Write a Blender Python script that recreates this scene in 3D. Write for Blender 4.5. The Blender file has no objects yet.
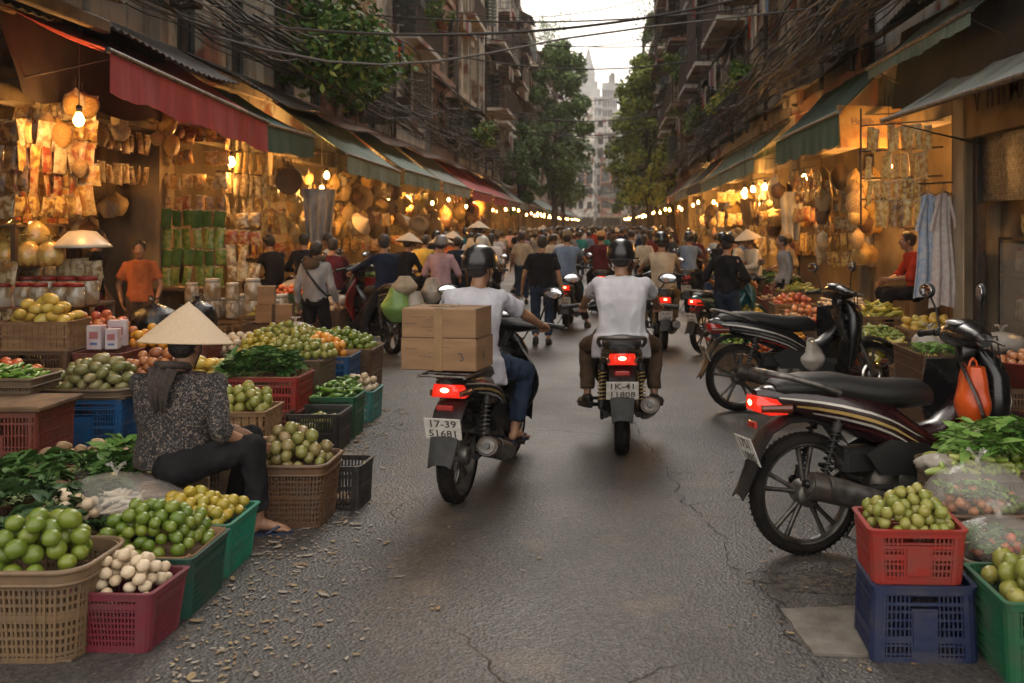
import bpy, math, random
import numpy as np
from mathutils import Vector, Matrix, noise
PI = math.pi
R = math.radians
scene = bpy.context.scene
COL = scene.collection
rng = random.Random(7)
H, F = 1.75, 1000.0          # eye height in metres, focal length in pixels (35 mm lens)
XL, XR = -6.0, 4.0           # the two shop fronts
def V(*a): return Vector(a)
def gx(px, Y): return (px - 606.0) * Y / F       # metres across the street of an image column at distance Y
# ------------------------------------------------------------------ materials
MATS = {}
def M(name, c1, c2=None, rough=.6, metal=0., var=.2, scale=6., detail=4., bump=0., bscale=None, rnd=0., emis=None, es=0.,
      spec=.5, coat=0., alpha=1., trans=0., stretch=(1, 1, 1), sheen=0., world=False, lo=.35, hi=.65, rvar=.0, sss=0.):
    if name in MATS: return MATS[name]
    m = bpy.data.materials.new(name); m.use_nodes = True
    nt = m.node_tree; N = nt.nodes; L = nt.links
    b = N['Principled BSDF']
    c1 = tuple(c1)
    if c2 is None: c2 = tuple(max(0, x * (1 - var)) for x in c1); c1 = tuple(min(1, x * (1 + var * .5)) for x in c1)
    tc = N.new('ShaderNodeTexCoord'); oi = N.new('ShaderNodeObjectInfo')
    mp = N.new('ShaderNodeMapping'); mp.inputs['Scale'].default_value = stretch
    if world:
        ge = N.new('ShaderNodeNewGeometry'); L.new(ge.outputs['Position'], mp.inputs[0])
    else:
        va = N.new('ShaderNodeVectorMath'); va.operation = 'ADD'
        mu = N.new('ShaderNodeMath'); mu.operation = 'MULTIPLY'; mu.inputs[1].default_value = 37.
        L.new(oi.outputs['Random'], mu.inputs[0]); L.new(tc.outputs['Object'], va.inputs[0]); L.new(mu.outputs[0], va.inputs[1])
        L.new(va.outputs[0], mp.inputs[0])
    no = N.new('ShaderNodeTexNoise'); no.inputs['Scale'].default_value = scale; no.inputs['Detail'].default_value = detail
    L.new(mp.outputs[0], no.inputs['Vector'])
    mr = N.new('ShaderNodeMapRange'); mr.inputs[1].default_value = lo; mr.inputs[2].default_value = hi
    L.new(no.outputs['Fac'], mr.inputs[0])
    fac = mr.outputs[0]
    if rnd:
        a = N.new('ShaderNodeMath'); a.operation = 'MULTIPLY_ADD'; a.inputs[1].default_value = rnd; a.inputs[2].default_value = -rnd / 2
        L.new(oi.outputs['Random'], a.inputs[0])
        a2 = N.new('ShaderNodeMath'); a2.operation = 'ADD'; a2.use_clamp = True
        L.new(fac, a2.inputs[0]); L.new(a.outputs[0], a2.inputs[1]); fac = a2.outputs[0]
    mx = N.new('ShaderNodeMix'); mx.data_type = 'RGBA'
    mx.inputs[6].default_value = (*c1, 1); mx.inputs[7].default_value = (*c2, 1)
    L.new(fac, mx.inputs[0]); L.new(mx.outputs[2], b.inputs['Base Color'])
    b.inputs['Roughness'].default_value = rough
    if rvar:
        r2 = N.new('ShaderNodeMapRange'); r2.inputs[3].default_value = max(.05, rough - rvar); r2.inputs[4].default_value = min(1, rough + rvar)
        L.new(no.outputs['Fac'], r2.inputs[0]); L.new(r2.outputs[0], b.inputs['Roughness'])
    b.inputs['Metallic'].default_value = metal
    b.inputs['Specular IOR Level'].default_value = spec
    b.inputs['Coat Weight'].default_value = coat; b.inputs['Coat Roughness'].default_value = .15
    b.inputs['Alpha'].default_value = alpha
    b.inputs['Transmission Weight'].default_value = trans
    b.inputs['Sheen Weight'].default_value = sheen
    if sss: b.inputs['Subsurface Weight'].default_value = sss; b.inputs['Subsurface Radius'].default_value = (.02, .008, .004)
    if emis: b.inputs['Emission Color'].default_value = (*emis, 1); b.inputs['Emission Strength'].default_value = es
    if bump:
        bn = N.new('ShaderNodeTexNoise'); bn.inputs['Scale'].default_value = bscale or scale * 3; bn.inputs['Detail'].default_value = 5
        L.new(mp.outputs[0], bn.inputs['Vector'])
        bp = N.new('ShaderNodeBump'); bp.inputs['Strength'].default_value = min(1, bump); bp.inputs['Distance'].default_value = .01 * max(1, bump)
        L.new(bn.outputs['Fac'], bp.inputs['Height']); L.new(bp.outputs[0], b.inputs['Normal'])
    MATS[name] = m
    return m
# ------------------------------------------------------------------ mesh builder
def frame_of(d):
    d = d.normalized(); a = Vector((0, 0, 1)) if abs(d.z) < .9 else Vector((1, 0, 0))
    x = d.cross(a).normalized(); return x, d.cross(x).normalized(), d
class MB:
    def __init__(s): s.v = []; s.f = []; s.m = []; s.sm = []
    def add(s, vs, fs, m=0, smooth=False, T=None):
        o = len(s.v)
        s.v.extend([tuple(T @ Vector(p)) for p in vs] if T is not None else [tuple(p) for p in vs])
        s.f.extend([tuple(i + o for i in f) for f in fs]); s.m.extend([m] * len(fs)); s.sm.extend([smooth] * len(fs))
    def box(s, c, d, m=0, rot=None, bev=0.):
        x, y, z = d[0] / 2, d[1] / 2, d[2] / 2
        vs = [(-x, -y, -z), (x, -y, -z), (x, y, -z), (-x, y, -z), (-x, -y, z), (x, -y, z), (x, y, z), (-x, y, z)]
        fs = [(0, 3, 2, 1), (4, 5, 6, 7), (0, 1, 5, 4), (1, 2, 6, 5), (2, 3, 7, 6), (3, 0, 4, 7)]
        if bev:
            e = min(bev, x * .9, y * .9, z * .9); vs = []; 
            for sz in (-1, 1):
                for k, (ix, iy) in enumerate(((e, e), (0, 0))):
                    zz = sz * (z if k == 0 else z - e)
                    X, Y = x - ix, y - iy
                    ring = [(-X, -Y + (e if k else 0)), (-X + (e if k else 0), -Y), (X - (e if k else 0), -Y), (X, -Y + (e if k else 0)), (X, Y - (e if k else 0)), (X - (e if k else 0), Y), (-X + (e if k else 0), Y), (-X, Y - (e if k else 0))]
                    vs.append([(a, b, zz) for a, b in ring])
            rings = [vs[0], vs[1], vs[3], vs[2]]
            T = Matrix.Translation(Vector(c)) @ (rot.to_4x4() if rot else Matrix())
            s.rings([[T @ Vector(p) for p in r] for r in rings], m, False, True)
            return s
        T = Matrix.Translation(Vector(c)) @ (rot.to_4x4() if rot else Matrix())
        s.add(vs, fs, m, False, T); return s
    def rings(s, rs, m=0, smooth=True, caps=True, closed=False):
        n = len(rs[0]); vs = [p for r in rs for p in r]; fs = []
        K = len(rs)
        for i in range(K - 1 + (1 if closed else 0)):
            for j in range(n):
                a, b = i * n + j, i * n + (j + 1) % n
                c, d = ((i + 1) % K) * n + (j + 1) % n, ((i + 1) % K) * n + j
                fs.append((a, b, c, d))
        s.add(vs, fs, m, smooth)
        if caps and not closed:
            s.add(rs[0], [tuple(range(n))[::-1]], m, False); s.add(rs[-1], [tuple(range(n))], m, False)
        return s
    def tube(s, pts, r, n=8, m=0, caps=True, closed=False, flat=1.):
        pts = [Vector(p) for p in pts]; K = len(pts); rs = []
        x = None
        for i, p in enumerate(pts):
            if closed: d = pts[(i + 1) % K] - pts[i - 1]
            else: d = pts[min(i + 1, K - 1)] - pts[max(i - 1, 0)]
            d = d.normalized() if d.length > 1e-9 else V(0, 0, 1)
            if x is None: x, y, _ = frame_of(d)
            else:
                x = (x - d * x.dot(d)); x = x.normalized() if x.length > 1e-6 else frame_of(d)[0]; y = d.cross(x)
            rr = r[i] if isinstance(r, (list, tuple)) else r
            rs.append([p + (x * math.cos(2 * PI * k / n) + y * math.sin(2 * PI * k / n) * flat) * rr for k in range(n)])
        return s.rings(rs, m, n > 4, caps, closed)
    def cyl(s, a, b, r, r2=None, n=12, m=0, caps=True): return s.tube([a, b], [r, r if r2 is None else r2], n, m, caps)
    def lathe(s, prof, n=24, m=0, T=None, smooth=True, caps=False, sx=1., sy=1.):
        T = T or Matrix()
        rs = [[T @ Vector((r * math.cos(2 * PI * k / n) * sx, r * math.sin(2 * PI * k / n) * sy, z)) for k in range(n)] for r, z in prof]
        return s.rings(rs, m, smooth, caps)
    def ball(s, c, r, nu=12, nv=8, m=0, T=None):
        r = (r, r, r) if not hasattr(r, '__len__') else r
        T = (T or Matrix()); c = Vector(c)
        rs = []
        for i in range(nv + 1):
            a = PI * (max(.02, min(nv - .02, i))) / nv
            rs.append([c + (T @ Vector((r[0] * math.sin(a) * math.cos(2 * PI * k / nu), r[1] * math.sin(a) * math.sin(2 * PI * k / nu), -r[2] * math.cos(a)))) for k in range(nu)])
        return s.rings(rs, m, True, True)
    def grid(s, fn, nu, nv, m=0, smooth=True, thick=0.):
        P = [[Vector(fn(i / nu, j / nv)) for j in range(nv + 1)] for i in range(nu + 1)]
        vs = [p for r in P for p in r]; w = nv + 1
        fs = [(i * w + j, (i + 1) * w + j, (i + 1) * w + j + 1, i * w + j + 1) for i in range(nu) for j in range(nv)]
        s.add(vs, fs, m, smooth)
        if thick:
            Nn = []
            for i in range(nu + 1):
                for j in range(nv + 1):
                    a = P[min(i + 1, nu)][j] - P[max(i - 1, 0)][j]; b = P[i][min(j + 1, nv)] - P[i][max(j - 1, 0)]
                    n_ = a.cross(b); Nn.append(n_.normalized() if n_.length > 1e-9 else V(0, 0, 1))
            v2 = [p - n_ * thick for p, n_ in zip(vs, Nn)]
            s.add(v2, [f[::-1] for f in fs], m, smooth)
            edge = [i * w for i in range(nu + 1)] + [nu * w + j for j in range(1, nv + 1)] + [i * w + nv for i in range(nu - 1, -1, -1)] + [j for j in range(nv - 1, 0, -1)]
            E = len(edge); vv = [vs[e] for e in edge] + [v2[e] for e in edge]
            s.add(vv, [(k, (k + 1) % E, E + (k + 1) % E, E + k) for k in range(E)], m, False)
        return s
    def prism(s, pts, z0, z1, m=0, T=None, smooth=False):
        n = len(pts); T = T or Matrix()
        a = [T @ Vector((x, y, z0)) for x, y in pts]; b = [T @ Vector((x, y, z1)) for x, y in pts]
        return s.rings([a, b], m, smooth, True)
    def text(s, body, size, T, m=0, depth=.001):
        cu = bpy.data.curves.new('t', 'FONT'); cu.body = body; cu.size = size; cu.extrude = depth; cu.align_x = 'CENTER'; cu.align_y = 'CENTER'; cu.resolution_u = 2
        cu.space_line = .95; cu.offset = size * .012
        ob = bpy.data.objects.new('t', cu); COL.objects.link(ob)
        me = bpy.data.meshes.new_from_object(ob.evaluated_get(bpy.context.evaluated_depsgraph_get()))
        s.add([v.co[:] for v in me.vertices], [tuple(p.vertices) for p in me.polygons], m, False, T)
        bpy.data.objects.remove(ob); bpy.data.curves.remove(cu); bpy.data.meshes.remove(me)
        return s
    def mesh(s, name, mats):
        me = bpy.data.meshes.new(name); me.from_pydata(s.v, [], s.f)
        for m in (mats if isinstance(mats, (list, tuple)) else [mats]): me.materials.append(m)
        me.polygons.foreach_set('material_index', s.m); me.polygons.foreach_set('use_smooth', s.sm); me.update()
        return me
# ------------------------------------------------------------------ objects
def tag(o, label=None, cat=None, group=None, kind=None):
    if label: o['label'] = label
    if cat: o['category'] = cat
    if group: o['group'] = group
    if kind: o['kind'] = kind
    return o
def link(name, data, parent=None, loc=None, rot=None, scale=None):
    o = bpy.data.objects.new(name, data); COL.objects.link(o)
    if parent: o.parent = parent
    if loc is not None: o.location = loc
    if rot is not None: o.rotation_euler = rot if hasattr(rot, '__len__') else (0, 0, rot)
    if scale is not None: o.scale = scale if hasattr(scale, '__len__') else (scale,) * 3
    return o
def setmats(o, mats):
    for i, m in mats.items():
        if i < len(o.material_slots): o.material_slots[i].link = 'OBJECT'; o.material_slots[i].material = m
class Tm:
    """a kind of thing: a root (mesh or None for an Empty) and parts [(name, mesh, parent index or -1, label)]"""
    def __init__(s, name, root=None): s.name = name; s.root = root; s.parts = []
    def part(s, name, mb, mats, parent=-1, label=None):
        me = mb if isinstance(mb, bpy.types.Mesh) else mb.mesh(name, mats); s.parts.append((name, me, parent, label)); return len(s.parts) - 1
    def put(s, loc, rot, label, cat, group=None, scale=None, name=None, swap=None, skip=()):
        r = link(name or s.name, s.root, None, loc, rot, scale); tag(r, label, cat, group)
        made = []
        for i, (n, me, p, lb) in enumerate(s.parts):
            if n in skip: made.append(None); continue
            o = link(n, me, r if p < 0 else made[p])
            if lb: o['label'] = lb
            made.append(o)
            if swap and n in swap: setmats(o, swap[n])
        if swap and s.root and s.name in swap: setmats(r, swap[s.name])
        return r
def thing(name, mb, mats, label, cat, loc=(0, 0, 0), rot=0, group=None, scale=None):
    return tag(link(name, mb if isinstance(mb, bpy.types.Mesh) else mb.mesh(name, mats), None, loc, rot, scale), label, cat, group)
def struct(name, mb, mats, kind='structure'):
    return tag(link(name, mb.mesh(name, mats)), kind=kind)
def remesh(mb, voxel, it=4, wr=0., wsc=9., wst=(1, 1, .5), mats=None, name='m', seed=0):
    me = mb.mesh('tmp', []); ob = bpy.data.objects.new('tmp', me); COL.objects.link(ob)
    md = ob.modifiers.new('r', 'REMESH'); md.mode = 'VOXEL'; md.voxel_size = voxel
    sm = ob.modifiers.new('s', 'SMOOTH'); sm.iterations = it; sm.factor = .6
    out = bpy.data.meshes.new_from_object(ob.evaluated_get(bpy.context.evaluated_depsgraph_get()))
    bpy.data.objects.remove(ob); bpy.data.meshes.remove(me); out.name = name
    if wr:
        N_ = [v.normal.copy() for v in out.vertices]
        for v, nn in zip(out.vertices, N_):
            p = v.co.copy(); q = Vector((p.x * wst[0], p.y * wst[1], p.z * wst[2])) * wsc + V(seed, seed, seed)
            v.co = p + nn * wr * ((1 - abs(noise.noise(q)) * 3.2) + .5 * noise.noise(q * 2.3))
    out.materials.clear()
    for m in (mats or []): out.materials.append(m)
    out.polygons.foreach_set('use_smooth', [True] * len(out.polygons)); out.update()
    return out
# ------------------------------------------------------------------ shared materials
def paint(n, c, **k): return M(n, c, rough=k.pop('rough', .28), coat=k.pop('coat', .4), var=.25, scale=5, rvar=.1, **k)
m_black = paint('black_paint', (.006, .006, .007))
m_dark = M('dark_plastic', (.012, .0115, .011), rough=.5, spec=.35, var=.3, scale=20, rvar=.12, bump=.1, bscale=300)
m_rubber = M('rubber', (.007, .0065, .006), (.016, .0135, .012), rough=.85, spec=.1, scale=9, bump=.5, bscale=120)
m_seat = M('seat_leatherette', (.009, .0085, .008), rough=.48, var=.3, bump=.25, bscale=140)
m_alu = M('cast_aluminium', (.13, .12, .105), (.035, .03, .027), rough=.42, metal=.7, scale=14, bump=.2)
m_chrome = M('chrome', (.6, .58, .55), rough=.16, metal=1., var=.15)
m_steel = M('dull_steel', (.2, .19, .18), (.08, .07, .06), rough=.45, metal=.8, scale=18)
m_exh = M('exhaust_black', (.04, .037, .035), (.09, .07, .055), rough=.4, metal=.5, scale=12, rvar=.15)
m_white = M('plate_white', (.62, .6, .55), (.45, .42, .37), rough=.5, scale=25)
m_ink = M('plate_ink', (.06, .055, .05), rough=.6)
m_lensoff = M('red_lens', (.35, .012, .01), rough=.12, coat=1., var=.3)
m_lenson = M('red_lens_lit', (.6, .02, .01), rough=.15, coat=.6, emis=(1., .03, .012), es=.5, var=.3)
m_lenshot = M('red_lens_bulb', (.9, .1, .05), emis=(1., .16, .07), es=14.)
m_amber = M('amber_lens', (.10, .02, .008), rough=.15, coat=.6)
m_clear = M('clear_lens', (.5, .5, .5), rough=.08, coat=1., metal=.4)
m_mirror = M('mirror_glass', (.7, .72, .75), rough=.04, metal=1., var=.02)
m_silver = M('silver_decal', (.55, .52, .47), rough=.3, metal=.5)
m_gold = M('gold_decal', (.45, .3, .1), rough=.35, metal=.4)
m_red = paint('red_paint', (.28, .015, .012)); m_maroon = paint('maroon_paint', (.055, .008, .01)); m_teal = paint('teal_paint', (.01, .09, .1))
m_skin = M('skin', (.33, .18, .105), (.23, .115, .065), rough=.5, scale=12, bump=.12, bscale=150, sss=.08)
m_skin2 = M('skin_dark', (.22, .115, .066), (.15, .075, .042), rough=.5, scale=12)
m_hair = M('black_hair', (.010, .008, .007), (.028, .02, .016), rough=.5, scale=60, stretch=(1, 1, .15), bump=.8, bscale=160)
m_eye = M('eye_white', (.6, .57, .52), rough=.2)
m_lip = M('lips', (.28, .08, .06), rough=.4)
m_sole = M('shoe_rubber', (.03, .028, .028), rough=.7)
m_strap = M('sandal_strap', (.02, .03, .07), rough=.6)
m_straw = M('conical_hat_leaf', (.50, .38, .245), (.43, .315, .195), rough=.7, scale=90, stretch=(1, 1, 3), bump=.3, bscale=140)
def cloth(n, c, c2=None, **k): return M(n, c, c2, rough=.95, spec=.1, var=k.pop('var', .3), scale=k.pop('scale', 7), bump=k.pop('bump', .7), bscale=k.pop('bscale', 20), stretch=(1, 1, .6), **k)
CL = {'white': cloth('white_tee', (.60, .59, .62), (.46, .45, .49)), 'black': cloth('black_tee', (.012, .012, .014)), 'navy': cloth('navy_cloth', (.014, .02, .04)),
      'grey': cloth('grey_cloth', (.27, .26, .26)), 'pink': cloth('pink_cloth', (.42, .27, .29)), 'blue': cloth('blue_grey_cloth', (.15, .21, .31)),
      'maroon': cloth('maroon_cloth', (.085, .018, .025)), 'beige': cloth('beige_cloth', (.36, .3, .22)), 'cream': cloth('cream_cloth', (.5, .45, .36)),
      'orange': cloth('orange_cloth', (.42, .13, .05)), 'red': cloth('red_cloth', (.42, .045, .02)), 'teal': cloth('teal_cloth', (.03, .2, .2)),
      'green': cloth('green_cloth', (.04, .16, .06)), 'brown': cloth('brown_cloth', (.085, .055, .035)), 'jean': cloth('denim', (.022, .034, .06)), 'dark': cloth('dark_cloth', (.016, .015, .017)),
      'khaki': cloth('khaki_cloth', (.2, .15, .09)), 'lightblue': cloth('light_blue_cloth', (.3, .42, .55)), 'yellow': cloth('yellow_cloth', (.5, .36, .08))}
def floral():
    m = M('floral_blouse', (.2, .16, .13), rough=.85)
    nt = m.node_tree; N = nt.nodes; L = nt.links; b = N['Principled BSDF']
    tc = N.new('ShaderNodeTexCoord'); v = N.new('ShaderNodeTexVoronoi'); v.inputs['Scale'].default_value = 52; v.inputs['Randomness'].default_value = 1
    nz = N.new('ShaderNodeTexNoise'); nz.inputs['Scale'].default_value = 40; nz.inputs['Detail'].default_value = 3
    ad = N.new('ShaderNodeMix'); ad.data_type = 'RGBA'; ad.inputs[0].default_value = .12
    L.new(tc.outputs['Object'], ad.inputs[6]); L.new(nz.outputs['Color'], ad.inputs[7]); L.new(ad.outputs[2], v.inputs['Vector']); L.new(tc.outputs['Object'], nz.inputs[0])
    n2 = N.new('ShaderNodeTexNoise'); n2.inputs['Scale'].default_value = 95; n2.inputs['Detail'].default_value = 2; L.new(tc.outputs['Object'], n2.inputs[0])
    mu = N.new('ShaderNodeMath'); mu.operation = 'ADD'; L.new(v.outputs['Distance'], mu.inputs[0])
    s2 = N.new('ShaderNodeMath'); s2.operation = 'MULTIPLY_ADD'; s2.inputs[1].default_value = .9; s2.inputs[2].default_value = -.45; L.new(n2.outputs['Fac'], s2.inputs[0]); L.new(s2.outputs[0], mu.inputs[1])
    cr = N.new('ShaderNodeValToRGB'); cr.color_ramp.interpolation = 'LINEAR'
    e = cr.color_ramp.elements; e[0].position = .30; e[0].color = (.17, .13, .105, 1); e[1].position = .46; e[1].color = (.010, .0095, .011, 1)
    x = cr.color_ramp.elements.new(.39); x.color = (.045, .036, .032, 1)
    L.new(mu.outputs[0], cr.inputs[0]); L.new(cr.outputs[0], b.inputs['Base Color'])
    return m
CL['floral'] = floral()
def plast(n, c, **k): return M(n, c, tuple(x * .55 + y * .35 for x, y in zip(c, (.085, .068, .052))), rough=.5, scale=7, detail=8, rvar=.15, bump=.2, bscale=40, rnd=.4, lo=.42, hi=.68, **k)
PC = {'blue': plast('blue_plastic', (.006, .075, .21)), 'navy': plast('navy_plastic', (.005, .013, .05)), 'red': plast('red_plastic', (.25, .016, .009)), 'magenta': plast('magenta_plastic', (.15, .014, .03)),
      'dgreen': plast('dark_green_plastic', (.005, .05, .034)), 'teal': plast('teal_plastic', (.006, .175, .105)), 'green': plast('green_plastic', (.010, .10, .042)), 'black': plast('black_plastic', (.018, .016, .015)),
      'brown': plast('brown_plastic', (.105, .052, .024)), 'tan': plast('tan_weave', (.16, .10, .052)), 'drab': plast('drab_weave', (.12, .08, .045)), 'rust': plast('rust_red_plastic', (.16, .035, .022)),
      'wood': M('crate_wood', (.27, .155, .07), (.15, .08, .035), rough=.7, scale=5, stretch=(1, 6, 6), bump=.3), 'aqua': plast('aqua_plastic', (.05, .22, .2)), 'white': plast('white_plastic', (.5, .48, .43))}
m_card = M('cardboard', (.25, .145, .072), (.19, .108, .052), rough=.85, scale=4, bump=.15, bscale=60, stretch=(1, 1, 4))
m_tape = M('packing_tape', (.22, .13, .055), rough=.3)
m_marker = M('marker_ink', (.07, .05, .045), rough=.8)
m_wood = M('old_timber', (.17, .095, .045), (.07, .038, .018), rough=.75, scale=6, stretch=(1, 1, .15), bump=.4)
m_bag = M('thin_clear_plastic', (.62, .59, .54), rough=.09, var=.1, alpha=.22, spec=1., coat=.5, bump=2.2, bscale=10, scale=5)
m_bagw = M('milky_plastic_bag', (.40, .36, .31), (.24, .21, .17), rough=.3, scale=7, bump=1.6, bscale=13, alpha=.9)
m_bagorange = M('orange_plastic_bag', (.62, .09, .012), (.42, .05, .008), rough=.32, bump=1., bscale=13, scale=8)
m_bagblack = M('black_plastic_bag', (.01, .01, .011), rough=.22, bump=1.5, bscale=18)
m_baggreen = M('green_plastic_bag', (.16, .3, .08), rough=.35, bump=1., bscale=16)
# goods
def fruit(n, a, b, rough=.35, **k): return M('skin_of_' + n, a, b, rough=rough, scale=k.pop('scale', 18), rnd=k.pop('rnd', .9), coat=k.pop('coat', .12), lo=.3, hi=.7, bump=k.pop('bump', .08), bscale=90, **k)
FM = {'lime': fruit('lime', (.075, .135, .012), (.17, .20, .022)), 'mango': fruit('mango', (.055, .105, .014), (.135, .17, .025)), 'lemon': fruit('lemon', (.42, .28, .03), (.27, .24, .03)),
      'ripe': fruit('ripe_mango', (.60, .36, .05), (.5, .40, .09)), 'orange': fruit('orange', (.66, .25, .025), (.6, .33, .04)), 'avocado': fruit('avocado', (.13, .14, .035), (.27, .22, .10)),
      'guava': fruit('guava', (.17, .18, .035), (.24, .16, .075)), 'pale': fruit('pale_guava', (.17, .20, .03), (.29, .25, .06)), 'onion': fruit('onion', (.56, .46, .32), (.46, .34, .21), rough=.5), 'peach': fruit('peach', (.5, .2, .07), (.3, .11, .05)),
      'apple': fruit('apple', (.42, .06, .03), (.45, .18, .05)), 'ginger': fruit('ginger', (.4, .29, .14), (.26, .17, .07), rough=.7), 'pepper': fruit('pepper', (.14, .27, .03), (.09, .18, .02)), 'cucumber': fruit('cucumber', (.19, .29, .05), (.34, .36, .10)),
      'banana': fruit('banana', (.46, .36, .05), (.27, .30, .05)), 'radish': fruit('radish', (.66, .6, .5), (.5, .42, .3)), 'tomato': fruit('tomato', (.5, .07, .02), (.55, .16, .03)), 'potato': fruit('potato', (.33, .22, .11), (.24, .15, .075), rough=.7)}
def leafm(n, a, b): return M('leaf_' + n, a, b, rough=.6, spec=.3, scale=9, rnd=.9, bump=.3, bscale=40)
LM = {'deep': leafm('deep', (.018, .05, .014), (.05, .10, .03)), 'bright': leafm('bright', (.085, .20, .03), (.17, .28, .06)), 'mid': leafm('mid', (.03, .09, .015), (.07, .14, .03)), 'tree': leafm('tree', (.065, .13, .04), (.15, .21, .06)),
      'yellow': leafm('yellow', (.22, .28, .05), (.38, .36, .08)), 'vine': leafm('vine', (.035, .105, .012), (.12, .2, .025))}
def packm(n, a, b): return M('pack_' + n, a, b, rough=.36, scale=17, rnd=.5, bump=1.3, bscale=22, coat=.15, lo=.42, hi=.58)
PM = [packm('gold', (.66, .46, .14), (.22, .10, .025)), packm('amber', (.40, .19, .04), (.66, .48, .18)), packm('brown', (.10, .045, .018), (.36, .20, .07)), packm('cream', (.55, .46, .28), (.22, .13, .05)), packm('red', (.26, .05, .02), (.45, .30, .13))]
m_gpack = packm('green', (.07, .16, .02), (.24, .26, .06)); m_glass = M('jar_glass', (.5, .45, .36), (.3, .22, .12), rough=.1, coat=1., scale=9, alpha=.75, lo=.45, hi=.55)
# canvas, iron, walls
def canvas(n, a, b): return M('canvas_' + n, a, b, rough=.8, scale=2.2, stretch=(.5, 3.5, .5), bump=.8, bscale=9, detail=7, lo=.3, hi=.7)
AW = {'red': canvas('red', (.40, .045, .045), (.25, .03, .032)), 'green': canvas('green', (.17, .24, .20), (.09, .145, .125)), 'grey': canvas('grey', (.26, .29, .265), (.15, .175, .16)), 'dark': canvas('dark', (.05, .06, .055), (.03, .033, .03)), 'dkgreen': canvas('deep_green', (.028, .085, .06), (.015, .05, .038)), 'rust': canvas('rust', (.2, .07, .055), (.11, .05, .04))}
m_iron = M('dark_iron', (.035, .028, .024), (.07, .045, .03), rough=.65, metal=.3, scale=14)
m_sheet = M('weathered_sheet', (.24, .22, .19), (.07, .06, .052), rough=.7, metal=.2, scale=2.5, detail=8, bump=.4)
m_rustsheet = M('rusty_sheet', (.22, .12, .08), (.08, .05, .036), rough=.8, scale=3, detail=8, bump=.4)
m_darksheet = M('dark_sheet', (.06, .05, .042), (.02, .017, .014), rough=.75, scale=3, detail=8, bump=.4)  # darker copy of the rusty sheet for the nearest roofs
m_cable = M('cable_rubber', (.018, .016, .015), (.035, .03, .027), rough=.7, scale=3)
m_cablegrey = M('cable_grey', (.13, .12, .11), rough=.7)
def plaster(n, a, dirt=(.10, .09, .08), brick=(.26, .11, .07)):
    m = M('plaster_' + n, a, rough=.9); nt = m.node_tree; N = nt.nodes; L = nt.links; b = N['Principled BSDF']
    ge = N.new('ShaderNodeNewGeometry')
    def nz(sc, st, det=7):
        mp = N.new('ShaderNodeMapping'); mp.inputs['Scale'].default_value = st; L.new(ge.outputs['Position'], mp.inputs[0])
        x = N.new('ShaderNodeTexNoise'); x.inputs['Scale'].default_value = sc; x.inputs['Detail'].default_value = det; L.new(mp.outputs[0], x.inputs[0]); return x.outputs['Fac']
    def rng_(s, a, b_):
        r = N.new('ShaderNodeMapRange'); r.inputs[1].default_value = a; r.inputs[2].default_value = b_; L.new(s, r.inputs[0]); return r.outputs[0]
    def mix(f, x, y):
        k = N.new('ShaderNodeMix'); k.data_type = 'RGBA'; L.new(f, k.inputs[0])
        for i, c in ((6, x), (7, y)):
            if isinstance(c, tuple): k.inputs[i].default_value = (*c, 1)
            else: L.new(c, k.inputs[i])
        return k.outputs[2]
    c = mix(rng_(nz(1.1, (1, 1, 1)), .35, .7), a, tuple(x * .62 for x in a))
    c = mix(rng_(nz(.55, (1, 1, 1.), 9), .56, .60), c, brick)
    c = mix(rng_(nz(4.5, (1, 1, .3), 8), .55, .74), c, dirt)
    c = mix(rng_(nz(.8, (1, 1, .5), 8), .54, .8), c, tuple(x * .9 for x in dirt))
    L.new(c, b.inputs['Base Color'])
    bp = N.new('ShaderNodeBump'); bp.inputs['Strength'].default_value = .5; bp.inputs['Distance'].default_value = .03
    L.new(nz(9, (1, 1, 1), 8), bp.inputs['Height']); L.new(bp.outputs[0], b.inputs['Normal'])
    return m
WALLS = [plaster('cream', (.66, .61, .53)), plaster('grey', (.58, .56, .53)), plaster('ochre', (.58, .50, .39)), plaster('pale', (.76, .71, .63)), plaster('brick', (.34, .18, .12), brick=(.3, .25, .2))]
m_shopwall = M('shop_wall', (.30, .19, .08), (.10, .055, .022), rough=.85, scale=3, detail=7, bump=.3)
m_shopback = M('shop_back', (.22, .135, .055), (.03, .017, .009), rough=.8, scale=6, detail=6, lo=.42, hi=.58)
m_pier = M('painted_pier', (.27, .205, .12), (.10, .072, .04), rough=.85, scale=2.5, detail=8, bump=.4, stretch=(1, 1, .4))
m_pane = M('window_glass', (.02, .025, .03), rough=.12, spec=.8)
m_shutter = M('shutter_paint', (.09, .10, .085), (.04, .045, .04), rough=.75, scale=4)
m_railing = M('railing_iron', (.045, .04, .036), (.10, .05, .03), rough=.7, scale=8)
m_acu = M('ac_casing', (.34, .32, .28), (.18, .16, .13), rough=.6, scale=5)
m_bark = M('bark', (.085, .06, .045), (.04, .03, .022), rough=.95, scale=9, stretch=(1, 1, .3), bump=.8)
m_pot = M('terracotta', (.25, .10, .055), rough=.8)
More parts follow.
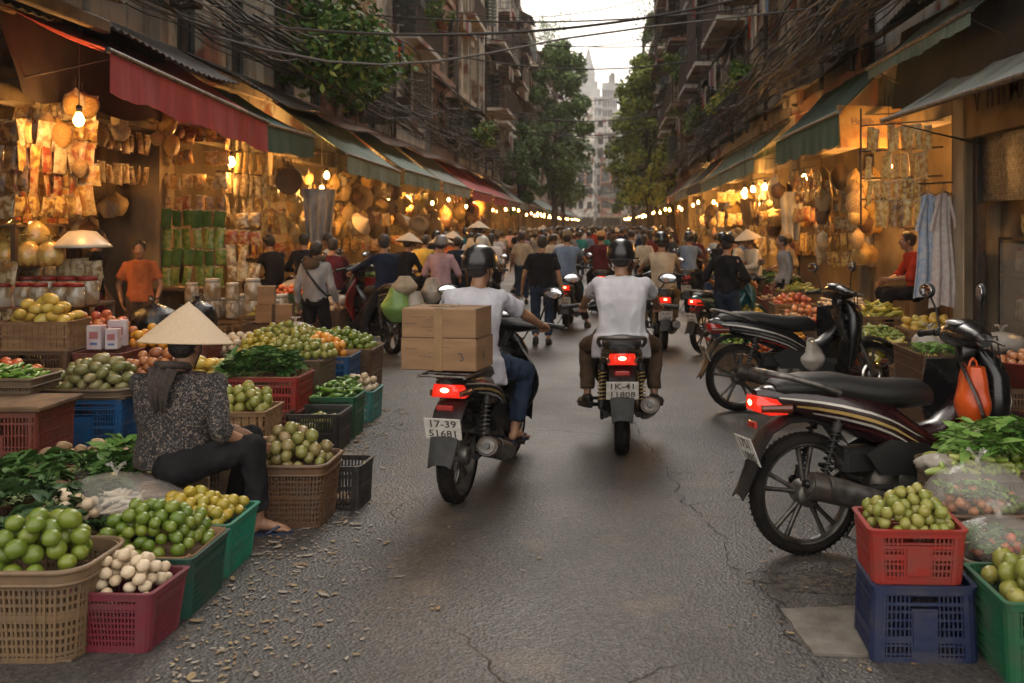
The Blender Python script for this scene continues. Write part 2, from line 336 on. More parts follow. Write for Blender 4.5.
# ------------------------------------------------------------------ motorbike (x forward, rear axle over the origin)
HULL = [(-.25, .755, .028, .022), (-.2, .75, .065, .045), (-.1, .735, .098, .066), (.02, .715, .118, .085), (.15, .685, .13, .10), (.3, .64, .135, .12), (.42, .59, .13, .12), (.54, .52, .115, .105), (.66, .46, .10, .085), (.76, .43, .09, .07)]
def hull(x):
    for a, b in zip(HULL, HULL[1:]):
        if a[0] <= x <= b[0]:
            t = (x - a[0]) / (b[0] - a[0]); return [p + (q - p) * t for p, q in zip(a, b)][1:]
    return HULL[-1][1:]
def srings(st, n=20, ex=2.6, tilt=None):
    rs = []
    for x, z, hw, hh in st:
        r = []
        for k in range(n):
            a = 2 * PI * k / n; c, s_ = math.cos(a), math.sin(a)
            r.append(V(x, hw * math.copysign(abs(c) ** (2 / ex), c), z + hh * math.copysign(abs(s_) ** (2 / ex), s_)))
        rs.append(r)
    return rs
def ribbon(mb, xs, zo, w, m):
    for sy in (-1, 1):
        pts = []
        for i, x in enumerate(xs):
            z, hw, hh = hull(x); t = i / (len(xs) - 1); o = zo[0] + (zo[1] - zo[0]) * t
            ww = w * math.sin(PI * min(1, .08 + t * .92)) ** .5 * .5
            for q in (-ww, ww):
                f = abs((o + q) / hh); y = hw * (max(0, 1 - f ** 2.6)) ** (1 / 2.6) + .003
                pts.append((x, sy * y, z + o + q))
        n = len(xs); fs = [(2 * i, 2 * i + 1, 2 * i + 3, 2 * i + 2) for i in range(n - 1)]
        mb.add(pts, fs, m, True)
def wheel(t, x, name, w, disc):
    r = .285; T = Matrix.Translation((x, 0, r)) @ Matrix.Rotation(PI / 2, 4, 'X')
    rim = MB(); prof = [(.222, -w * .36), (.236, -w * .42), (.24, -w * .3), (.226, 0), (.24, w * .3), (.236, w * .42), (.222, w * .36), (.212, 0), (.222, -w * .36)]
    rim.lathe(prof, 40, 0, T)
    for k in range(5):
        for q in (-.13, .13):
            a = 2 * PI * k / 5 + .3; c0 = V(math.cos(a + q * .6) * .045, 0, math.sin(a + q * .6) * .045); c1 = V(math.cos(a + q * 1.25) * .217, 0, math.sin(a + q * 1.25) * .217)
            rim.tube([V(x, 0, r) + c0, V(x, 0, r) + (c0 + c1) * .5, V(x, 0, r) + c1], [.017, .011, .013], 6, 0)
    rim.lathe([(.001, -.06), (.05, -.06), (.06, -.045), (.06, .045), (.05, .06), (.001, .06)], 20, 1, T)
    wi = t.part('wheel', rim, [m_alu, m_steel], -1)
    ty = MB(); pr = []
    for k in range(15):
        a = -PI * .62 + 2 * PI * .62 * k / 14; pr.append((.244 + .041 * math.cos(a) * (1 if abs(a) < 1.6 else .6), w * .5 * math.sin(a) / math.sin(PI * .5)))
    ty.lathe(pr, 48, 0, T)
    for k in range(60):                       # tread blocks
        a = 2 * PI * k / 60; rot = Matrix.Rotation(-a, 3, 'Y')
        for sy in (-1, 1):
            ty.box(V(x, sy * w * .22, r) + rot @ V(.2795, 0, 0), (.006, w * .2, .009), 0, rot @ Matrix.Rotation(.3 * sy, 3, 'X'))
    t.part('tyre', ty, m_rubber, wi)
    if disc:
        d = MB(); d.lathe([(.05, .055), (.11, .055), (.11, .059), (.05, .059), (.05, .055)], 28, 0, T); t.part('brake_disc', d, m_chrome, wi)
def make_bike(plate=None, lit=False, skin=m_black, spring=None, decal=(m_silver, m_gold, m_red), turn=0., rack=False, lod=0):
    t = Tm('motorbike', None)
    wheel(t, 0, 'rear', .092, False); wheel(t, 1.2, 'front', .078, True)
    b = MB(); b.rings(srings(HULL), 0)
    ribbon(b, [-.16 + i * .05 for i in range(16)], (.0, .03), .012, 1)
    ribbon(b, [-.08 + i * .05 for i in range(14)], (-.028, -.005), .016, 2)
    ribbon(b, [.0 + i * .05 for i in range(12)], (-.05, -.035), .012, 1)
    ribbon(b, [.1 + i * .05 for i in range(10)], (-.075, -.06), .010, 3)
    # tunnel up to the steering head
    b.rings(srings([(.6, .50, .085, .07), (.72, .52, .075, .075), (.82, .60, .07, .075), (.9, .70, .065, .06), (.93, .80, .055, .05), (.92, .88, .045, .03)], 16), 0)
    t.part('side_fairing', b, [skin, decal[0], decal[1], decal[2]])
    # leg shields: curved wings
    for sy in (-1, 1):
        g = MB()
        def fn(u, v, sy=sy):
            z = .30 + .58 * v; y = .03 + u * (.175 + .06 * math.sin(PI * min(1, v * 1.1))) * (1 - .35 * (1 - v) ** 2) * math.sin(PI * (.12 + .74 * v)) ** .6
            return V(1.0 - .02 * (1 - v) - .16 * u ** 1.4 - .12 * max(0, v - .45), sy * y, z)
        g.grid(fn, 8, 12, 0, True, .012)
        for o in (.35, .5):
            g.grid(lambda u, v, o=o, sy=sy: fn(o + .07 * u, .25 + .55 * v, sy) + V(.006, 0, 0), 1, 8, 1, True)
        t.part('leg_shield', g, [skin, decal[0]])
    fc = MB(); rs = []
    for z, xc, hx, hy in ((.34, .98, .035, .06), (.42, .99, .06, .10), (.55, 1.0, .085, .135), (.68, 1.015, .10, .15), (.80, 1.02, .095, .14), (.88, 1.0, .075, .11), (.93, .97, .05, .07)):
        rs.append([V(xc + hx * math.copysign(abs(math.cos(a)) ** .8, math.cos(a)) * (1 if math.cos(a) > 0 else .7), hy * math.copysign(abs(math.sin(a)) ** .8, math.sin(a)), z) for a in [2 * PI * k / 20 for k in range(20)]])
    fc.rings(rs, 0)
    for sy in (-1, 1): fc.tube([(1.06, sy * .105, .56), (1.075, sy * .128, .68), (1.06, sy * .12, .80)], [.003, .006, .003], 6, 1)
    t.part('front_cowl', fc, [skin, decal[0]])
    s = MB(); st = [(-.17, .795, .075, .018), (-.13, .80, .10, .035), (0, .80, .118, .045), (.16, .79, .125, .05), (.28, .765, .128, .05), (.42, .748, .125, .052), (.52, .742, .11, .055), (.62, .74, .085, .05), (.69, .722, .05, .034)]
    st = [(x, z - .012, hw, hh * 1.35) for x, z, hw, hh in st]; s.rings(srings(st, 20, 2.4), 0); 
    si = t.part('seat', s, m_seat)
    p = MB()
    for sy in (-1, 1):
        p.tube([(x, sy * (hw + .002), z - .012) for x, z, hw, hh in st[1:-1]], .0028, 5, 0)
    t.part('seam', p, m_dark, si)
    g = MB(); g.tube([(.13, -.135, .76), (.02, -.145, .80), (-.14, -.135, .845), (-.2, -.09, .855), (-.215, 0, .857), (-.2, .09, .855), (-.14, .135, .845), (.02, .145, .80), (.13, .135, .76)], [.012, .013, .015, .016, .016, .016, .015, .013, .012], 8, 0)
    t.part('grab_rail', g, m_steel)
    # tail lamp
    L = MB(); L.rings([[V(x, y * sy_, z) for y, z, sy_ in ((-w, z0, 1), (w, z0, 1), (w * .86, z1, 1), (-w * .86, z1, 1))] for x, w, z0, z1 in ((-.12, .085, .665, .725), (-.21, .088, .665, .745), (-.262, .07, .68, .752), (-.275, .045, .695, .745))], 0, True)
    li = t.part('tail_light', L, m_lenson if lit else m_lensoff)
    if lit:
        hb = MB(); hb.ball((-.272, 0, .72), (.008, .027, .016), 10, 8); t.part('bulb_glow', hb, m_lenshot, li)
    for sy in (-1, 1):
        q = MB(); q.rings([[V(-.10 - .15 * a, sy * (.085 + .012 * (1 - a)) , z) for z in (.672 + .012 * a, .712 + .0 * a)] + [V(-.10 - .15 * a, sy * (.07 + .01 * (1 - a)), z) for z in (.712, .675)] for a in (0, .35, .7, 1)], 0, True)
        t.part('indicator', q, m_amber)
    rf = MB(); rf.box((-.263, 0, .615), (.018, .09, .032), 0, None, .006); t.part('reflector', rf, m_red)
    # mudguard, plate
    f = MB()
    path = [(.20, .52), (.14, .60), (.02, .645), (-.1, .645), (-.19, .60), (-.245, .52), (-.275, .43), (-.315, .345), (-.345, .30)]
    def fg(u, v):
        k = u * (len(path) - 1); i = min(int(k), len(path) - 2); q = k - i
        x = path[i][0] * (1 - q) + path[i + 1][0] * q; z = path[i][1] * (1 - q) + path[i + 1][1] * q
        w = .075 - .018 * max(0, u - .6) / .4; yy = (v - .5) * 2
        return V(x, yy * w, z - .02 * abs(yy) ** 3)
    f.grid(fg, 16, 6, 0, True, .008); fi = t.part('mudguard', f, m_dark)
    T = Matrix.Translation((-.292, 0, .50)) @ Matrix.Rotation(R(-22), 4, 'Y')
    pl = MB(); pl.box((0, 0, 0), (.004, .19, .14), 0, None, .0015)
    for v in pl.v[:]: pass
    pl.v = [tuple(T @ Vector(v)) for v in pl.v]
    if plate:
        TT = T @ Matrix.Translation((-.0028, 0, .0)) @ Matrix(((0, 0, -1, 0), (-1, 0, 0, 0), (0, 1, 0, 0), (0, 0, 0, 1)))
        pl.text(plate[0], .064, TT @ Matrix.Translation((0, .033, 0)), 1, .0005); pl.text(plate[1], .062, TT @ Matrix.Translation((0, -.032, 0)), 1, .0005)
    t.part('number_plate', pl, [m_white, m_ink])
    # engine
    e = MB(); T2 = Matrix.Rotation(PI / 2, 4, 'X')
    for cx, cz, r_, w in ((.42, .30, .115, .15), (.53, .33, .10, .17)):
        e.lathe([(.001, -w * .5 - .02), (r_ * .6, -w * .5 - .02), (r_ * .95, -w * .5), (r_, -w * .42), (r_, w * .42), (r_ * .95, w * .5), (r_ * .6, w * .5 + .02), (.001, w * .5 + .02)], 22, 0, Matrix.Translation((cx, 0, cz)) @ T2)
    e.box((.5, 0, .25), (.3, .16, .12), 0, None, .03)
    e.cyl((.58, 0, .33), (.80, 0, .37), .05, .052, 14, 0)
    for k in range(7): e.cyl((.63 + k * .022, 0, .339 + k * .004), (.637 + k * .022, 0, .34 + k * .004), .078, None, 16, 0)
    e.tube([(.78, .0, .37), (.88, .0, .38)], [.065, .05], 14, 0); e.tube([(.4, 0, .4), (.52, 0, .48), (.68, 0, .47)], .035, 8, 1)
    e.box((.28, .0, .42), (.2, .13, .14), 1, None, .03)
    e.tube([(-.02, .1, .285), (.42, .08, .30)], [.028, .026], 8, 1); e.tube([(-.02, -.1, .285), (.42, -.08, .30)], [.022, .026], 8, 1)
    for sy in (-1, 1):
        bc = MB(); bc.prism([(.27, .47), (.40, .53), (.60, .50), (.80, .40), (.86, .28), (.80, .24), (.66, .30), (.50, .36), (.34, .37)], .098, .122, 0, Matrix(((1, 0, 0, 0), (0, 0, sy, 0), (0, 1, 0, 0), (0, 0, 0, 1))))
        t.part('belly_cover', bc, m_dark)
    e.box((.2, .12, .295), (.45, .025, .10), 2, None, .012)
    t.part('engine', e, [m_alu, m_dark, m_black])
    x = MB(); x.tube([(.80, 0, .32), (.83, -.03, .25), (.76, -.09, .19), (.6, -.13, .17), (.45, -.145, .19)], .015, 8, 1)
    x.tube([(.47, -.145, .185), (.40, -.15, .205), (.33, -.155, .24), (.1, -.165, .315), (-.03, -.17, .352), (-.06, -.17, .36)], [.018, .035, .055, .062, .064, .058], 16, 0)
    d = V(-.09, -.004, .03).normalized(); c = V(-.061, -.17, .36)
    x.tube([c - d * .004, c + d * .006], [.046, .044], 16, 1); x.tube([c + d * .006, c + d * .03], [.02, .018], 12, 2)
    x.grid(lambda u, v: V(.36, -.155, .232) * (1 - u) + V(.02, -.167, .338) * u + V(0, -.068 * math.cos((v - .5) * 1.7), .068 * math.sin((v - .5) * 1.7 + .25)), 8, 6, 1, True, .003)
    t.part('exhaust', x, [m_exh, m_steel, m_black])
    for sy in (-1, 1):
        k = MB(); a, bb = V(.02, sy * .125, .31), V(.13, sy * .115, .64)
        k.cyl(a, bb, .011, None, 8, 1)
        dd = (bb - a); ux, uy, _ = frame_of(dd)
        pts = [a + dd * (.2 + .62 * i / 80) + (ux * math.cos(i * 2 * PI / 10) + uy * math.sin(i * 2 * PI / 10)) * .024 for i in range(81)]
        k.tube(pts, .0052, 5, 0); k.cyl(a + dd * .02, a + dd * .2, .02, .024, 10, 1); k.cyl(a + dd * .82, a + dd * .95, .026, None, 10, 1)
        t.part('shock_absorber', k, [spring or m_steel, m_dark])
    # front
    fk = MB()
    for sy in (-1, 1): fk.tube([(.95, sy * .065, .80), (1.08, sy * .07, .55), (1.2, sy * .07, .285)], [.018, .017, .022], 10, 0)
    fk.box((.95, 0, .8), (.07, .17, .04), 1, None, .01)
    t.part('front_fork', fk, [m_steel, m_dark])
    ff = MB()
    def fg2(u, v):
        a = R(-8 + 150 * u); yy = (v - .5) * 2; rr = .325
        return V(1.2 + rr * math.cos(a), yy * (.062 + .012 * math.sin(PI * u)), .285 + rr * math.sin(a) - .03 * abs(yy) ** 2.5)
    ff.grid(fg2, 14, 6, 0, True, .008); t.part('front_fender', ff, skin)
    # handlebar unit, turned
    TT = Matrix.Translation((.92, 0, .85)) @ Matrix.Rotation(turn, 4, 'Z') @ Matrix.Translation((-.92, 0, -.85))
    def X(mb): mb.v = [tuple(TT @ Vector(p)) for p in mb.v]; return mb
    hc = MB()
    hc.rings([[V(.915 + (.095 * math.cos(a)) * w, y, 1.01 + .066 * w * math.sin(a) - abs(y) * .12) for a in [2 * PI * k / 14 for k in range(14)]] for y, w in ((-.22, .45), (-.17, .7), (-.1, .95), (0, 1.08), (.1, .95), (.17, .7), (.22, .45))], 0)
    hc.rings(srings([(.88, .9, .05, .07), (.93, .94, .07, .075), (.985, .985, .075, .05), (1.01, 1.0, .05, .03)], 14), 0)
    hc.tube([(.92, 0, .86), (.905, 0, 1.0)], [.035, .05], 12, 0)
    hi = t.part('handlebar_cowl', X(hc), [m_black])
    mt = MB(); mt.ball((.865, 0, 1.062), (.045, .075, .018), 16, 8, 0); t.part('speedometer', X(mt), m_clear, hi)
    cb = MB()
    for k, (sy, q) in enumerate(((-1, .0), (-1, .03), (1, .0), (1, .02))): cb.tube([(.90, sy * .22, 1.0), (.97 + q, sy * .17, .97 + q), (1.02 + q, sy * .10, .86), (1.03, sy * .075, .72)], .0042, 5, 0)
    t.part('control_cable', X(cb), [m_cable], hi)
    hl = MB(); hl.ball((1.015, 0, .985), (.03, .06, .035), 14, 8); t.part('headlight', X(hl), m_clear, hi)
    for sy in (-1, 1):
        hb = MB(); hb.tube([(.90, sy * .15, 1.0), (.885, sy * .24, 1.0), (.86, sy * .30, .995)], .012, 8, 1); hb.tube([(.872, sy * .265, .998), (.84, sy * .39, .985)], [.018, .0165], 10, 0); hb.tube([(.842, sy * .382, .986), (.838, sy * .398, .984)], [.021, .02], 10, 0)
        hb.box((.885, sy * .245, 1.0), (.045, .05, .04), 0, None, .012)
        hb.tube([(.90, sy * .25, .99), (.935, sy * .29, .985), (.925, sy * .40, .972)], [.008, .007, .006], 6, 1)
        bi = t.part('handlebar_grip', X(hb), [m_dark, m_steel])
        mr = MB(); mr.tube([(.885, sy * .24, 1.02), (.88, sy * .27, 1.12), (.865, sy * .31, 1.19)], .0055, 6, 0)
        Tq = Matrix.Rotation(R(12) * sy, 4, 'Z'); mr.ball((.86, sy * .325, 1.215), (.018, .068, .043), 16, 8, 0, Tq); mr.ball((.846, sy * .325, 1.215), (.006, .060, .036), 16, 6, 1, Tq)
        t.part('mirror', X(mr), [m_dark, m_mirror], bi)
    st_ = MB(); st_.tube([(.42, .08, .22), (.34, .17, .06), (.32, .19, .012)], [.011, .009, .009], 6, 0); st_.box((.32, .192, .008), (.05, .03, .01), 0); t.part('kickstand', st_, m_steel)
    for sy in (-1, 1):
        st_ = MB(); st_.cyl((.55, sy * .08, .255), (.55, sy * .235, .255), .012, None, 8, 0); st_.box((.55, sy * .19, .262), (.04, .09, .018), 1, None, .005); t.part('footrest', st_, [m_steel, m_rubber])
        st_ = MB(); st_.cyl((.2, sy * .06, .36), (.19, sy * .2, .37), .012, None, 8, 0); t.part('rear_footrest', st_, [m_rubber])
    st_ = MB(); st_.tube([(.5, -.06, .25), (.62, -.14, .22), (.70, -.15, .235)], .008, 6, 0); st_.box((.71, -.16, .24), (.035, .06, .02), 1, None, .005); t.part('brake_pedal', st_, [m_steel, m_rubber])
    if rack:
        rk = MB()
        for sy in (-1, 1): rk.tube([(.1, sy * .1, .80), (-.02, sy * .12, .80), (-.34, sy * .12, .805)], .009, 6, 0)
        for xx in (-.32, -.2, -.08): rk.cyl((xx, -.12, .807), (xx, .12, .807), .008, None, 6, 0)
        t.part('luggage_rack', rk, m_steel)
    return t
# ------------------------------------------------------------------ people (x forward, z up, origin on the ground below the hips)
def ik(a, b, l1, l2, pole):
    a, b, pole = Vector(a), Vector(b), Vector(pole); d = b - a; L = min(d.length, (l1 + l2) * .999); d = d.normalized()
    x = (l1 * l1 - l2 * l2 + L * L) / (2 * L); h = math.sqrt(max(0, l1 * l1 - x * x))
    p = pole - d * pole.dot(d); p = p.normalized() if p.length > 1e-6 else V(0, 0, 1)
    return a + d * x + p * h, a + d * L
def rc(mb, a, b, ra, rb, n=14):
    mb.cyl(a, b, ra, rb, n); mb.ball(a, ra, n, 8); mb.ball(b, rb, n, 8)
def aim(d, up=V(0, 0, 1)):
    d = d.normalized(); y = up.cross(d); y = y.normalized() if y.length > 1e-5 else V(0, 1, 0); z = d.cross(y)
    return Matrix((d, y, z)).transposed()
def make_person(P, vox=.011, top='white', legs='jean', skin=None, sleeves='short', head='hair', foot='sandal', hands='relax', hair='short', wr=.005, hi=True, skirt=False, detail=True):
    """P: pel (height), lean, hands [(l),(r)], ankles [(l),(r)], knee poles, head_yaw, head_pitch, scale"""
    skin = skin or m_skin
    pel = V(*P.get('pel', (0, 0, .84))); lean = R(P.get('lean', 3)); side = R(P.get('side', 0)); tw = R(P.get('twist', 0))
    Rt = Matrix.Rotation(tw, 3, 'Z') @ Matrix.Rotation(lean, 3, 'Y') @ Matrix.Rotation(side, 3, 'X')
    bl = P.get('slouch', .03)
    sp = lambda t, f=0, s_=0: pel + Rt @ V(f - bl * math.sin(PI * min(1, t / .5)) * 1.0, s_, t)
    W = P.get('w', 1.)
    neck = sp(.50, .0); hp = Matrix.Rotation(R(P.get('head_yaw', 0)), 3, 'Z') @ Matrix.Rotation(R(P.get('head_pitch', 0)), 3, 'Y')
    hc = neck + Rt @ V(.012, 0, .035) + hp @ V(.02, 0, .095)
    sh = [sp(.428, -.005, s_ * .160 * W) for s_ in (1, -1)]; hip = [pel + V(0, s_ * .085 * W, -.01) for s_ in (1, -1)]
    hd = P.get('hands', [(.05, .24, .72), (.05, -.24, .72)]); ep = P.get('elbow', [(-.7, .5, -.5), (-.7, -.5, -.5)])
    ak = P.get('ankles', [(0, .1, .08), (0, -.1, .08)]); kp = P.get('knee', [(1, .1, 0), (1, -.1, 0)])
    el, wrs, kn, an = [], [], [], []
    for i in range(2):
        e, w = ik(sh[i], hd[i], .275, .25, ep[i]); el.append(e); wrs.append(w)
        k, a = ik(hip[i], ak[i], .405, .40, kp[i]); kn.append(k); an.append(a)
    def torso(mb, g, t0=-.06, t1=.47):
        prof = [(-.10, .105, .10), (-.04, .155, .115), (.03, .158, .112), (.12, .142, .10), (.2, .14, .10), (.3, .158, .112), (.38, .168, .112), (.43, .158, .10), (.465, .12, .085), (.49, .07, .06)]
        rs = []
        for t, w, d in prof:
            if t < t0 or t > t1 + .03: continue
            rs.append([sp(t, (d + g) * math.cos(a) * (1.0 if math.cos(a) > 0 else .92), (w * W + g) * math.sin(a)) for a in [2 * PI * k / 20 for k in range(20)]])
        mb.rings(rs, 0)
    b = MB(); torso(b, -.004)
    rc(b, neck + Rt @ V(0, 0, -.03), hc + hp @ V(-.01, 0, -.06), .052, .05)
    b.ball(hc + hp @ V(-.012, 0, .028), (.092, .074, .088), 18, 14, 0, hp.to_4x4())
    b.ball(hc + hp @ V(.03, 0, -.035), (.058, .055, .068), 16, 12, 0, hp.to_4x4())
    rc(b, hc + hp @ V(.055, 0, -.085), hc + hp @ V(.06, 0, -.075), .026, .024)
    rc(b, hc + hp @ V(.086, 0, .01), hc + hp @ V(.102, 0, -.022), .009, .014)
    for s_ in (1, -1):
        b.ball(hc + hp @ V(-.005, s_ * .076, -.012), (.019, .008, .03), 10, 8, 0, hp.to_4x4())
        rc(b, hc + hp @ V(.07, s_ * .018, .022), hc + hp @ V(.062, s_ * .045, .022), .012, .01); rc(b, hc + hp @ V(.066, s_ * .03, -.02), hc + hp @ V(.05, s_ * .045, -.03), .018, .018)
    for i, s_ in ((0, 1), (1, -1)):
        rc(b, sh[i], el[i], .043, .036); rc(b, neck + V(-.01, s_ * .03, -.03), sh[i], .032, .038); rc(b, el[i], wrs[i], .037, .024)
        rc(b, el[i] + (wrs[i] - el[i]) * .15, el[i] + (wrs[i] - el[i]) * .4, .038, .033)
        # hand
        d = (wrs[i] - el[i]).normalized(); gd = P.get('grip_dir')
        if hands == 'grip':
            axis = V(*(gd[i] if gd else (0, s_, 0))).normalized(); f = (d - axis * d.dot(axis)).normalized(); up = axis.cross(f) * s_
            if up.z < 0: up = -up
            palm = wrs[i] + f * .045 + up * .012
            b.ball(palm, (.045, .040, .017), 12, 8, 0, Matrix((f, axis, up)).transposed().to_4x4())
            for k in range(4):
                o = palm + axis * (k - 1.5) * .0195 + f * .035; q = .9 + .1 * (1 - abs(k - 1.2) / 2)
                p1 = o + f * .026 * q - up * .006; p2 = p1 + f * .004 - up * .026 * q; p3 = p2 - f * .022 * q - up * .008
                rc(b, o, p1, .0098, .0092, 8); rc(b, p1, p2, .0092, .0085, 8); rc(b, p2, p3, .0085, .0078, 8)
            o = palm - f * .02 - axis * s_ * .03 * (1 if not gd else 1); p1 = o - axis * s_ * .018 + f * .025 - up * .016; p2 = p1 + f * .026 - up * .012
            rc(b, o, p1, .0125, .011, 8); rc(b, p1, p2, .0105, .009, 8)
        else:
            Q = aim(d, V(0, s_, 0) if abs(d.y) < .8 else V(0, 0, 1)); f = d; axis = (Q @ V(0, 1, 0)); nrm = (Q @ V(0, 0, 1))
            palm = wrs[i] + f * .05
            b.ball(palm, (.052, .038, .016), 12, 8, 0, Q.to_4x4())
            for k in range(4):
                ln = (.034, .040, .038, .030)[k]; o = palm + axis * (k - 1.5) * .0185 + f * .038
                p1 = o + f * ln - nrm * .006; p2 = p1 + f * ln * .6 - nrm * .014; p3 = p2 + f * ln * .3 - nrm * .014
                rc(b, o, p1, .0095, .009, 8); rc(b, p1, p2, .0088, .008, 8); rc(b, p2, p3, .008, .0072, 8)
            o = palm - f * .025 + axis * .03; p1 = o + axis * .022 + f * .022 - nrm * .006; p2 = p1 + f * .026 + axis * .006 - nrm * .008
            rc(b, o, p1, .0125, .011, 8); rc(b, p1, p2, .0105, .0088, 8)
        rc(b, hip[i], kn[i], .074, .046); rc(b, kn[i], an[i], .046, .031)
        rc(b, kn[i] + (an[i] - kn[i]) * .15 + V(-.012, 0, 0), kn[i] + (an[i] - kn[i]) * .4 + V(-.01, 0, 0), .05, .044)
        fd = V(*P.get('feet', [(1, .12, -.0), (1, -.12, 0)])[i]).normalized(); fl = Matrix.Rotation(0, 3, 'X'); side_ = V(0, 0, 1).cross(fd).normalized(); un = fd.cross(side_)
        an2 = an[i]
        rc(b, an2 + V(-.0, 0, 0) - fd * .025 - un * .045, an2 - un * .02, .03, .03)
        rc(b, an2 - un * .03 + fd * .03, an2 + fd * .125 - un * .055, .032, .02); b.ball(an2 + fd * .115 - un * .058, (.045, .042, .018), 12, 8, 0, Matrix((fd, side_, un)).transposed().to_4x4())
        if detail:
            for k in range(5): rc(b, an2 + fd * .14 + side_ * (k - 2) * .017 - un * .062, an2 + fd * (.172 - abs(k - (1.2 if s_ < 0 else 2.8)) * .009) + side_ * (k - 2) * .018 - un * .066, .0095, .008, 8)
    t = Tm('person', remesh(b, vox, 2, 0, mats=[skin], name='person_body'))
    # clothes
    c = MB(); torso(c, .014, t0=-.09 if not P.get('tuck') else -.03)
    for i, s_ in ((0, 1), (1, -1)):
        rc(c, sh[i] + V(0, -s_ * .05, .0), sh[i], .056, .052); rc(c, neck + V(-.01, s_ * .03, -.035), sh[i], .036, .046); ax = el[i] - sh[i]
        if sleeves == 'short': c.tube([sh[i], sh[i] + ax * .35, sh[i] + ax * .70], [.046, .056, .063], 16)
        elif sleeves == 'elbow': c.tube([sh[i], sh[i] + ax * .5, sh[i] + ax], [.046, .055, .056], 16); ax2 = wrs[i] - el[i]; c.ball(el[i], .056, 14, 8); c.tube([el[i], el[i] + ax2 * .22], [.056, .058], 16)
        elif sleeves == 'long': rc(c, sh[i], el[i], .054, .047); c.tube([el[i], el[i] + (wrs[i] - el[i]) * .93], [.05, .036], 14)
    hem = P.get('hem', .0)
    if hem:
        rs = [[sp(t_, (d + .016) * math.cos(a), (w * W + .016) * math.sin(a)) for a in [2 * PI * k / 20 for k in range(20)]] for t_, w, d in ((-.09 - hem, .182, .145), (-.05, .178, .14), (.03, .165, .122))]
        c.rings(rs, 0)
    t.part('shirt', remesh(c, vox, 6, wr, 11, (1, 1, .55), mats=[CL[top] if isinstance(top, str) else top], name='shirt', seed=hash(top) % 9 if not isinstance(top, str) else len(top)), None)
    g = MB(); g.ball(pel + V(-.0, 0, -.015), (.12, .158 * W, .11), 18, 12)
    for i in range(2):
        rc(g, hip[i], kn[i], .096, .070); ax = an[i] - kn[i]
        if legs != 'shorts': g.tube([kn[i], kn[i] + ax * .35, kn[i] + ax * .86], [.068, .064, .056], 16)
    t.part('trousers', remesh(g, vox, 3, wr, 13, (1, 1, .7), mats=[CL[legs]], name='trousers', seed=3), None)
    for i, s_ in ((0, 1), (1, -1)):
        fd = V(*P.get('feet', [(1, .12, -.0), (1, -.12, 0)])[i]).normalized(); side_ = V(0, 0, 1).cross(fd).normalized(); un = fd.cross(side_); Q = Matrix((fd, side_, un)).transposed()
        s2 = MB(); o = an[i] - un * .082 + fd * .045
        out = []
        for k in range(22):
            a = 2 * PI * k / 22; u_ = math.cos(a); w_ = .036 + .012 * (u_ > 0) * u_; out.append((u_ * .135 + .01, math.sin(a) * w_))
        if foot == 'shoe':
            s2.prism(out, -.012, .006, 1, Matrix.Translation(o) @ Q.to_4x4())
            q = MB(); q.ball(o + fd * .0 + un * .03, (.14, .046, .042), 14, 10, 0, Q.to_4x4()); q.ball(o - fd * .05 + un * .05, (.062, .044, .062), 14, 10, 0, Q.to_4x4()); s2.v += []; 
            s2.rings([[o + Q @ V(x * .138 + .006 - z * .3 * (x > .2) , y * w, z) for x, y in [(math.cos(2 * PI * k / 18), math.sin(2 * PI * k / 18)) for k in range(18)]] for z, w in ((.0, .046), (.02, .048), (.04, .044))], 0)
            s2.ball(o + fd * -.045 + un * .055, (.068, .046, .05), 14, 8, 0, Q.to_4x4()); s2.ball(o + fd * .04 + un * .03, (.095, .045, .035), 14, 8, 0, Q.to_4x4())
            t.part('shoe', s2, [m_dark, m_sole])
        else:
            s2.prism(out, -.006, .008, 0, Matrix.Translation(o) @ Q.to_4x4())
            for s3 in (1, -1): s2.tube([o + Q @ V(.095, 0, .012), o + Q @ V(.06, s3 * .03, .042), o + Q @ V(-.0, s3 * .044, .012)], [.006, .008, .007], 6, 1)
            t.part('sandal', s2, [m_strap, m_strap])
    hr = MB(); HT = Matrix.Translation(hc) @ hp.to_4x4()
    if head in ('hair', 'cap', 'long', 'bun', 'hat', 'scarf', 'helmet'):
        hr.ball(hc + hp @ V(-.022, 0, .034), (.096, .083, .094), 20, 14, 0, hp.to_4x4()); hr.ball(hc + hp @ V(-.045, 0, -.01), (.062, .074, .06), 18, 12, 0, hp.to_4x4())
        if hair == 'long' or head == 'long': rc(hr, hc + hp @ V(-.055, 0, -.02), hc + hp @ V(-.065, 0, -.12), .062, .045)
        if head == 'bun': hr.ball(hc + hp @ V(-.115, 0, .03), .038, 12, 10)
        t.part('hair', remesh(hr, vox * .9, 2, .002, 60, mats=[m_hair], name='hair'), None)
    if head == 'helmet':
        h = MB(); n = 30
        pr = [(.001, .137), (.04, .132), (.08, .112), (.106, .078), (.116, .035), (.117, .0), (.113, -.02), (.108, -.02), (.110, .0), (.1, .05)]
        h.lathe(pr, n, 0, HT @ Matrix.Translation((-.016, 0, .022)) @ Matrix.Rotation(R(-6), 4, 'Y'), sx=1.1, sy=.98)
        h.grid(lambda u, v: (HT @ Matrix.Translation((-.01, 0, .01))) @ V(.115 * math.cos((u - .5) * 2) + .05 * v * math.cos((u - .5) * 2.2), .108 * math.sin((u - .5) * 2.0), .03 + .01 * v), 8, 2, 1, True, .004)
        h.tube([HT @ V(-.128 * math.cos(a) - .016, .114 * math.sin(a), .003) for a in [-1.9 + 3.8 * k / 16 for k in range(17)]], .005, 6, 1)
        for s_ in (1, -1): h.tube([HT @ V(-.03, s_ * .098, .0), HT @ V(.0, s_ * .08, -.06), HT @ V(.045, s_ * .02, -.118)], .004, 5, 1)
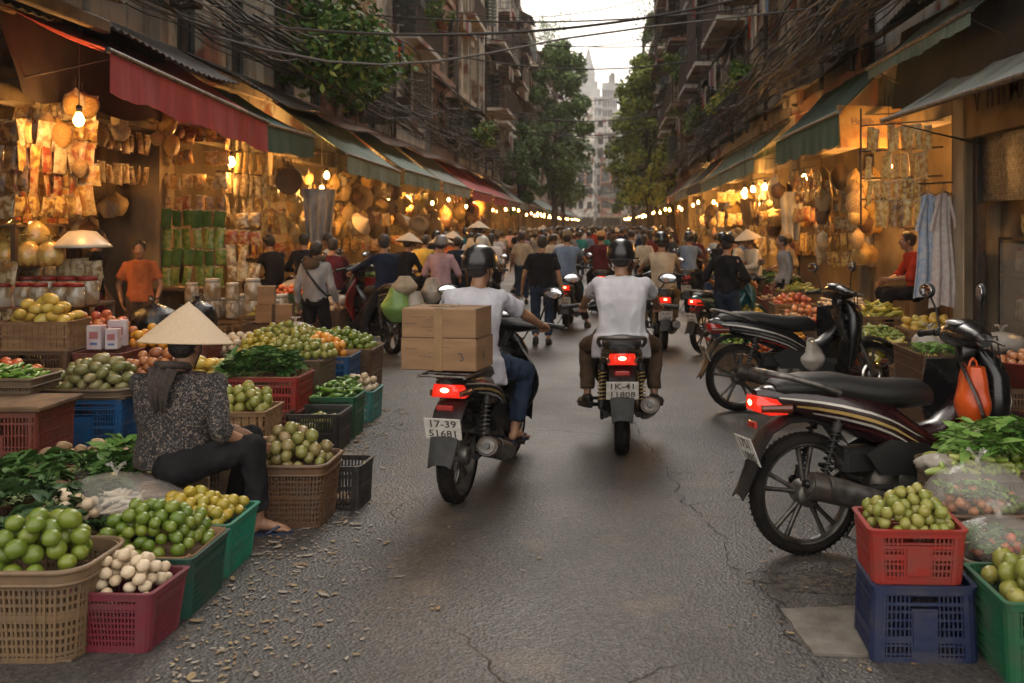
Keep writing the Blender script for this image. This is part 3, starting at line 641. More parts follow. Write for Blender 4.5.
        t.part('helmet', h, [m_helmet, m_dark])
    if head == 'cap':
        h = MB(); h.lathe([(.001, .125), (.05, .118), (.085, .09), (.097, .05), (.099, .015), (.094, .012)], 24, 0, HT @ Matrix.Translation((-.012, 0, .012)), sx=1.06, sy=.92)
        h.grid(lambda u, v: HT @ V(.085 * math.cos((u - .5) * 2) + .08 * v, .085 * math.sin((u - .5) * 2.0), .035 - .02 * v), 8, 3, 0, True, .004); h.ball(HT @ V(-.012, 0, .138), .006, 8, 6, 0)
        t.part('cap', h, [P.get('capmat', CL['khaki'])])
    if head == 'hat':
        h = MB(); Rr = P.get('hat_r', .26); hh = P.get('hat_h', .19); TH = HT @ Matrix.Translation((-.01, 0, P.get('hat_z', .0)))
        pr = [(.002, hh), (.03, hh - .026)]
        for k in range(1, 15): r_ = .03 + (Rr - .03) * k / 14; zz = hh - hh * (r_ / Rr) ** 1.08 ; pr += [(r_ - .003, zz + .0014), (r_, zz)]
        pr += [(Rr, -.006), (Rr - .006, -.006)] + [(Rr * q, hh * (1 - q ** 1.08) - .007) for q in (.9, .6, .3, .05)]
        h.lathe(pr, 48, 0, TH); hi_ = t.part('conical_hat', h, [m_straw])
        s5 = MB()
        for s_ in (1, -1): s5.tube([TH @ V(0, s_ * .1, .07), HT @ V(.02, s_ * .078, -.03), HT @ V(.06, s_ * .012, -.122)], .004, 5)
        t.part('chin_strap', s5, [P.get('strapmat', CL['brown'])], hi_)
    if detail:
        for s_ in (1, -1):
            e = MB(); e.ball(hc + hp @ V(.074, s_ * .031, .003), (.011, .015, .008), 10, 8, 0, hp.to_4x4()); e.ball(hc + hp @ V(.083, s_ * .031, .003), (.004, .0055, .0055), 8, 6, 1, hp.to_4x4())
            t.part('eye', e, [m_eye, m_hair])
        l = MB(); l.ball(hc + hp @ V(.083, 0, -.05), (.008, .022, .007), 10, 6, 0, hp.to_4x4()); t.part('mouth', l, m_lip)
    t.hc = hc
    return t
m_helmet = M('helmet_shell', (.010, .0095, .0095), rough=.28, coat=.25, var=.2)
# ------------------------------------------------------------------ crates and baskets
def outline(w, d, r, n=6):
    pts = []
    for cx, cy, a0 in ((w / 2 - r, d / 2 - r, 0), (-w / 2 + r, d / 2 - r, 90), (-w / 2 + r, -d / 2 + r, 180), (w / 2 - r, -d / 2 + r, 270)):
        for k in range(n + 1): a = R(a0 + 90 * k / n); pts.append((cx + r * math.cos(a), cy + r * math.sin(a)))
    return pts
def around(pts, step):
    P = [V(x, y, 0) for x, y in pts]; P.append(P[0]); out = []; L = [(P[i + 1] - P[i]).length for i in range(len(P) - 1)]; tot = sum(L); n = max(8, round(tot / step))
    i = 0; acc = 0
    for k in range(n):
        t = k * tot / n
        while acc + L[i] < t: acc += L[i]; i += 1
        q = (t - acc) / max(L[i], 1e-9); d = (P[i + 1] - P[i]).normalized(); out.append((P[i].lerp(P[i + 1], q), d))
    return out
CR = {}
def crate_tm(w, d, h, col, taper=.9, r=.03, step=.024, rows=5, panel=True, bands=(.0, .5), bar=.009, key=None, name='crate', liner=None, weave=False):
    key = (w, d, h, col, name, liner, weave)
    if key in CR: return CR[key]
    t = Tm(name, None); m = PC[col]
    def ring(mb, z, zh, th, out=0., mi=0):
        s = taper + (1 - taper) * (z / h); s2 = taper + (1 - taper) * ((z + zh) / h)
        o = outline(w, d, r)
        rs = []
        for sc, zz, off in ((s, z, out), (s2, z + zh, out), (s2, z + zh, out - th), (s, z, out - th)):
            rs.append([V(x * sc + off * math.copysign(min(1, abs(x) / (w * .35)), x), y * sc + off * math.copysign(min(1, abs(y) / (d * .35)), y), zz) for x, y in o])
        mb.rings(rs, mi, False, False, True)
    b = MB()
    ring(b, 0, .022, .012); 
    for k in range(1, rows): ring(b, h * k / rows - .004, .008 if not weave else .012, .006, .0 if not weave else (.002 if k % 2 else -.001))
    for q in bands[1:]: ring(b, h * q - .012, .024, .009, .002)
    o = outline(w * .985, d * .985, r)
    for i, (p, dr) in enumerate(around(o, step)):
        corner = (abs(p.x) > w / 2 - r * 1.6 and abs(p.y) > d / 2 - r * 1.6)
        mid = panel and ((abs(p.x) < w * .14 and abs(p.y) > d * .4))
        bw = (.022 if corner else bar) if not mid else step * 1.05
        if weave: bw = bar
        a = V(p.x * taper, p.y * taper, .01); c = V(p.x, p.y, h - .01); u = dr * bw / 2; n_ = V(dr.y, -dr.x, 0) * (.004 if not corner else .006)
        if weave: n_ = n_ * (1 + .5 * (-1) ** i)
        if mid and not weave:
            c = a.lerp(c, .72)
        b.rings([[a - u - n_, a + u - n_, a + u + n_, a - u + n_], [c - u - n_, c + u - n_, c + u + n_, c - u + n_]], 0, False, False)
    b.box((0, 0, .008), (w * taper * .97, d * taper * .97, .01), 0)
    if not weave and h > .2:
        for sx in (-1, 1):
            for sy in (-1, 1):
                for a_ in (0, 1):
                    c0 = V(sx * (w / 2 * taper - .004 - a_ * .03), sy * (d / 2 * taper - .034 + a_ * .03), 0); c1 = V(sx * (w / 2 - .003 - a_ * .03), sy * (d / 2 - .033 + a_ * .03), h)
                    b.tube([c0, c1], .009, 6, 0)
    t.part('slatted_body', b, m)
    g = MB()
    if weave:
        ring(g, h - .05, .05, .016, .006); 
        o3 = outline(w, d, r)
        g.tube([V(x * 1.02, y * 1.02, h) for x, y in o3], .012, 8, 0, False, True); g.tube([V(x * 1.015, y * 1.015, h - .05) for x, y in o3], .008, 6, 0, False, True)
    else:
        ring(g, h - .03, .03, .010, .006); ring(g, h - .005, .008, .02, .012)
        if panel:
            ring(g, h - .075, .012, .008, .003)
    t.part('rim', g, m)
    if panel and not weave:
        for sy in (-1, 1):
            pn = MB(); pn.box((0, sy * (d / 2 * (taper + 1) / 2 + .004), h * .42), (w * .24, .007, h * .5), 0, Matrix.Rotation(-sy * math.atan((1 - taper) * d / 2 / h) , 3, 'X'))
            t.part('end_panel', pn, m)
    if liner:
        l = MB(); o2 = outline(w * .95, d * .95, r)
        rs = []
        for z, sc in ((h - .03, .97), (h + .012, 1.03), (h + .014, 1.01), (h - .03, .955)):
            rs.append([V(x * sc + .004 * math.sin(k * 1.7), y * sc + .004 * math.cos(k * 2.3), z + .006 * math.sin(k * 1.1)) for k, (x, y) in enumerate(o2)])
        l.rings(rs, 0, True, False); l.box((0, 0, h - .06), (w * .9, d * .9, .01))
        t.part('liner', l, liner)
    CR[key] = t; return t
def crate(x, y, w, d, h, col, label, z=0, rot=0, group=None, cat='crate', **k):
    nm = k.pop('name', 'crate')
    t = crate_tm(w, d, h, col, name=nm, **k); t.put((x, y, z), (0, 0, R(rot)), label, cat, group)
    return z + h
# ------------------------------------------------------------------ fruit and vegetables
def fmesh(kind, hi=True):
    k = ('f', kind, hi)
    if k in CR: return CR[k]
    nu, nv = (18, 12) if hi else (10, 7); mb = MB(); out = []
    rr = random.Random(len(kind) * 7 + hi)
    stem = m_bark
    def body(prof, sx=1., sy=1., bend=0., rough=0., seed=0):
        o = len(mb.v); mb.lathe(prof, nu, 0, None, True, True, sx, sy)
        for i in range(o, len(mb.v)):
            p = Vector(mb.v[i]); p.x += bend * p.z * p.z
            if rough: p = p * (1 + rough * noise.noise(p * 1.6 + V(seed, 3, 1)))
            mb.v[i] = tuple(p)
    def ov(ax=1., tip=0., tail=0., pw=1.):
        pr = []
        for i in range(nv + 1):
            a = PI * max(.03, min(nv - .03, i)) / nv; z = -math.cos(a) * ax; r = math.sin(a) ** pw
            if z > 0: z += tip * max(0, 1 - r * 2.2); 
            else: z -= tail * max(0, 1 - r * 2.2)
            pr.append((r, z))
        return pr
    if kind == 'lime': body(ov(1.08, .06)); mb.cyl((0, 0, 1.06), (0, 0, 1.16), .09, .07, 6, 1)
    elif kind == 'mango': body(ov(1.35, 0, 0, .95), 1, .84, .10); mb.cyl((0, 0, 1.3), (0, 0, 1.44), .07, .06, 6, 1)
    elif kind == 'ripe': body(ov(1.3, 0, 0, .95), 1, .86, .12); mb.cyl((0, 0, 1.27), (0, 0, 1.4), .06, .05, 6, 1)
    elif kind == 'lemon': body(ov(1.15, .22, .12))
    elif kind in ('orange', 'tomato', 'apple', 'peach'):
        pr = ov(.92); pr[-1] = (.02, .78); pr[-2] = (pr[-2][0], .86); body(pr, rough=.04); mb.cyl((0, 0, .76), (.03, 0, .93), .07, .05, 6, 1)
    elif kind == 'avocado': body(ov(1.25, 0, .1, .9), 1, .93, .06, .08); mb.cyl((0, 0, 1.22), (0, 0, 1.33), .08, .07, 6, 1)
    elif kind in ('guava', 'pale'): body(ov(1.08, .03, .02), rough=.12); mb.cyl((0, 0, 1.03), (0, 0, 1.12), .13, .16, 7, 1)
    elif kind == 'onion': body([(max(.02, math.sin(PI * i / nv) ** .9), -.86 * math.cos(PI * i / nv)) for i in range(nv)] + [(.10, .86), (.06, .93)], rough=.10); mb.cyl((0, 0, -.95), (0, 0, -.84), .15, .18, 7, 1)
    elif kind == 'potato': body(ov(1.3), 1, .85, .05, .25)
    elif kind == 'ginger':
        body(ov(1.7), .7, .6, .1, .3); mb.ball((.6, .1, .5), (.5, .45, .55), 10, 7); mb.ball((-.5, .2, -.4), (.5, .4, .5), 10, 7)
    elif kind in ('pepper', 'cucumber', 'radish', 'banana'):
        ln = {'pepper': 2.6, 'cucumber': 3.4, 'radish': 4., 'banana': 3.6}[kind]; bd = {'pepper': .25, 'cucumber': .12, 'radish': .1, 'banana': .55}[kind]
        pts = []; rad = []
        for i in range(11):
            t = i / 10; z = (t - .5) * ln * 2; pts.append((bd * ln * (2 * t - 1) ** 2, .1 * math.sin(t * 5), z)); q = math.sin(PI * (.06 + .88 * t)) ** .45
            rad.append(q * (1 if kind != 'pepper' and kind != 'radish' else (1.15 - .75 * t)))
        mb.tube(pts, rad, max(8, nu // 2), 0); a = Vector(pts[0]); mb.tube([a, a + V(.1, 0, -.45)], [.28, .16], 6, 1)
    me = mb.mesh(kind, [FM[kind], stem]); CR[k] = me; return me
FN = {'ripe': 'mango', 'pale': 'guava'}
def heap(kind, x, y, z, a, b, hd, r, label, shape='e', rot=0, group=None, seed=1, hi=True, nm=None, limit=999, tries=26, cat=None, cover=.82, base=None, maxn=None):
    """fruits settled one by one on a low mound inside a tray of half sizes a, b"""
    rr = random.Random(seed); P = []; nm = nm or FN.get(kind, kind)
    long = kind in ('pepper', 'cucumber', 'radish', 'banana', 'ginger')
    area = (PI if shape == 'e' else 4) * a * b; rs = r * (1.5 if long else 1)
    n = int(area / (PI * rs * rs) * cover * 1.55); n = min(n, maxn or 999)
    def dome(u, v):
        q = (u / a) ** 2 + (v / b) ** 2 if shape == 'e' else max(abs(u / a), abs(v / b)) ** 2
        return hd * max(0, 1 - q ** 1.1)
    arr = np.zeros((0, 4))
    for i in range(n):
        best = None; ri = r * rr.uniform(.86, 1.12); re = ri * (1.25 if long else .98)
        for _ in range(tries):
            u, v = rr.uniform(-1, 1), rr.uniform(-1, 1)
            if shape == 'e' and u * u + v * v > 1: continue
            u *= a - re * .8; v *= b - re * .8; zz = max(0, dome(u, v) - 2.3 * re) + re * .6
            if len(arr):
                d2 = (arr[:, 0] - u) ** 2 + (arr[:, 1] - v) ** 2; s = (arr[:, 3] + re) * .95; k = d2 < s * s
                if k.any(): zz = max(zz, float((arr[k, 2] + np.sqrt(s[k] ** 2 - d2[k])).max()))
            ex = zz + re - dome(u, v) - re * .9
            if best is None or ex < best[0]: best = (ex, u, v, zz)
        if best is None or best[0] > re * 1.15: continue
        arr = np.vstack([arr, [best[1], best[2], best[3], re]]); P.append((*best[1:], ri))
    c, s_ = math.cos(R(rot)), math.sin(R(rot)); me = fmesh(kind, hi)
    for u, v, zz, ri in P:
        if long: e = (R(90) + rr.uniform(-.3, .3), rr.uniform(-3, 3), rr.uniform(-.6, .6) + R(rot) + PI / 2 * (rr.random() < .25))
        elif kind in ('mango', 'avocado', 'ripe', 'potato', 'lemon', 'lime'): e = (R(90) + rr.uniform(-.6, .6), rr.uniform(-.5, .5), rr.uniform(0, 6.3))
        else: e = (rr.uniform(-.7, .7), rr.uniform(-.7, .7), rr.uniform(0, 6.3))
        o = link(nm, me, None, (x + u * c - v * s_, y + u * s_ + v * c, z + zz), e, ri)
        tag(o, label, cat or nm, group or label)
    return len(P)
def mound(x, y, z, a, b, h, mat, label=None): pass
# leafy bunches
def bunch_mesh(kind, seed=0):
    k = ('bunch', kind, seed)
    if k in CR: return CR[k]
    rr = random.Random(seed + 11); mb = MB()
    n = {'greens': 26, 'broad': 15, 'herb': 44}[kind]; L0 = {'greens': .17, 'broad': .16, 'herb': .07}[kind]; W0 = {'greens': .028, 'broad': .06, 'herb': .016}[kind]
    for i in range(n):
        az = rr.gauss(0, .42 if kind != 'herb' else 2.); up = rr.uniform(-.05, .55); L = L0 * rr.uniform(.7, 1.15); w = W0 * rr.uniform(.7, 1.3); cur = rr.uniform(.2, 1.3); tw = rr.uniform(-.9, .9)
        o = V(rr.uniform(-.07, .05), rr.uniform(-.05, .05), rr.uniform(.0, .035)); D = Matrix.Rotation(az, 3, 'Z') @ Matrix.Rotation(-up, 3, 'Y')
        T = (Matrix.Translation(o) @ D.to_4x4() @ Matrix.Rotation(tw, 4, 'X'))
        def fn(u, v):
            s_ = math.sin(PI * min(1, .04 + .96 * u) ** .8) ** .8; y = (v - .5) * 2
            return T @ V(L * u, y * w * s_, -cur * L * .5 * u * u + abs(y) * w * .35 + .004 * math.sin(u * 17 + i))
        mb.grid(fn, 6, 2, 0, True); mb.tube([T @ V(-L * .45, 0, -.004), T @ V(0, 0, 0), T @ V(L * .75, 0, -cur * L * .28)], [.0035, .003, .0015], 4, 1)
    me = mb.mesh('leafy_bunch', [LM['bright' if kind != 'broad' else 'mid'], M('leaf_stalk', (.3, .36, .14), rough=.5)]); CR[k] = me; return me
def greens(kind, x, y, z, a, b, hd, n, label, leaf='bright', group=None, seed=0, rot=0, sc=1., dirn=None, nm='vegetable_bunch'):
    rr = random.Random(seed)
    for i in range(n):
        u, v = rr.uniform(-1, 1), rr.uniform(-1, 1)
        if u * u + v * v > 1.3: u *= .7; v *= .7
        zz = hd * max(0, 1 - (u * u + v * v) * .8) * rr.uniform(.75, 1.)
        o = link(nm, bunch_mesh(kind, i % 4), None, (x + u * a, y + v * b, z + zz), (rr.uniform(-.35, .35), rr.uniform(-.35, .25), (rr.uniform(-.7, .7) + dirn) if dirn is not None else rr.uniform(0, 6.3)), sc * rr.uniform(.85, 1.15))
        setmats(o, {0: LM[leaf]}); tag(o, label, 'greens', group or label)
# bags
def bag(x, y, z, rx, ry, h, label, mat, seed=0, name='plastic_bag', cat='plastic bag', rot=0, knot=True, group=None):
    mb = MB(); rr = random.Random(seed); n = 40
    pr = [(.05, 0), (.75, .0), (.95, .1), (1.03, .3), (.98, .52), (.78, .74), (.45, .9), (.16, .985), (.06, 1.0)]
    rs = []
    for r_, zz in pr:
        zz2 = zz; rs.append([V(rx * r_ * math.cos(a) * (1 + .16 * noise.noise(V(math.cos(a) * 1.6, math.sin(a) * 1.6, zz * 2 + seed)) + .045 * math.sin(5 * a + seed) + .03 * math.sin(13 * a + seed * 2 + zz * 3) * (zz + .3)), ry * r_ * math.sin(a) * (1 + .05 * math.sin(4 * a + 1)), zz * h + .012 * math.sin(7 * a) * (1 - zz)) for a in [2 * PI * k / n for k in range(n)]])
    mb.rings(rs, 0, True, False)
    if knot:
        mb.ball((0, 0, h * 1.0), (.014, .013, .016), 10, 6)
        for k in range(4):
            a = k * 1.3 + seed; T = Matrix.Translation((0, 0, h)) @ Matrix.Rotation(a, 4, 'Z')
            mb.grid(lambda u, v, T=T, k=k: T @ V(.004 + .045 * u, (v - .5) * (.012 + .05 * u), .05 * math.sin(u * 1.9) + .008 * math.sin(v * 9 + k)), 5, 5, 0, True)
    return thing(name, mb, mat, label, cat, (x, y, z), R(rot), group)
# packets, jars, boxes
def packet_mesh(v=0):
    k = ('pk', v)
    if k in CR: return CR[k]
    rr = random.Random(v); w, h, d = [(.075, .11, .028), (.06, .13, .02), (.09, .09, .035), (.05, .15, .018)][v % 4]; mb = MB()
    for sg in (1, -1):
        mb.grid(lambda a, b, sg=sg: V((a - .5) * 2 * w * (1 - .06 * math.sin(b * PI)), sg * d * (math.sin(PI * a) * math.sin(PI * (.06 + .88 * b))) ** .55 * (1 + .18 * noise.noise(V(a * 4, b * 5, sg + v))), (b - .5) * 2 * h + .004 * math.sin(a * 12)), 9, 10, 0, True)
    mb.box((0, 0, h + .008), (w * 2, .004, .02), 1)
    me = mb.mesh('snack_packet', [PM[0], PM[3]]); CR[k] = me; return me
def packets(x0, y0, x1, y1, z0, z1, cols, rows, label, group, seed=0, pal=PM, sc=1., nm='snack_packet', cat='packet', jit=.02, vs=(0, 1, 2)):
    rr = random.Random(seed); ang = math.atan2(y1 - y0, x1 - x0)
    for j in range(rows):
        z = z0 + (z1 - z0) * j / max(1, rows - 1); v = rr.choice(vs); mt = rr.choice(pal)
        for i in range(cols):
            if rr.random() < .05: continue
            if rr.random() < .25: mt = rr.choice(pal)
            t = (i + .5) / cols
            o = link(nm, packet_mesh(v), None, (x0 + (x1 - x0) * t + rr.uniform(-jit, jit), y0 + (y1 - y0) * t + rr.uniform(-jit, jit), z + rr.uniform(-.015, .015)), (rr.uniform(-.2, .2), rr.uniform(-.12, .12), ang + rr.uniform(-.35, .35)), sc * rr.uniform(.9, 1.12))
            setmats(o, {0: mt}); tag(o, label, cat, group)
def jar_tm():
    if 'jar' in CR: return CR['jar']
    t = Tm('jar'); b = MB(); b.lathe([(.001, 0), (.07, 0), (.08, .012), (.08, .15), (.065, .175), (.06, .18)], 20); t.part('glass_body', b, m_glass)
    l = MB(); l.lathe([(.06, .178), (.068, .178), (.068, .205), (.062, .21), (.001, .21)], 20); t.part('lid', l, PC['red']); CR['jar'] = t; return t
def carton_mesh(w, d, h):
    k = ('ct', w, d, h)
    if k in CR: return CR[k]
    mb = MB(); mb.box((0, 0, h / 2), (w, d, h), 0, None, .004); mb.box((0, 0, h + .001), (.03, d + .004, .002), 1); mb.box((0, -d / 2 - .0015, h * .86), (.03, .003, h * .28), 1)
    me = mb.mesh('carton', [m_card, m_tape]); CR[k] = me; return me
# lamps
m_bulb = M('bulb_glow', (1, .8, .5), emis=(1., .50, .16), es=30.)
m_bulb.cycles.emission_sampling = 'NONE'
BT = Tm('hanging_bulb'); _b = MB(); _b.lathe([(.001, -.075), (.018, -.072), (.033, -.05), (.036, -.03), (.028, -.005), (.016, .018), (.014, .03)], 14); _i = BT.part('bulb', _b, m_bulb)
_b = MB(); _b.lathe([(.016, .022), (.02, .024), (.02, .065), (.008, .075), (.001, .076)], 12); BT.part('socket', _b, m_dark)
_b = MB(); _b.tube([(0, 0, .07), (.003, 0, .3), (0, .004, .62)], .004, 5); BT.part('cord', _b, m_cable)
NB = 0
def bulb(x, y, z, label, power=22., group=None, sc=1.4, light=True):
    global NB; NB += 1
    r = BT.put((x, y, z), 0, label, 'light bulb', group, sc)
    if light:
        ld = bpy.data.lights.new('bulb_light', 'POINT'); ld.energy = power * 14.; ld.color = (1., .49, .135); ld.shadow_soft_size = .062
        lo = bpy.data.objects.new('bulb_light', ld); COL.objects.link(lo); lo.parent = r; lo.location = (0, 0, -.035)
    return r
# ------------------------------------------------------------------ ground
def build_ground():
    m = M('asphalt', (.055, .05, .046), rough=.7); nt = m.node_tree; N = nt.nodes; L = nt.links; b = N['Principled BSDF']
    ge = N.new('ShaderNodeNewGeometry')
    def nz(sc, det=6, st=(1, 1, 1), kind='ShaderNodeTexNoise'):
        mp = N.new('ShaderNodeMapping'); mp.inputs['Scale'].default_value = st; L.new(ge.outputs['Position'], mp.inputs[0])
        x = N.new(kind); x.inputs['Scale'].default_value = sc
        if 'Detail' in x.inputs: x.inputs['Detail'].default_value = det
        L.new(mp.outputs[0], x.inputs['Vector']); return x
    def mr(s, a, c, lo=0., hi=1.):
        r = N.new('ShaderNodeMapRange'); r.inputs[1].default_value = a; r.inputs[2].default_value = c; r.inputs[3].default_value = lo; r.inputs[4].default_value = hi; L.new(s, r.inputs[0]); return r.outputs[0]
    def mix(f, x, y):
        k = N.new('ShaderNodeMix'); k.data_type = 'RGBA'
        if isinstance(f, float): k.inputs[0].default_value = f
        else: L.new(f, k.inputs[0])
        for i, c in ((6, x), (7, y)):
            if isinstance(c, tuple): k.inputs[i].default_value = (*c, 1)
            else: L.new(c, k.inputs[i])
        return k.outputs[2]
    big = nz(.7, 8); mid = nz(5, 6); fine = nz(120, 3); agg = nz(70, 0, kind='ShaderNodeTexVoronoi'); grit = nz(38, 4)
    c = mix(mr(big.outputs['Fac'], .35, .65), (.060, .053, .048), (.042, .037, .034))
    c = mix(mr(mid.outputs['Fac'], .45, .7), c, (.050, .044, .039))
    c = mix(mr(nz(1.3, 7, (1, .18, 1)).outputs['Fac'], .5, .72, 0, .35), c, (.040, .036, .034))
    cellr = nz(62, 0, kind='ShaderNodeTexVoronoi'); c = mix(mr(cellr.outputs['Color'], .62, .95, 0, .42), c, (.14, .125, .115)); c = mix(mr(cellr.outputs['Color'], .38, .1, 0, .6), c, (.014, .012, .011))  # random aggregate tone; its pale cells also paint the grit's sparkle
    cell2 = nz(150, 0, kind='ShaderNodeTexVoronoi'); c = mix(mr(cell2.outputs['Color'], .7, .95, 0, .4), c, (.17, .15, .13))
    c = mix(mr(fine.outputs['Fac'], .62, .75, 0, .6), c, (.018, .016, .015))
    c = mix(mr(grit.outputs['Fac'], .52, .66, 0, .6), c, (.022, .02, .018))
    c = mix(mr(nz(1.7, 9).outputs['Fac'], .60, .70, 0, .5), c, (.14, .105, .075))
    # cracks
    dv = N.new('ShaderNodeVectorMath'); dv.operation = 'MULTIPLY_ADD'; dv.inputs[1].default_value = (.35, .35, .35); L.new(nz(2.2, 5).outputs['Color'], dv.inputs[0]); L.new(ge.outputs['Position'], dv.inputs[2])
    vo = N.new('ShaderNodeTexVoronoi'); vo.feature = 'DISTANCE_TO_EDGE'; vo.inputs['Scale'].default_value = .8; L.new(dv.outputs[0], vo.inputs['Vector'])
    ck = N.new('ShaderNodeMath'); ck.operation = 'MULTIPLY'; L.new(mr(vo.outputs['Distance'], .006, .0), ck.inputs[0]); L.new(mr(nz(.45, 3).outputs['Fac'], .50, .60, 0, .9), ck.inputs[1])
    c = mix(ck.outputs[0], c, (.014, .012, .011))
    L.new(c, b.inputs['Base Color'])
    L.new(mr(big.outputs['Fac'], .3, .7, .40, .6), b.inputs['Roughness']); b.inputs['Specular IOR Level'].default_value = .38
    h = N.new('ShaderNodeMath'); h.operation = 'MULTIPLY_ADD'; h.inputs[1].default_value = .25; L.new(grit.outputs['Fac'], h.inputs[0]); L.new(mr(agg.outputs['Distance'], 0, .3, .5, 0), h.inputs[2])
    h0 = N.new('ShaderNodeMath'); h0.operation = 'MULTIPLY_ADD'; h0.inputs[1].default_value = .9; L.new(cellr.outputs['Distance'], h0.inputs[0]); L.new(h.outputs[0], h0.inputs[2])
    h2 = N.new('ShaderNodeMath'); h2.operation = 'MULTIPLY_ADD'; h2.inputs[1].default_value = -2.2; L.new(ck.outputs[0], h2.inputs[0]); L.new(h0.outputs[0], h2.inputs[2])
    bp = N.new('ShaderNodeBump'); bp.inputs['Strength'].default_value = .6; bp.inputs['Distance'].default_value = .008; L.new(h2.outputs[0], bp.inputs['Height']); L.new(bp.outputs[0], b.inputs['Normal'])
    g = MB(); g.add([(-900, -60, 0), (900, -60, 0), (900, 1500, 0), (-900, 1500, 0)], [(0, 1, 2, 3)]); struct('road', g, m)
    mp_ = M('pavement_concrete', (.2, .18, .15), (.11, .095, .08), rough=.85, scale=3, detail=8, bump=.4, world=True)
    for n, x0, x1 in (('left', -9, -5.1), ('right', 3.3, 7)):
        p = MB(); p.box(((x0 + x1) / 2, 92, .05), (x1 - x0, 196, .1), 0, None, .02); struct('pavement', p, mp_)
    # concrete inspection slab in the road, sunk slightly and chipped
    s = MB(); n = 44; rs = []
    pts = [(.79, 4.52), (1.15, 4.56), (1.28, 4.35), (1.20, 4.03), (.84, 4.05)]; out = []
    for i in range(5):
        a, c_ = pts[i], pts[(i + 1) % 5]
        for k in range(9): t = k / 9; q = noise.noise(V(i * 3 + t * 5, 2, 7)) * .014; out.append((a[0] + (c_[0] - a[0]) * t + q, a[1] + (c_[1] - a[1]) * t + q))
    s.prism(out, -.05, .012); struct('concrete_patch', s, M('patch_concrete', (.17, .15, .125), (.095, .08, .066), rough=.8, scale=9, detail=9, bump=.7, bscale=60, world=True))
    for i, (cx, cy, rx, ry) in enumerate(((1.02, 4.88, .27, .15),)):
        s = MB(); s.prism([(cx + rx * math.cos(a) * (1 + .4 * noise.noise(V(math.cos(a) * 2.3, math.sin(a) * 2.3, i + .5))), cy + ry * math.sin(a) * (1 + .4 * noise.noise(V(math.sin(a) * 2.4, 4.3, i + math.cos(a))))) for a in [2 * PI * k / 40 for k in range(40)]], -.02, .004 + .001 * i)
        struct('gravel_pothole', s, M('pothole_gravel', (.085, .068, .053), (.022, .019, .017), rough=.6, scale=26, detail=8, bump=3., bscale=60, world=True, lo=.44, hi=.56))
    def path_strip(pts, w_, z, name, m_, seed):
        rq = random.Random(seed); P = []; 
        for a, b_ in zip(pts, pts[1:]):
            for k in range(14): t = k / 14; P.append((a[0] + (b_[0] - a[0]) * t + rq.gauss(0, .014), a[1] + (b_[1] - a[1]) * t + rq.gauss(0, .014)))
        vs = []
        for x, y in P: q = w_ * rq.uniform(.15, 1.3); vs += [(x - q, y, z), (x + q, y + .3 * q, z)]
        s = MB(); s.add(vs, [(2 * i, 2 * i + 1, 2 * i + 3, 2 * i + 2) for i in range(len(P) - 1)]); struct(name, s, m_)
    mck = M('crack_shadow', (.014, .012, .011), rough=.9)
    path_strip([(.20, 9.8), (.28, 8.2), (.42, 7.3), (.50, 6.3), (.66, 5.6), (.62, 5.1), (.80, 4.62), (.76, 4.3), (.84, 3.9), (.7, 3.5)], .0032, .004, 'road_crack', mck, 1); path_strip([(.62, 5.1), (.85, 5.0), (1.1, 5.08)], .006, .004, 'road_crack', mck, 2)
    path_strip([(1.15, 7.2), (.8, 7.0), (.45, 7.05)], .005, .004, 'road_crack', mck, 3); path_strip([(-1.3, 9.5), (-1.1, 8.1), (-1.25, 7.3)], .004, .004, 'road_crack', mck, 4)
    for i, (cx, cy, rx, ry, cl) in enumerate(((.35, 9.0, .55, .7, .036), (-.75, 4.9, .5, .35, .05), (.05, 6.35, .28, .5, .03), (-.95, 6.9, .3, .5, .03))):
        s = MB(); s.prism([(cx + rx * math.cos(a) * (1 + .5 * noise.noise(V(math.cos(a) * 1.6, math.sin(a) * 1.6, i))), cy + ry * math.sin(a) * (1 + .5 * noise.noise(V(math.sin(a) * 1.7, 3.1, i + math.cos(a))))) for a in [2 * PI * k / 60 for k in range(60)]], -.02, .002)
        if i < 0: struct('asphalt_patch', s, M('dark_asphalt_patch', (.040, .036, .033), (.075, .068, .06), rough=.6, scale=70, detail=5, bump=1., bscale=110, world=True, lo=.45, hi=.6))
    # fallen leaves and husks
    lf = MB(); rr = random.Random(4)
    def scrap(x, y, s_):
        a = rr.uniform(0, 6.3); T = Matrix.Translation((x, y, .006)) @ Matrix.Rotation(a, 4, 'Z'); w = rr.uniform(.25, .55); c = rr.uniform(.1, .5); n_ = rr.uniform(-.2, .2)
        lf.grid(lambda u, v: T @ V(s_ * (u - .5) * 2, s_ * w * math.sin(PI * (.08 + .84 * u)) * (v - .5) * 2 + n_ * s_ * u, c * s_ * ((u - .5) ** 2 + (v - .5) ** 2) * .9), 4, 2, rr.choice((0, 0, 1, 2)), True)
    for i in range(1300):
        y = rr.uniform(3.75, 9.5); x = -1.72 - .16 * (y - 4) / 2 + abs(rr.gauss(0, .30)) * (1.15 if y < 6.4 else .7) - .05
        if x > -.6 and rr.random() < .8: continue
        scrap(x, y, rr.uniform(.006, .020) * (1 if rr.random() < .92 else 2))
    for i in range(150): scrap(rr.uniform(-2.8, 3), rr.uniform(4, 20), rr.uniform(.008, .022))
    for i in range(90): scrap(rr.gauss(1.0, .3), rr.uniform(3.9, 5.2), rr.uniform(.006, .018))
    for i in range(160): y = rr.uniform(6, 14); scrap(-2.3 - .12 * (y - 8) + rr.gauss(0, .25), y, rr.uniform(.01, .03))
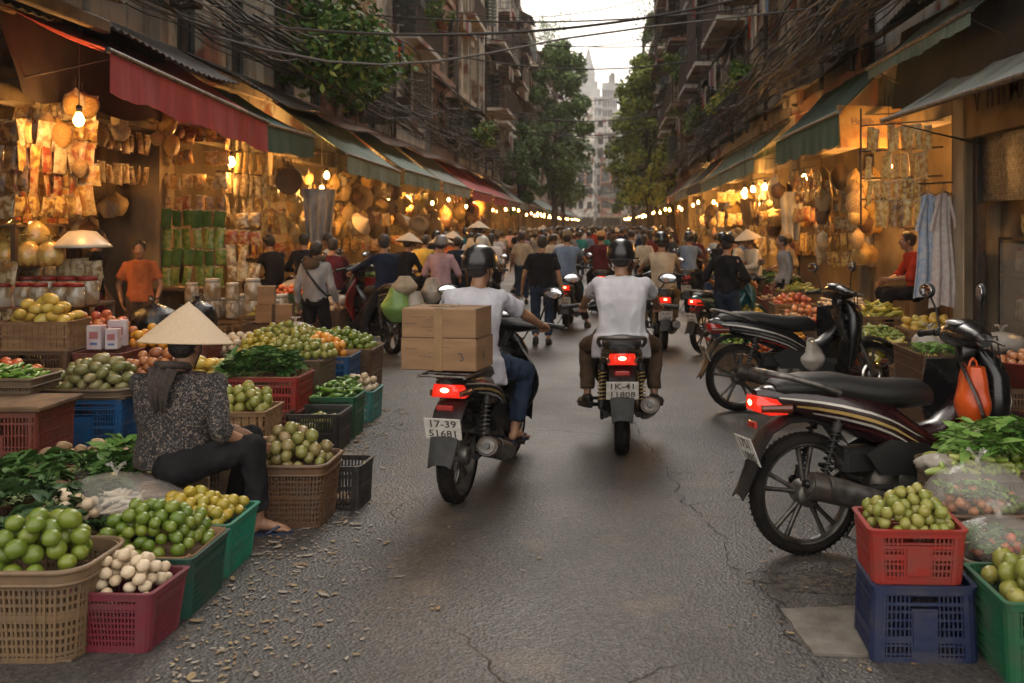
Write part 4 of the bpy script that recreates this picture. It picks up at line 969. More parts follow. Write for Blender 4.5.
    struct('fallen_leaves', lf, [M('dry_leaf_pale', (.30, .26, .21), (.19, .155, .115), rough=.8), M('dry_leaf_brown', (.25, .15, .07), (.14, .08, .04), rough=.8), M('dry_leaf_yellow', (.24, .17, .08), rough=.8)], 'stuff')
# ------------------------------------------------------------------ buildings
def bld(side, y0, y1, floors, seed, label, wm, lod=0, off=0., base_h=4.05, group=None):
    rr = random.Random(seed); W = y1 - y0; s = 1 if side == 'L' else -1; X0 = (XL if side == 'L' else XR) + s * off
    t = Tm('tube_house'); P = lambda u, v, w: V(s * v, u, w)
    def bx(mb, u0, u1, v0, v1, w0, w1, m=0):
        mb.box(P((u0 + u1) / 2, (v0 + v1) / 2, (w0 + w1) / 2), (abs(v1 - v0), abs(u1 - u0), abs(w1 - w0)), m)
    top = base_h + floors * 3.1
    nw = 2 if W < 5.2 else 3
    ops = []
    for f in range(floors):
        w0 = base_h + f * 3.1; typ = rr.choice(('loggia', 'win', 'win', 'door'))
        for k in range(nw):
            c = W * (k + .5) / nw; hw = W / nw * (.36 if typ == 'loggia' else .27); z0, z1 = {'loggia': (.15, 2.6), 'win': (.95, 2.45), 'door': (.12, 2.4)}[typ]
            ops.append((c - hw, c + hw, w0 + z0, w0 + z1, typ, f))
    us = sorted({0, W} | {o[0] for o in ops} | {o[1] for o in ops}); ws = sorted({base_h - .75, top} | {o[2] for o in ops} | {o[3] for o in ops})
    wall = MB()
    for i in range(len(us) - 1):
        for j in range(len(ws) - 1):
            cu, cw = (us[i] + us[i + 1]) / 2, (ws[j] + ws[j + 1]) / 2
            if any(o[0] < cu < o[1] and o[2] < cw < o[3] for o in ops): continue
            wall.add([P(us[i], 0, ws[j]), P(us[i + 1], 0, ws[j]), P(us[i + 1], 0, ws[j + 1]), P(us[i], 0, ws[j + 1])], [(0, 1, 2, 3)])
    for o in ops:
        dp = -1.0 if o[4] == 'loggia' else -.22
        a, b_, c, d = o[:4]
        wall.add([P(a, 0, c), P(b_, 0, c), P(b_, 0, d), P(a, 0, d), P(a, dp, c), P(b_, dp, c), P(b_, dp, d), P(a, dp, d)], [(0, 1, 5, 4), (1, 2, 6, 5), (2, 3, 7, 6), (3, 0, 4, 7)] + ([(4, 5, 6, 7)] if o[4] == 'loggia' else []))
    D = -6.
    wall.add([P(0, 0, base_h - .75), P(0, D, base_h - .75), P(0, D, top), P(0, 0, top), P(W, 0, base_h - .75), P(W, D, base_h - .75), P(W, D, top), P(W, 0, top)], [(0, 1, 2, 3), (4, 7, 6, 5), (3, 2, 6, 7), (1, 5, 6, 2)])
    for f in range(floors + 1):
        w0 = base_h + f * 3.1; bx(wall, -.0, W, 0.003, .10 if f < floors else .22, w0 - .16, w0 + (.06 if f < floors else .14))
    for u in ((.0, .26), (W - .26, W)): bx(wall, u[0], u[1], .003, .14, base_h, top - .1)
    t.part('wall', wall, wm)
    g = MB(); gh = base_h - .75                      # open shop on the ground floor
    for u0, u1 in ((0, .22), (W - .22, W)): bx(g, u0, u1, -.25, .12, .1, gh)
    bx(g, .22, W - .22, -.2, .1, gh - .32, gh)
    bx(g, W - .16, W - .002, -2.2, -.25, .1, gh); bx(g, .002, .1, -2.2, -.25, .1, gh)
    t.part('shopfront', g, m_pier)
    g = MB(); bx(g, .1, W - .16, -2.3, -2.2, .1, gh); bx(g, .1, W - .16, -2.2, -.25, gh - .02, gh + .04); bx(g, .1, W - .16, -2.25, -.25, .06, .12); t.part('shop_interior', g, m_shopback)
    if not lod:
        pp = MB(); bx(pp, 0, W, -.12, .04, top, top + .55); t.part('parapet', pp, wm)
    for o in ops:
        a, b_, c, d, typ, f = o
        if lod and (f > 4): continue
        if typ == 'loggia': dp = -.99
        else: dp = -.2
        fr = MB(); fw = .05
        bx(fr, a, a + fw, dp, dp + .06, c, d); bx(fr, b_ - fw, b_, dp, dp + .06, c, d); bx(fr, a + fw, b_ - fw, dp, dp + .06, d - fw, d); bx(fr, a + fw, b_ - fw, dp, dp + .06, c, c + fw); mid = (a + b_) / 2; bx(fr, mid - .02, mid + .02, dp + .003, dp + .057, c + fw, d - fw)
        if typ != 'loggia': bx(fr, a + fw, b_ - fw, dp + .004, dp + .054, c + (d - c) * .7, c + (d - c) * .7 + .04)
        fi = t.part('window', fr, m_shutter)
        if lod < 1 or f < 3:
            pn = MB(); bx(pn, a + fw, b_ - fw, dp + .005, dp + .02, c + fw, d - fw); t.part('pane', pn, m_pane, fi)
        if typ != 'loggia' and rr.random() < .6 and lod < 2:
            for sg in (-1, 1):
                sh = MB(); ang = R(rr.uniform(20, 100)); uu = a if sg < 0 else b_; wd = (b_ - a) / 2
                for q in range(9 if lod < 1 else 1):
                    h0 = c + (d - c) * q / (9 if lod < 1 else 1); h1 = h0 + (d - c) / (9 if lod < 1 else 1) * .8
                    e = P(uu + sg * wd * math.sin(ang) * .5, .02 + abs(wd * math.cos(ang)) * .5 + .02, (h0 + h1) / 2)
                    sh.box(e, (.02, wd, h1 - h0), 0, Matrix.Rotation(-s * sg * (PI / 2 - ang), 3, 'Z'))
                t.part('shutter', sh, m_shutter, fi)
    for f in range(floors):
        w0 = base_h + f * 3.1; k = rr.random() if f else .9; ex = rr.uniform(.6, 1.15)
        if lod and f > 3 and rr.random() < .4: continue
        if k < .75:
            u0 = rr.uniform(.05, W * .35); u1 = u0 + (W - u0) * rr.uniform(.55, .95); sl = MB(); bx(sl, u0, u1, .1, ex, w0 - .1, w0 + .04); si = t.part('balcony', sl, wm)
            rl = MB(); hh = rr.uniform(.85, 1.05) if k < .4 else 2.55
            st = .13 if lod < 1 else .3
            for z in ([.06, hh] if hh < 1.2 else [.06, .9, 1.7, hh]):
                bx(rl, u0, u1, ex - .04, ex - .01, w0 + z - .015, w0 + z + .015)
                for uu in (u0, u1): bx(rl, uu - .015, uu + .015, .1, ex - .04, w0 + z - .015, w0 + z + .015)
            n = int((u1 - u0) / st)
            for q in range(n + 1): uu = u0 + (u1 - u0) * q / n; bx(rl, uu - .008, uu + .008, ex - .033, ex - .017, w0 + .04, w0 + hh)
            for uu in (u0, u1):
                for q in range(1, int(ex / st)): bx(rl, uu - .008, uu + .008, q * st + .1, q * st + .116, w0 + .04, w0 + hh)
            t.part('railing', rl, m_railing, si)
            if hh > 2 or rr.random() < .35:
                pb = MB(); bx(pb, u0 + .02, u1 - .02, ex - .06, ex - .045, w0 + .05, w0 + rr.uniform(.6, .95)); t.part('balcony_panel', pb, rr.choice((m_sheet, m_rustsheet, m_acu, wm)), si)
            if hh > 2: 
                pl = MB(); bx(pl, u0, u1, .1, ex, w0 + 2.6, w0 + 2.66); t.part('cage_roof', pl, m_rustsheet, si)
        if rr.random() < .6:
            u0 = rr.uniform(0, W * .4); u1 = u0 + (W - u0) * rr.uniform(.5, .95); ca = MB(); e2 = rr.uniform(.9, 1.5) if k < .75 else rr.uniform(.5, .9); dz = rr.uniform(.25, .7); zt = w0 + rr.uniform(2.65, 2.95)
            n = int((u1 - u0) / (.075 if lod < 1 else .4)); sag = rr.uniform(-.15, .15)
            ca.grid(lambda a, b_: P(u0 + (u1 - u0) * a, .02 + e2 * b_, zt - dz * b_ + (.018 if lod < 1 else 0) * math.cos(a * n * PI) + sag * (a - .5) * b_), max(2, n), 2, 0, lod < 1, .012)
            ci = t.part('canopy', ca, rr.choice((m_sheet, m_rustsheet, m_sheet)))
            br = MB()
            for uu in (u0 + .15, u1 - .15): br.tube([P(uu, .12, zt - .9), P(uu, e2 * .85, zt - dz * .85 - .03)], .014, 4)
            t.part('bracket', br, m_iron, ci)
        if lod < 2 and rr.random() < .55:
            ac = MB(); u_ = rr.uniform(.4, W - .9); z_ = w0 + rr.uniform(.2, 1.9); v0 = .12
            bx(ac, u_, u_ + .78, v0, v0 + .3, z_, z_ + .54); fa = Matrix(((0, 0, s, 0), (1, 0, 0, 0), (0, 1, 0, 0), (0, 0, 0, 1)))
            ac.lathe([(.2, 0), (.21, .012), (.19, .016), (.05, .012), (.001, .014)], 18, 1, Matrix.Translation(P(u_ + .3, v0 + .302, z_ + .27)) @ fa)
            t.part('air_conditioner', ac, [m_acu, m_iron])
        if lod < 1 and rr.random() < .6:
            lw = MB(); u0 = rr.uniform(.3, W * .5)
            for q in range(rr.randint(3, 6)):
                uu = u0 + q * .38; hh = rr.uniform(.4, .8); lw.grid(lambda a, b_, uu=uu, hh=hh: P(uu + .3 * a, ex + .08 + .02 * math.sin(a * 7 + q), w0 + 2.1 - hh * b_), 5, 3, q % 4, True, .006)
            t.part('washing_line', lw, [CL['cream'], CL['grey'], CL['red'], CL['blue']])
    for q in range(2 if lod < 1 else 1):
        dp_ = MB(); uu = rr.choice((.32, W - .34, W * .5)); dp_.cyl(P(uu, .19, base_h), P(uu, .19, top), .045, None, 8); t.part('drainpipe', dp_, rr.choice((m_acu, m_iron)))
    return t.put((X0, y0, 0), 0, label, 'building', group)
# ------------------------------------------------------------------ awnings
def awning(side, y0, y1, xf, zf0, zf1, zb, mat, label, drop=.3, xb=None, group=None, braces=True, seed=0, stripes=None):
    s = 1 if side == 'L' else -1; xb = (XL if side == 'L' else XR) + s * .13 if xb is None else xb
    t = Tm('awning'); rr = random.Random(seed)
    c = MB(); W = y1 - y0; n = max(4, int(W / .25))
    def fn(u, v):
        z = zf0 + (zf1 - zf0) * u; sag = -.05 * math.sin(PI * v) * (1 + .5 * math.sin(u * W * 4)) 
        return V(xb + (xf - xb) * v, W * u, zb + (z - zb) * v + sag + .012 * math.sin(u * W * 9 + v * 3))
    c.grid(fn, n, 8, 0, True, .006); t.part('canvas', c, mat)
    if drop:
        va = MB(); nn = int(W / .06)
        va.grid(lambda u, v: V(xf + s * (.012 * math.sin(u * W * 11 + seed) * v + .02 * math.sin(u * W * 3.1) * v), W * u, zf0 + (zf1 - zf0) * u - .02 - drop * v * (1 + .05 * math.sin(u * W * 5 + seed)) - .014 * v * abs(math.sin(u * W * 9))), nn, 5, 0, True, .005)
        t.part('valance', va, mat)
    br = MB(); br.tube([V(xf, -.04, zf0), V(xf, W + .04, zf1)], .028, 10); t.part('front_bar', br, m_steel)
    if braces:
        for u in ([.04, .96] if W < 6 else [.03, .5, .97]):
            b = MB(); b.tube([V(xb, W * u, zb - .9), V(xf, W * u, zf0 + (zf1 - zf0) * u - .03), V(xb, W * u, zb - .06)], .015, 6); t.part('brace', b, m_iron)
    return t.put((0, y0, 0), 0, label, 'awning', group)
# ------------------------------------------------------------------ trees and plants
def leaf_cloud(mb, pts, rr, size, per, m=0, flat=.5):
    for (c, r) in pts:
        for _ in range(per):
            d = V(rr.gauss(0, 1), rr.gauss(0, 1), rr.gauss(0, .8)).normalized() * r * rr.uniform(.35, 1.05) ** .6; p = c + d
            nrm = (d.normalized() * .6 + V(rr.gauss(0, .5), rr.gauss(0, .5), rr.gauss(.5, .5))).normalized(); x, y, _n = frame_of(nrm); a = rr.uniform(0, 6.3); u = (x * math.cos(a) + y * math.sin(a)); v = nrm.cross(u); L = size * rr.uniform(.6, 1.25)
            mb.add([p - u * L * .5, p + v * L * .28 - nrm * L * .06, p + u * L * .6 - nrm * L * .14, p - v * L * .28 - nrm * L * .06], [(0, 1, 2, 3)], m if rr.random() < .8 else 1, False)
def tree(x, y, h, cr, trunk_h, label, seed, mats, size=.22, clumps=60, per=110, lean=(0, 0), grp=None):
    rr = random.Random(seed); t = Tm('tree'); tr = MB(); pts = []; lim = MB()
    base = V(0, 0, 0); fork = V(lean[0] * trunk_h, lean[1] * trunk_h, trunk_h)
    tr.tube([base, fork * .5 + V(.1, 0, 0), fork, fork + V(lean[0], lean[1], 1) * (h - trunk_h) * .55], [.3, .24, .2, .07], 10)
    for k in range(11):
        a = k * 2.4 + rr.uniform(-.3, .3); el = rr.uniform(.2, 1.1); L = cr * rr.uniform(.6, 1.0); s0 = fork + V(lean[0], lean[1], 1) * (h - trunk_h) * .5 * rr.random(); e = s0 + V(math.cos(a) * math.cos(el), math.sin(a) * math.cos(el), math.sin(el)) * L
        tr.tube([s0, (s0 + e) / 2 + V(0, 0, .3), e], [.1, .06, .025], 6)
    t.part('trunk', tr, m_bark)
    for k in range(clumps):
        q = rr.random(); zz = trunk_h * .8 + (h - trunk_h * .8) * q; wr_ = cr * math.sin(PI * min(1, .18 + .78 * q)) ** .7; a = rr.uniform(0, 6.3); d = wr_ * rr.random() ** .5
        pts.append((V(lean[0] * zz + math.cos(a) * d, lean[1] * zz + math.sin(a) * d, zz), cr * rr.uniform(.16, .34)))
    c = MB(); leaf_cloud(c, pts, rr, size, per); t.part('crown', c, mats)
    return t.put((x, y, 0), 0, label, 'tree', grp)
def shrub(x, y, z, r, label, seed, size=.09, n=8, per=60, mats=None, hang=.0, pot=True, sx=1., name='potted_plant', sy=1., sz=1.):
    rr = random.Random(seed); t = Tm(name); c = MB(); pts = []
    for k in range(n): pts.append((V(rr.gauss(0, .42) * r * sx, rr.gauss(0, .5) * r * sy, r * sz * rr.uniform(.1, 1.3) - hang * rr.random()), r * rr.uniform(.3, .5)))
    leaf_cloud(c, pts, rr, size, per); t.part('foliage', c, mats or [LM['vine'], LM['yellow']])
    s_ = MB()
    for c_, q in pts[:9]: s_.tube([V(0, 0, -.05), c_ * .5 + V(0, 0, .1), c_], [.02, .014, .006], 5)
    t.part('stem', s_, m_bark)
    if pot:
        p = MB(); p.lathe([(.001, -.3), (.12, -.3), (.17, -.02), (.19, -.02), (.19, .02), (.16, .02), (.15, -.04), (.001, -.04)], 16); t.part('pot', p, m_pot)
    return t.put((x, y, z), 0, label, 'plant', None)
def ride(lean=8, fx=.60, hy=.31, hx=.845, hz=1.01, px=.22, pz=.86, **k):
    d = dict(pel=(px, 0, pz), lean=lean, slouch=.045, hands=[(hx - .055, hy, hz + .03), (hx - .055, -hy, hz + .03)], elbow=[(-.5, .9, -.8), (-.5, -.9, -.8)], ankles=[(fx - .02, .205, .345), (fx - .02, -.205, .345)], knee=[(1, .45, .5), (1, -.45, .5)], feet=[(1, .25, -.05), (1, -.25, -.05)], grip_dir=[(0, 1, 0), (0, -1, 0)])
    d.update(k); return d
bikeA = make_bike(('17-39', '51681'), True, m_black, None, (m_silver, m_gold, m_maroon), rack=True)
bikeB = make_bike(('1K-41', '11808'), True, m_dark, m_gold, (m_steel, m_gold, m_maroon))
bikeC = make_bike(('1751', '10885'), True, paint('wine_black_paint', (.016, .004, .005)), m_dark, (m_silver, m_gold, m_maroon), turn=R(-12))
bikeD = make_bike(('29-48', '3061'), False, m_black, None, (m_silver, m_steel, m_red), turn=R(8))
bikeE = make_bike(('38-41', '5082'), True, m_teal, None, (m_silver, m_steel, m_red), turn=R(6))
rA = make_person(ride(10, fx=.58, hy=.33, w=1.14, head_yaw=-22, head_pitch=4, px=.30, pz=.835, slouch=.065, hem=.05), .0085, 'white', 'jean', head='helmet', hands='grip', wr=.006)
rB = make_person(ride(6, fx=.55, hy=.33, w=1.2, px=.24, pz=.85, hem=.06, ankles=[(.50, .27, .36), (.50, -.27, .36)], knee=[(1, .42, .5), (1, -.42, .5)], feet=[(1, .4, -.05), (1, -.4, -.05)]), .0085, 'white', 'brown', head='helmet', hands='grip', foot='shoe', wr=.006)
rC = make_person(ride(6, px=.22), .013, 'beige', 'khaki', head='helmet', hands='grip', foot='shoe', detail=False)
rD = make_person(ride(6, px=.2, ankles=[(.3, .3, .1), (.5, -.2, .345)]), .013, 'navy', 'dark', head='hair', sleeves='long', hands='grip', foot='shoe', detail=False)
rE = make_person(ride(6, px=.2, ankles=[(.35, .26, .09), (.35, -.32, .09)], capmat=CL['khaki']), .013, 'blue', 'dark', head='cap', hands='grip', foot='shoe', detail=False)
rF = make_person(ride(6, capmat=M('tan_cap', (.5, .26, .09), rough=.8)), .014, 'maroon', 'dark', head='cap', hands='grip', foot='shoe', detail=False)
rG = make_person(ride(6), .015, 'cream', 'dark', head='helmet', hands='grip', detail=False)
def walk(st=.22, **k):
    d = dict(pel=(0, 0, .87), lean=3, slouch=.02, hands=[(.10, .27, .80), (-.06, -.27, .80)], elbow=[(-.9, .35, -.3), (-.9, -.35, -.3)], ankles=[(-st, .09, .13), (st * .8, -.09, .085)], knee=[(1, .05, .1), (1, -.05, .1)], feet=[(1, .12, -.25), (1, -.12, .05)]); d.update(k); return d
w1 = make_person(walk(.10, hands=[(.12, .30, .82), (.02, -.30, .78)], w=1.08), .012, 'black', 'jean', head='hair', foot='shoe', detail=False)
w2 = make_person(walk(.16, hands=[(.05, .26, .80), (.1, -.26, .82)]), .012, 'grey', 'dark', head='hair', sleeves='long', foot='shoe', detail=False)
hd = MB(); hd.ball((-.1, 0, 1.33), (.075, .11, .075), 16, 10); hd.tube([(.03, .10, 1.36), (.0, .12, 1.40), (-.09, .06, 1.40), (-.13, 0, 1.36), (-.09, -.06, 1.40), (.0, -.12, 1.40), (.03, -.10, 1.36)], .035, 8); w2.part('hood', hd, CL['brown'])
sp_ = MB(); sp_.tube([(-.11, .13, 1.36), (-.145, .02, 1.2), (-.13, -.12, 1.02), (-.05, -.19, .92), (.06, -.17, .93), (.12, -.05, 1.1), (.12, .08, 1.3), (0, .14, 1.4), (-.11, .13, 1.36)], .014, 6, 0, False); w2.part('bag_strap', sp_, m_dark)
w3 = make_person(walk(.05, hands=[(.22, .3, .98), (.22, -.3, .98)]), .013, 'black', 'jean', head='cap', foot='shoe', detail=False, sleeves='elbow')
w4 = make_person(walk(.05, hands=[(.3, .26, .95), (.3, -.26, .95)]), .013, 'pink', 'dark', head='helmet', sleeves='elbow', foot='shoe', detail=False)
vn = make_person(dict(pel=(0, 0, .40), lean=7, slouch=.04, twist=60, head_pitch=6, head_yaw=52, hands=[(.36, .06, .50), (.40, -.10, .485)], elbow=[(-.3, .8, -.9), (-.3, -.9, -.9)], ankles=[(.30, .13, .085), (.42, -.16, .085)], knee=[(.6, .15, 1), (.6, -.1, 1)], feet=[(1, .15, 0), (1, -.1, 0)], hem=.0, w=1.42, hat_r=.25, hat_h=.225, hat_z=.02, strapmat=M('strap_cloth', (.05, .03, .025), rough=.8)), .008, 'floral', 'dark', head='hat', sleeves='elbow', wr=.006)
sc_ = MB(); TW = Matrix.Rotation(R(60), 3, 'Z')
sc_.grid(lambda u, v: TW @ V(-.10 - .045 * math.sin(PI * min(1, v * .9)) - .012 * v + .012 * math.sin(u * 20), (u - .5) * (.17 - .11 * v) + .02, .95 - .24 * v - .05 * abs(u - .5) + .0), 14, 12, 0, True, .012)
sc_.tube([TW @ V(*p) for p in ((.03, .06, .91), (-.03, .085, .93), (-.09, .05, .945), (-.11, 0, .945), (-.09, -.05, .945), (-.03, -.085, .93), (.03, -.06, .91))], .022, 8)
vn.part('head_scarf', sc_, M('brown_lace_scarf', (.055, .036, .028), (.02, .014, .012), rough=.8, scale=60, bump=.5))
sit = lambda **k: dict(dict(pel=(0, 0, .50), lean=8, slouch=.05, head_pitch=8, hands=[(.34, .12, .66), (.36, -.12, .62)], elbow=[(-.3, .8, -.8), (-.3, -.8, -.8)], ankles=[(.35, .12, .085), (.35, -.14, .085)], knee=[(.6, .2, 1), (.6, -.2, 1)]), **k)
vr = make_person(sit(head_pitch=2), .011, 'red', 'dark', head='hair', sleeves='elbow')
kid = make_person(dict(pel=(0, 0, .84), lean=2, head_pitch=6, hands=[(.12, .2, .8), (.14, -.2, .82)], elbow=[(-.5, .6, -.5), (-.5, -.6, -.5)], w=.98), .012, 'orange', 'brown', head='hair', hair='short', detail=True)
vs = make_person(sit(), .013, 'dark', 'dark', head='hair', sleeves='long', detail=True)
vh = make_person(sit(hat_r=.24, hat_h=.17, hat_z=.03), .014, 'dark', 'dark', head='hat', sleeves='long', detail=False)
cr = []
for i, (h_, tp, lg, sl) in enumerate((('hair', 'black', 'jean', 'short'), ('cap', 'white', 'dark', 'short'), ('long', 'pink', 'dark', 'elbow'), ('helmet', 'blue', 'jean', 'long'), ('bun', 'cream', 'brown', 'elbow'), ('hat', 'dark', 'dark', 'long'))):
    cr.append(make_person(walk(.12 + .03 * (i % 3), hands=[(.08 + .1 * (i % 2), .26, .8 + .1 * (i % 2)), (.05, -.26, .8)], hat_r=.2), .021, tp, lg, head=h_, sleeves=sl, foot='shoe', detail=False, wr=.0, skin=m_skin2))
# ------------------------------------------------------------------ camera, sky, air
cam_d = bpy.data.cameras.new('camera'); cam = bpy.data.objects.new('camera', cam_d); COL.objects.link(cam); scene.camera = cam
cam_d.sensor_width = 36; cam_d.sensor_fit = 'HORIZONTAL'; cam_d.lens = 36 * F / 1024
cam_d.shift_x = -(606 - 512) / 1024; cam_d.shift_y = -(341.5 - 224) / 1024     # a shift lens keeps the posts upright
cam.location = (0, 0, H); cam.rotation_euler = (PI / 2, 0, 0); cam_d.clip_end = 4000; cam_d.clip_start = .05
cam_d.dof.use_dof = True; cam_d.dof.focus_distance = 6.2; cam_d.dof.aperture_fstop = 3.2
w = bpy.data.worlds.new('World'); scene.world = w; w.use_nodes = True; nt = w.node_tree; bg = nt.nodes['Background']
sky = nt.nodes.new('ShaderNodeTexSky'); sky.sky_type = 'NISHITA'; sky.sun_disc = False; sky.sun_elevation = R(28); sky.sun_rotation = R(20); sky.air_density = 1.; sky.dust_density = 6.; sky.ozone_density = .5
mxw = nt.nodes.new('ShaderNodeMix'); mxw.data_type = 'RGBA'; mxw.inputs[0].default_value = .9; mxw.inputs[7].default_value = (10.8, 10.0, 9.1, 1)   # an even overcast veil
nt.links.new(sky.outputs[0], mxw.inputs[6]); nt.links.new(mxw.outputs[2], bg.inputs[0]); bg.inputs[1].default_value = .15
sd = bpy.data.lights.new('sun', 'SUN'); sd.energy = 1.1; sd.angle = R(26); sd.color = (1, .95, .88); so = bpy.data.objects.new('sun', sd); COL.objects.link(so); so.rotation_euler = (R(-46), 0, R(-4)); so.location = (0, 30, 40)
scene.view_settings.view_transform = 'Standard'; scene.view_settings.look = 'None'; scene.view_settings.exposure = .45; scene.view_settings.gamma = 1; scene.view_settings.use_curve_mapping = False
scene.render.engine = 'CYCLES'; cy = scene.cycles; cy.use_denoising = True; cy.max_bounces = 7; cy.diffuse_bounces = 4; cy.glossy_bounces = 3; cy.transmission_bounces = 3; cy.transparent_max_bounces = 12; cy.volume_bounces = 1
cy.use_light_tree = True; cy.sample_clamp_indirect = 4; cy.caustics_reflective = False; cy.caustics_refractive = False; cy.use_adaptive_sampling = True; cy.adaptive_threshold = .02; cy.volume_step_rate = 4
hz = MB(); hz.box((0, 305, 59), (260, 640, 120)); hm = bpy.data.materials.new('haze'); hm.use_nodes = True; hn = hm.node_tree; hn.nodes.remove(hn.nodes['Principled BSDF'])
pv = hn.nodes.new('ShaderNodeVolumePrincipled'); pv.inputs['Density'].default_value = .0006; pv.inputs['Color'].default_value = (.93, .92, .9, 1); pv.inputs['Anisotropy'].default_value = .0
hn.links.new(pv.outputs[0], hn.nodes['Material Output'].inputs['Volume']); struct('haze', hz, hm, 'stuff')
build_ground()
# ------------------------------------------------------------------ the two rows of tube houses
look = ['grimy cream', 'soot grey', 'stained ochre', 'pale peeling', 'bare brick']
feat = ['with rusty caged balconies', 'with sagging tin canopies', 'with washing hung outside', 'with deep shaded loggias', 'with dark shutters', 'with narrow iron balconies']
LY = [3.2, 9.0, 13.4, 17.4, 22.1, 27.2, 33.6, 39.6, 46, 52, 58, 65, 72, 80, 88, 97, 106, 116, 126, 137, 148, 160, 172, 184]
RY = [3.0, 7.0, 11.0, 14.7, 19.6, 25., 31.5, 37.5, 44, 50, 57, 64, 71, 79, 87, 96, 105, 115, 125, 136, 148, 160, 172]
ordn = ['first', 'second', 'third', 'fourth', 'fifth', 'sixth', 'seventh', 'eighth', 'ninth', 'tenth', 'eleventh', 'twelfth', 'thirteenth', 'fourteenth', 'fifteenth', 'sixteenth', 'seventeenth', 'eighteenth', 'nineteenth', 'twentieth', 'twenty-first', 'twenty-second', 'twenty-third', 'twenty-fourth']
for side, YS in (('L', LY), ('R', RY)):
    nm = 'left' if side == 'L' else 'right'
    for i in range(len(YS) - 1):
        k = (i * 3 + (1 if side == 'L' else 0)) % 5; lod = 0 if YS[i] < 50 else (1 if YS[i] < 100 else 2)
        fl = rng.choice((4, 5, 5)) if side == 'L' else rng.choice((4, 4, 5))
        if YS[i] > 60: fl = rng.choice((4, 5)) if side == 'L' else 4
        bld(side, YS[i], YS[i + 1] - .01, fl, 31 + i * 7 + (100 if side == 'L' else 0), f'{look[k]} shophouse {feat[(i * 5 + (side == "L")) % 6]}, {ordn[i]} from the camera in the {nm} row', WALLS[k], lod, rng.choice((0, 0, .12, .25)) if i > 2 else 0., group=f'shophouses in the {nm} row')
# ------------------------------------------------------------------ awnings
awning('L', 9.27, 13.57, -4.6, 3.36, 3.13, 3.95, AW['red'], 'faded red awning with a deep valance, nearest on the left', drop=.37, xb=-5.9, group='awnings over the left shops')
awning('L', 13.7, 15.9, -4.65, 3.12, 3.14, 3.8, AW['dkgreen'], 'short dark green awning next to the faded red one', drop=.33, group='awnings over the left shops')
lw = [(17.4, 21.8, -4.5, 2.97, 2.9, 'green'), (22.3, 27.0, -4.5, 2.97, 2.95, 'green'), (27.6, 33.2, -4.5, 2.93, 2.92, 'grey'), (33.8, 39.4, -4.5, 2.9, 2.9, 'red'), (39.8, 45.8, -4.5, 2.88, 2.86, 'red'), (46.2, 51.8, -4.5, 2.85, 2.85, 'rust')]
for i, (a, b, x, z0, z1, c) in enumerate(lw):
    awning('L', a, b, x, z0, z1, 3.98, AW[c], ['large grey-green awning, first after the short dark green one', 'large grey-green awning, second after the short dark green one', 'greyer green awning just before the row of red ones on the left', 'first of the red awnings halfway down the left row', 'second of the red awnings halfway down the left row', 'dull rust awning following the two red ones on the left'][i], seed=i, group='awnings over the left shops')
for i, a in enumerate(LY[9:-1]):
    b = LY[10 + i]; awning('L', a + .2, b - .2, -4.5, 2.85, 2.85, 3.9, AW[['grey', 'rust', 'dark', 'grey', 'green'][i % 5]], f'distant {["grey", "rust", "dark", "grey", "green"][i % 5]} awning far down the left row, {ordn[i]} past the rust one', seed=i, group='awnings over the left shops', braces=False)
awning('R', 6.6, 10.8, 3.0, 2.82, 2.87, 3.5, AW['grey'], 'nearest grey-green awning at the right edge, no valance', drop=0, xb=3.98, group='awnings over the right shops')
awning('R', 12.9, 17.6, 3.0, 3.19, 3.22, 4.1, AW['dkgreen'], 'green awning with a striped hanging valance above a bright bulb on the right', drop=.4, group='awnings over the right shops')
rw = [(20.3, 31.5, 3.13, 3.05, 'green'), (31.9, 37.2, 3.1, 3.1, 'dark'), (37.8, 43.6, 3.1, 3.05, 'grey'), (44.2, 49.8, 3.05, 3.05, 'rust'), (50.3, 56.6, 3.05, 3.05, 'grey')]
for i, (a, b, z0, z1, c) in enumerate(rw):
    awning('R', a, b, 3.0, z0, z1, 4.0, AW[c], ['long grey-green awning behind the striped green one on the right', 'dark awning after the long grey-green one on the right', 'grey awning after the dark one on the right', 'rust awning in the middle of the right row', 'grey awning just past the rust one on the right'][i], seed=i + 9, group='awnings over the right shops')
for i, a in enumerate(RY[11:-1]):
    b = RY[12 + i]; awning('R', a + .2, b - .2, 3.0, 2.95, 2.95, 3.95, AW[['grey', 'dark', 'rust', 'grey'][i % 4]], f'distant {["grey", "dark", "rust", "grey"][i % 4]} awning far down the right row, {ordn[i]} past the middle', seed=i, group='awnings over the right shops', braces=False)
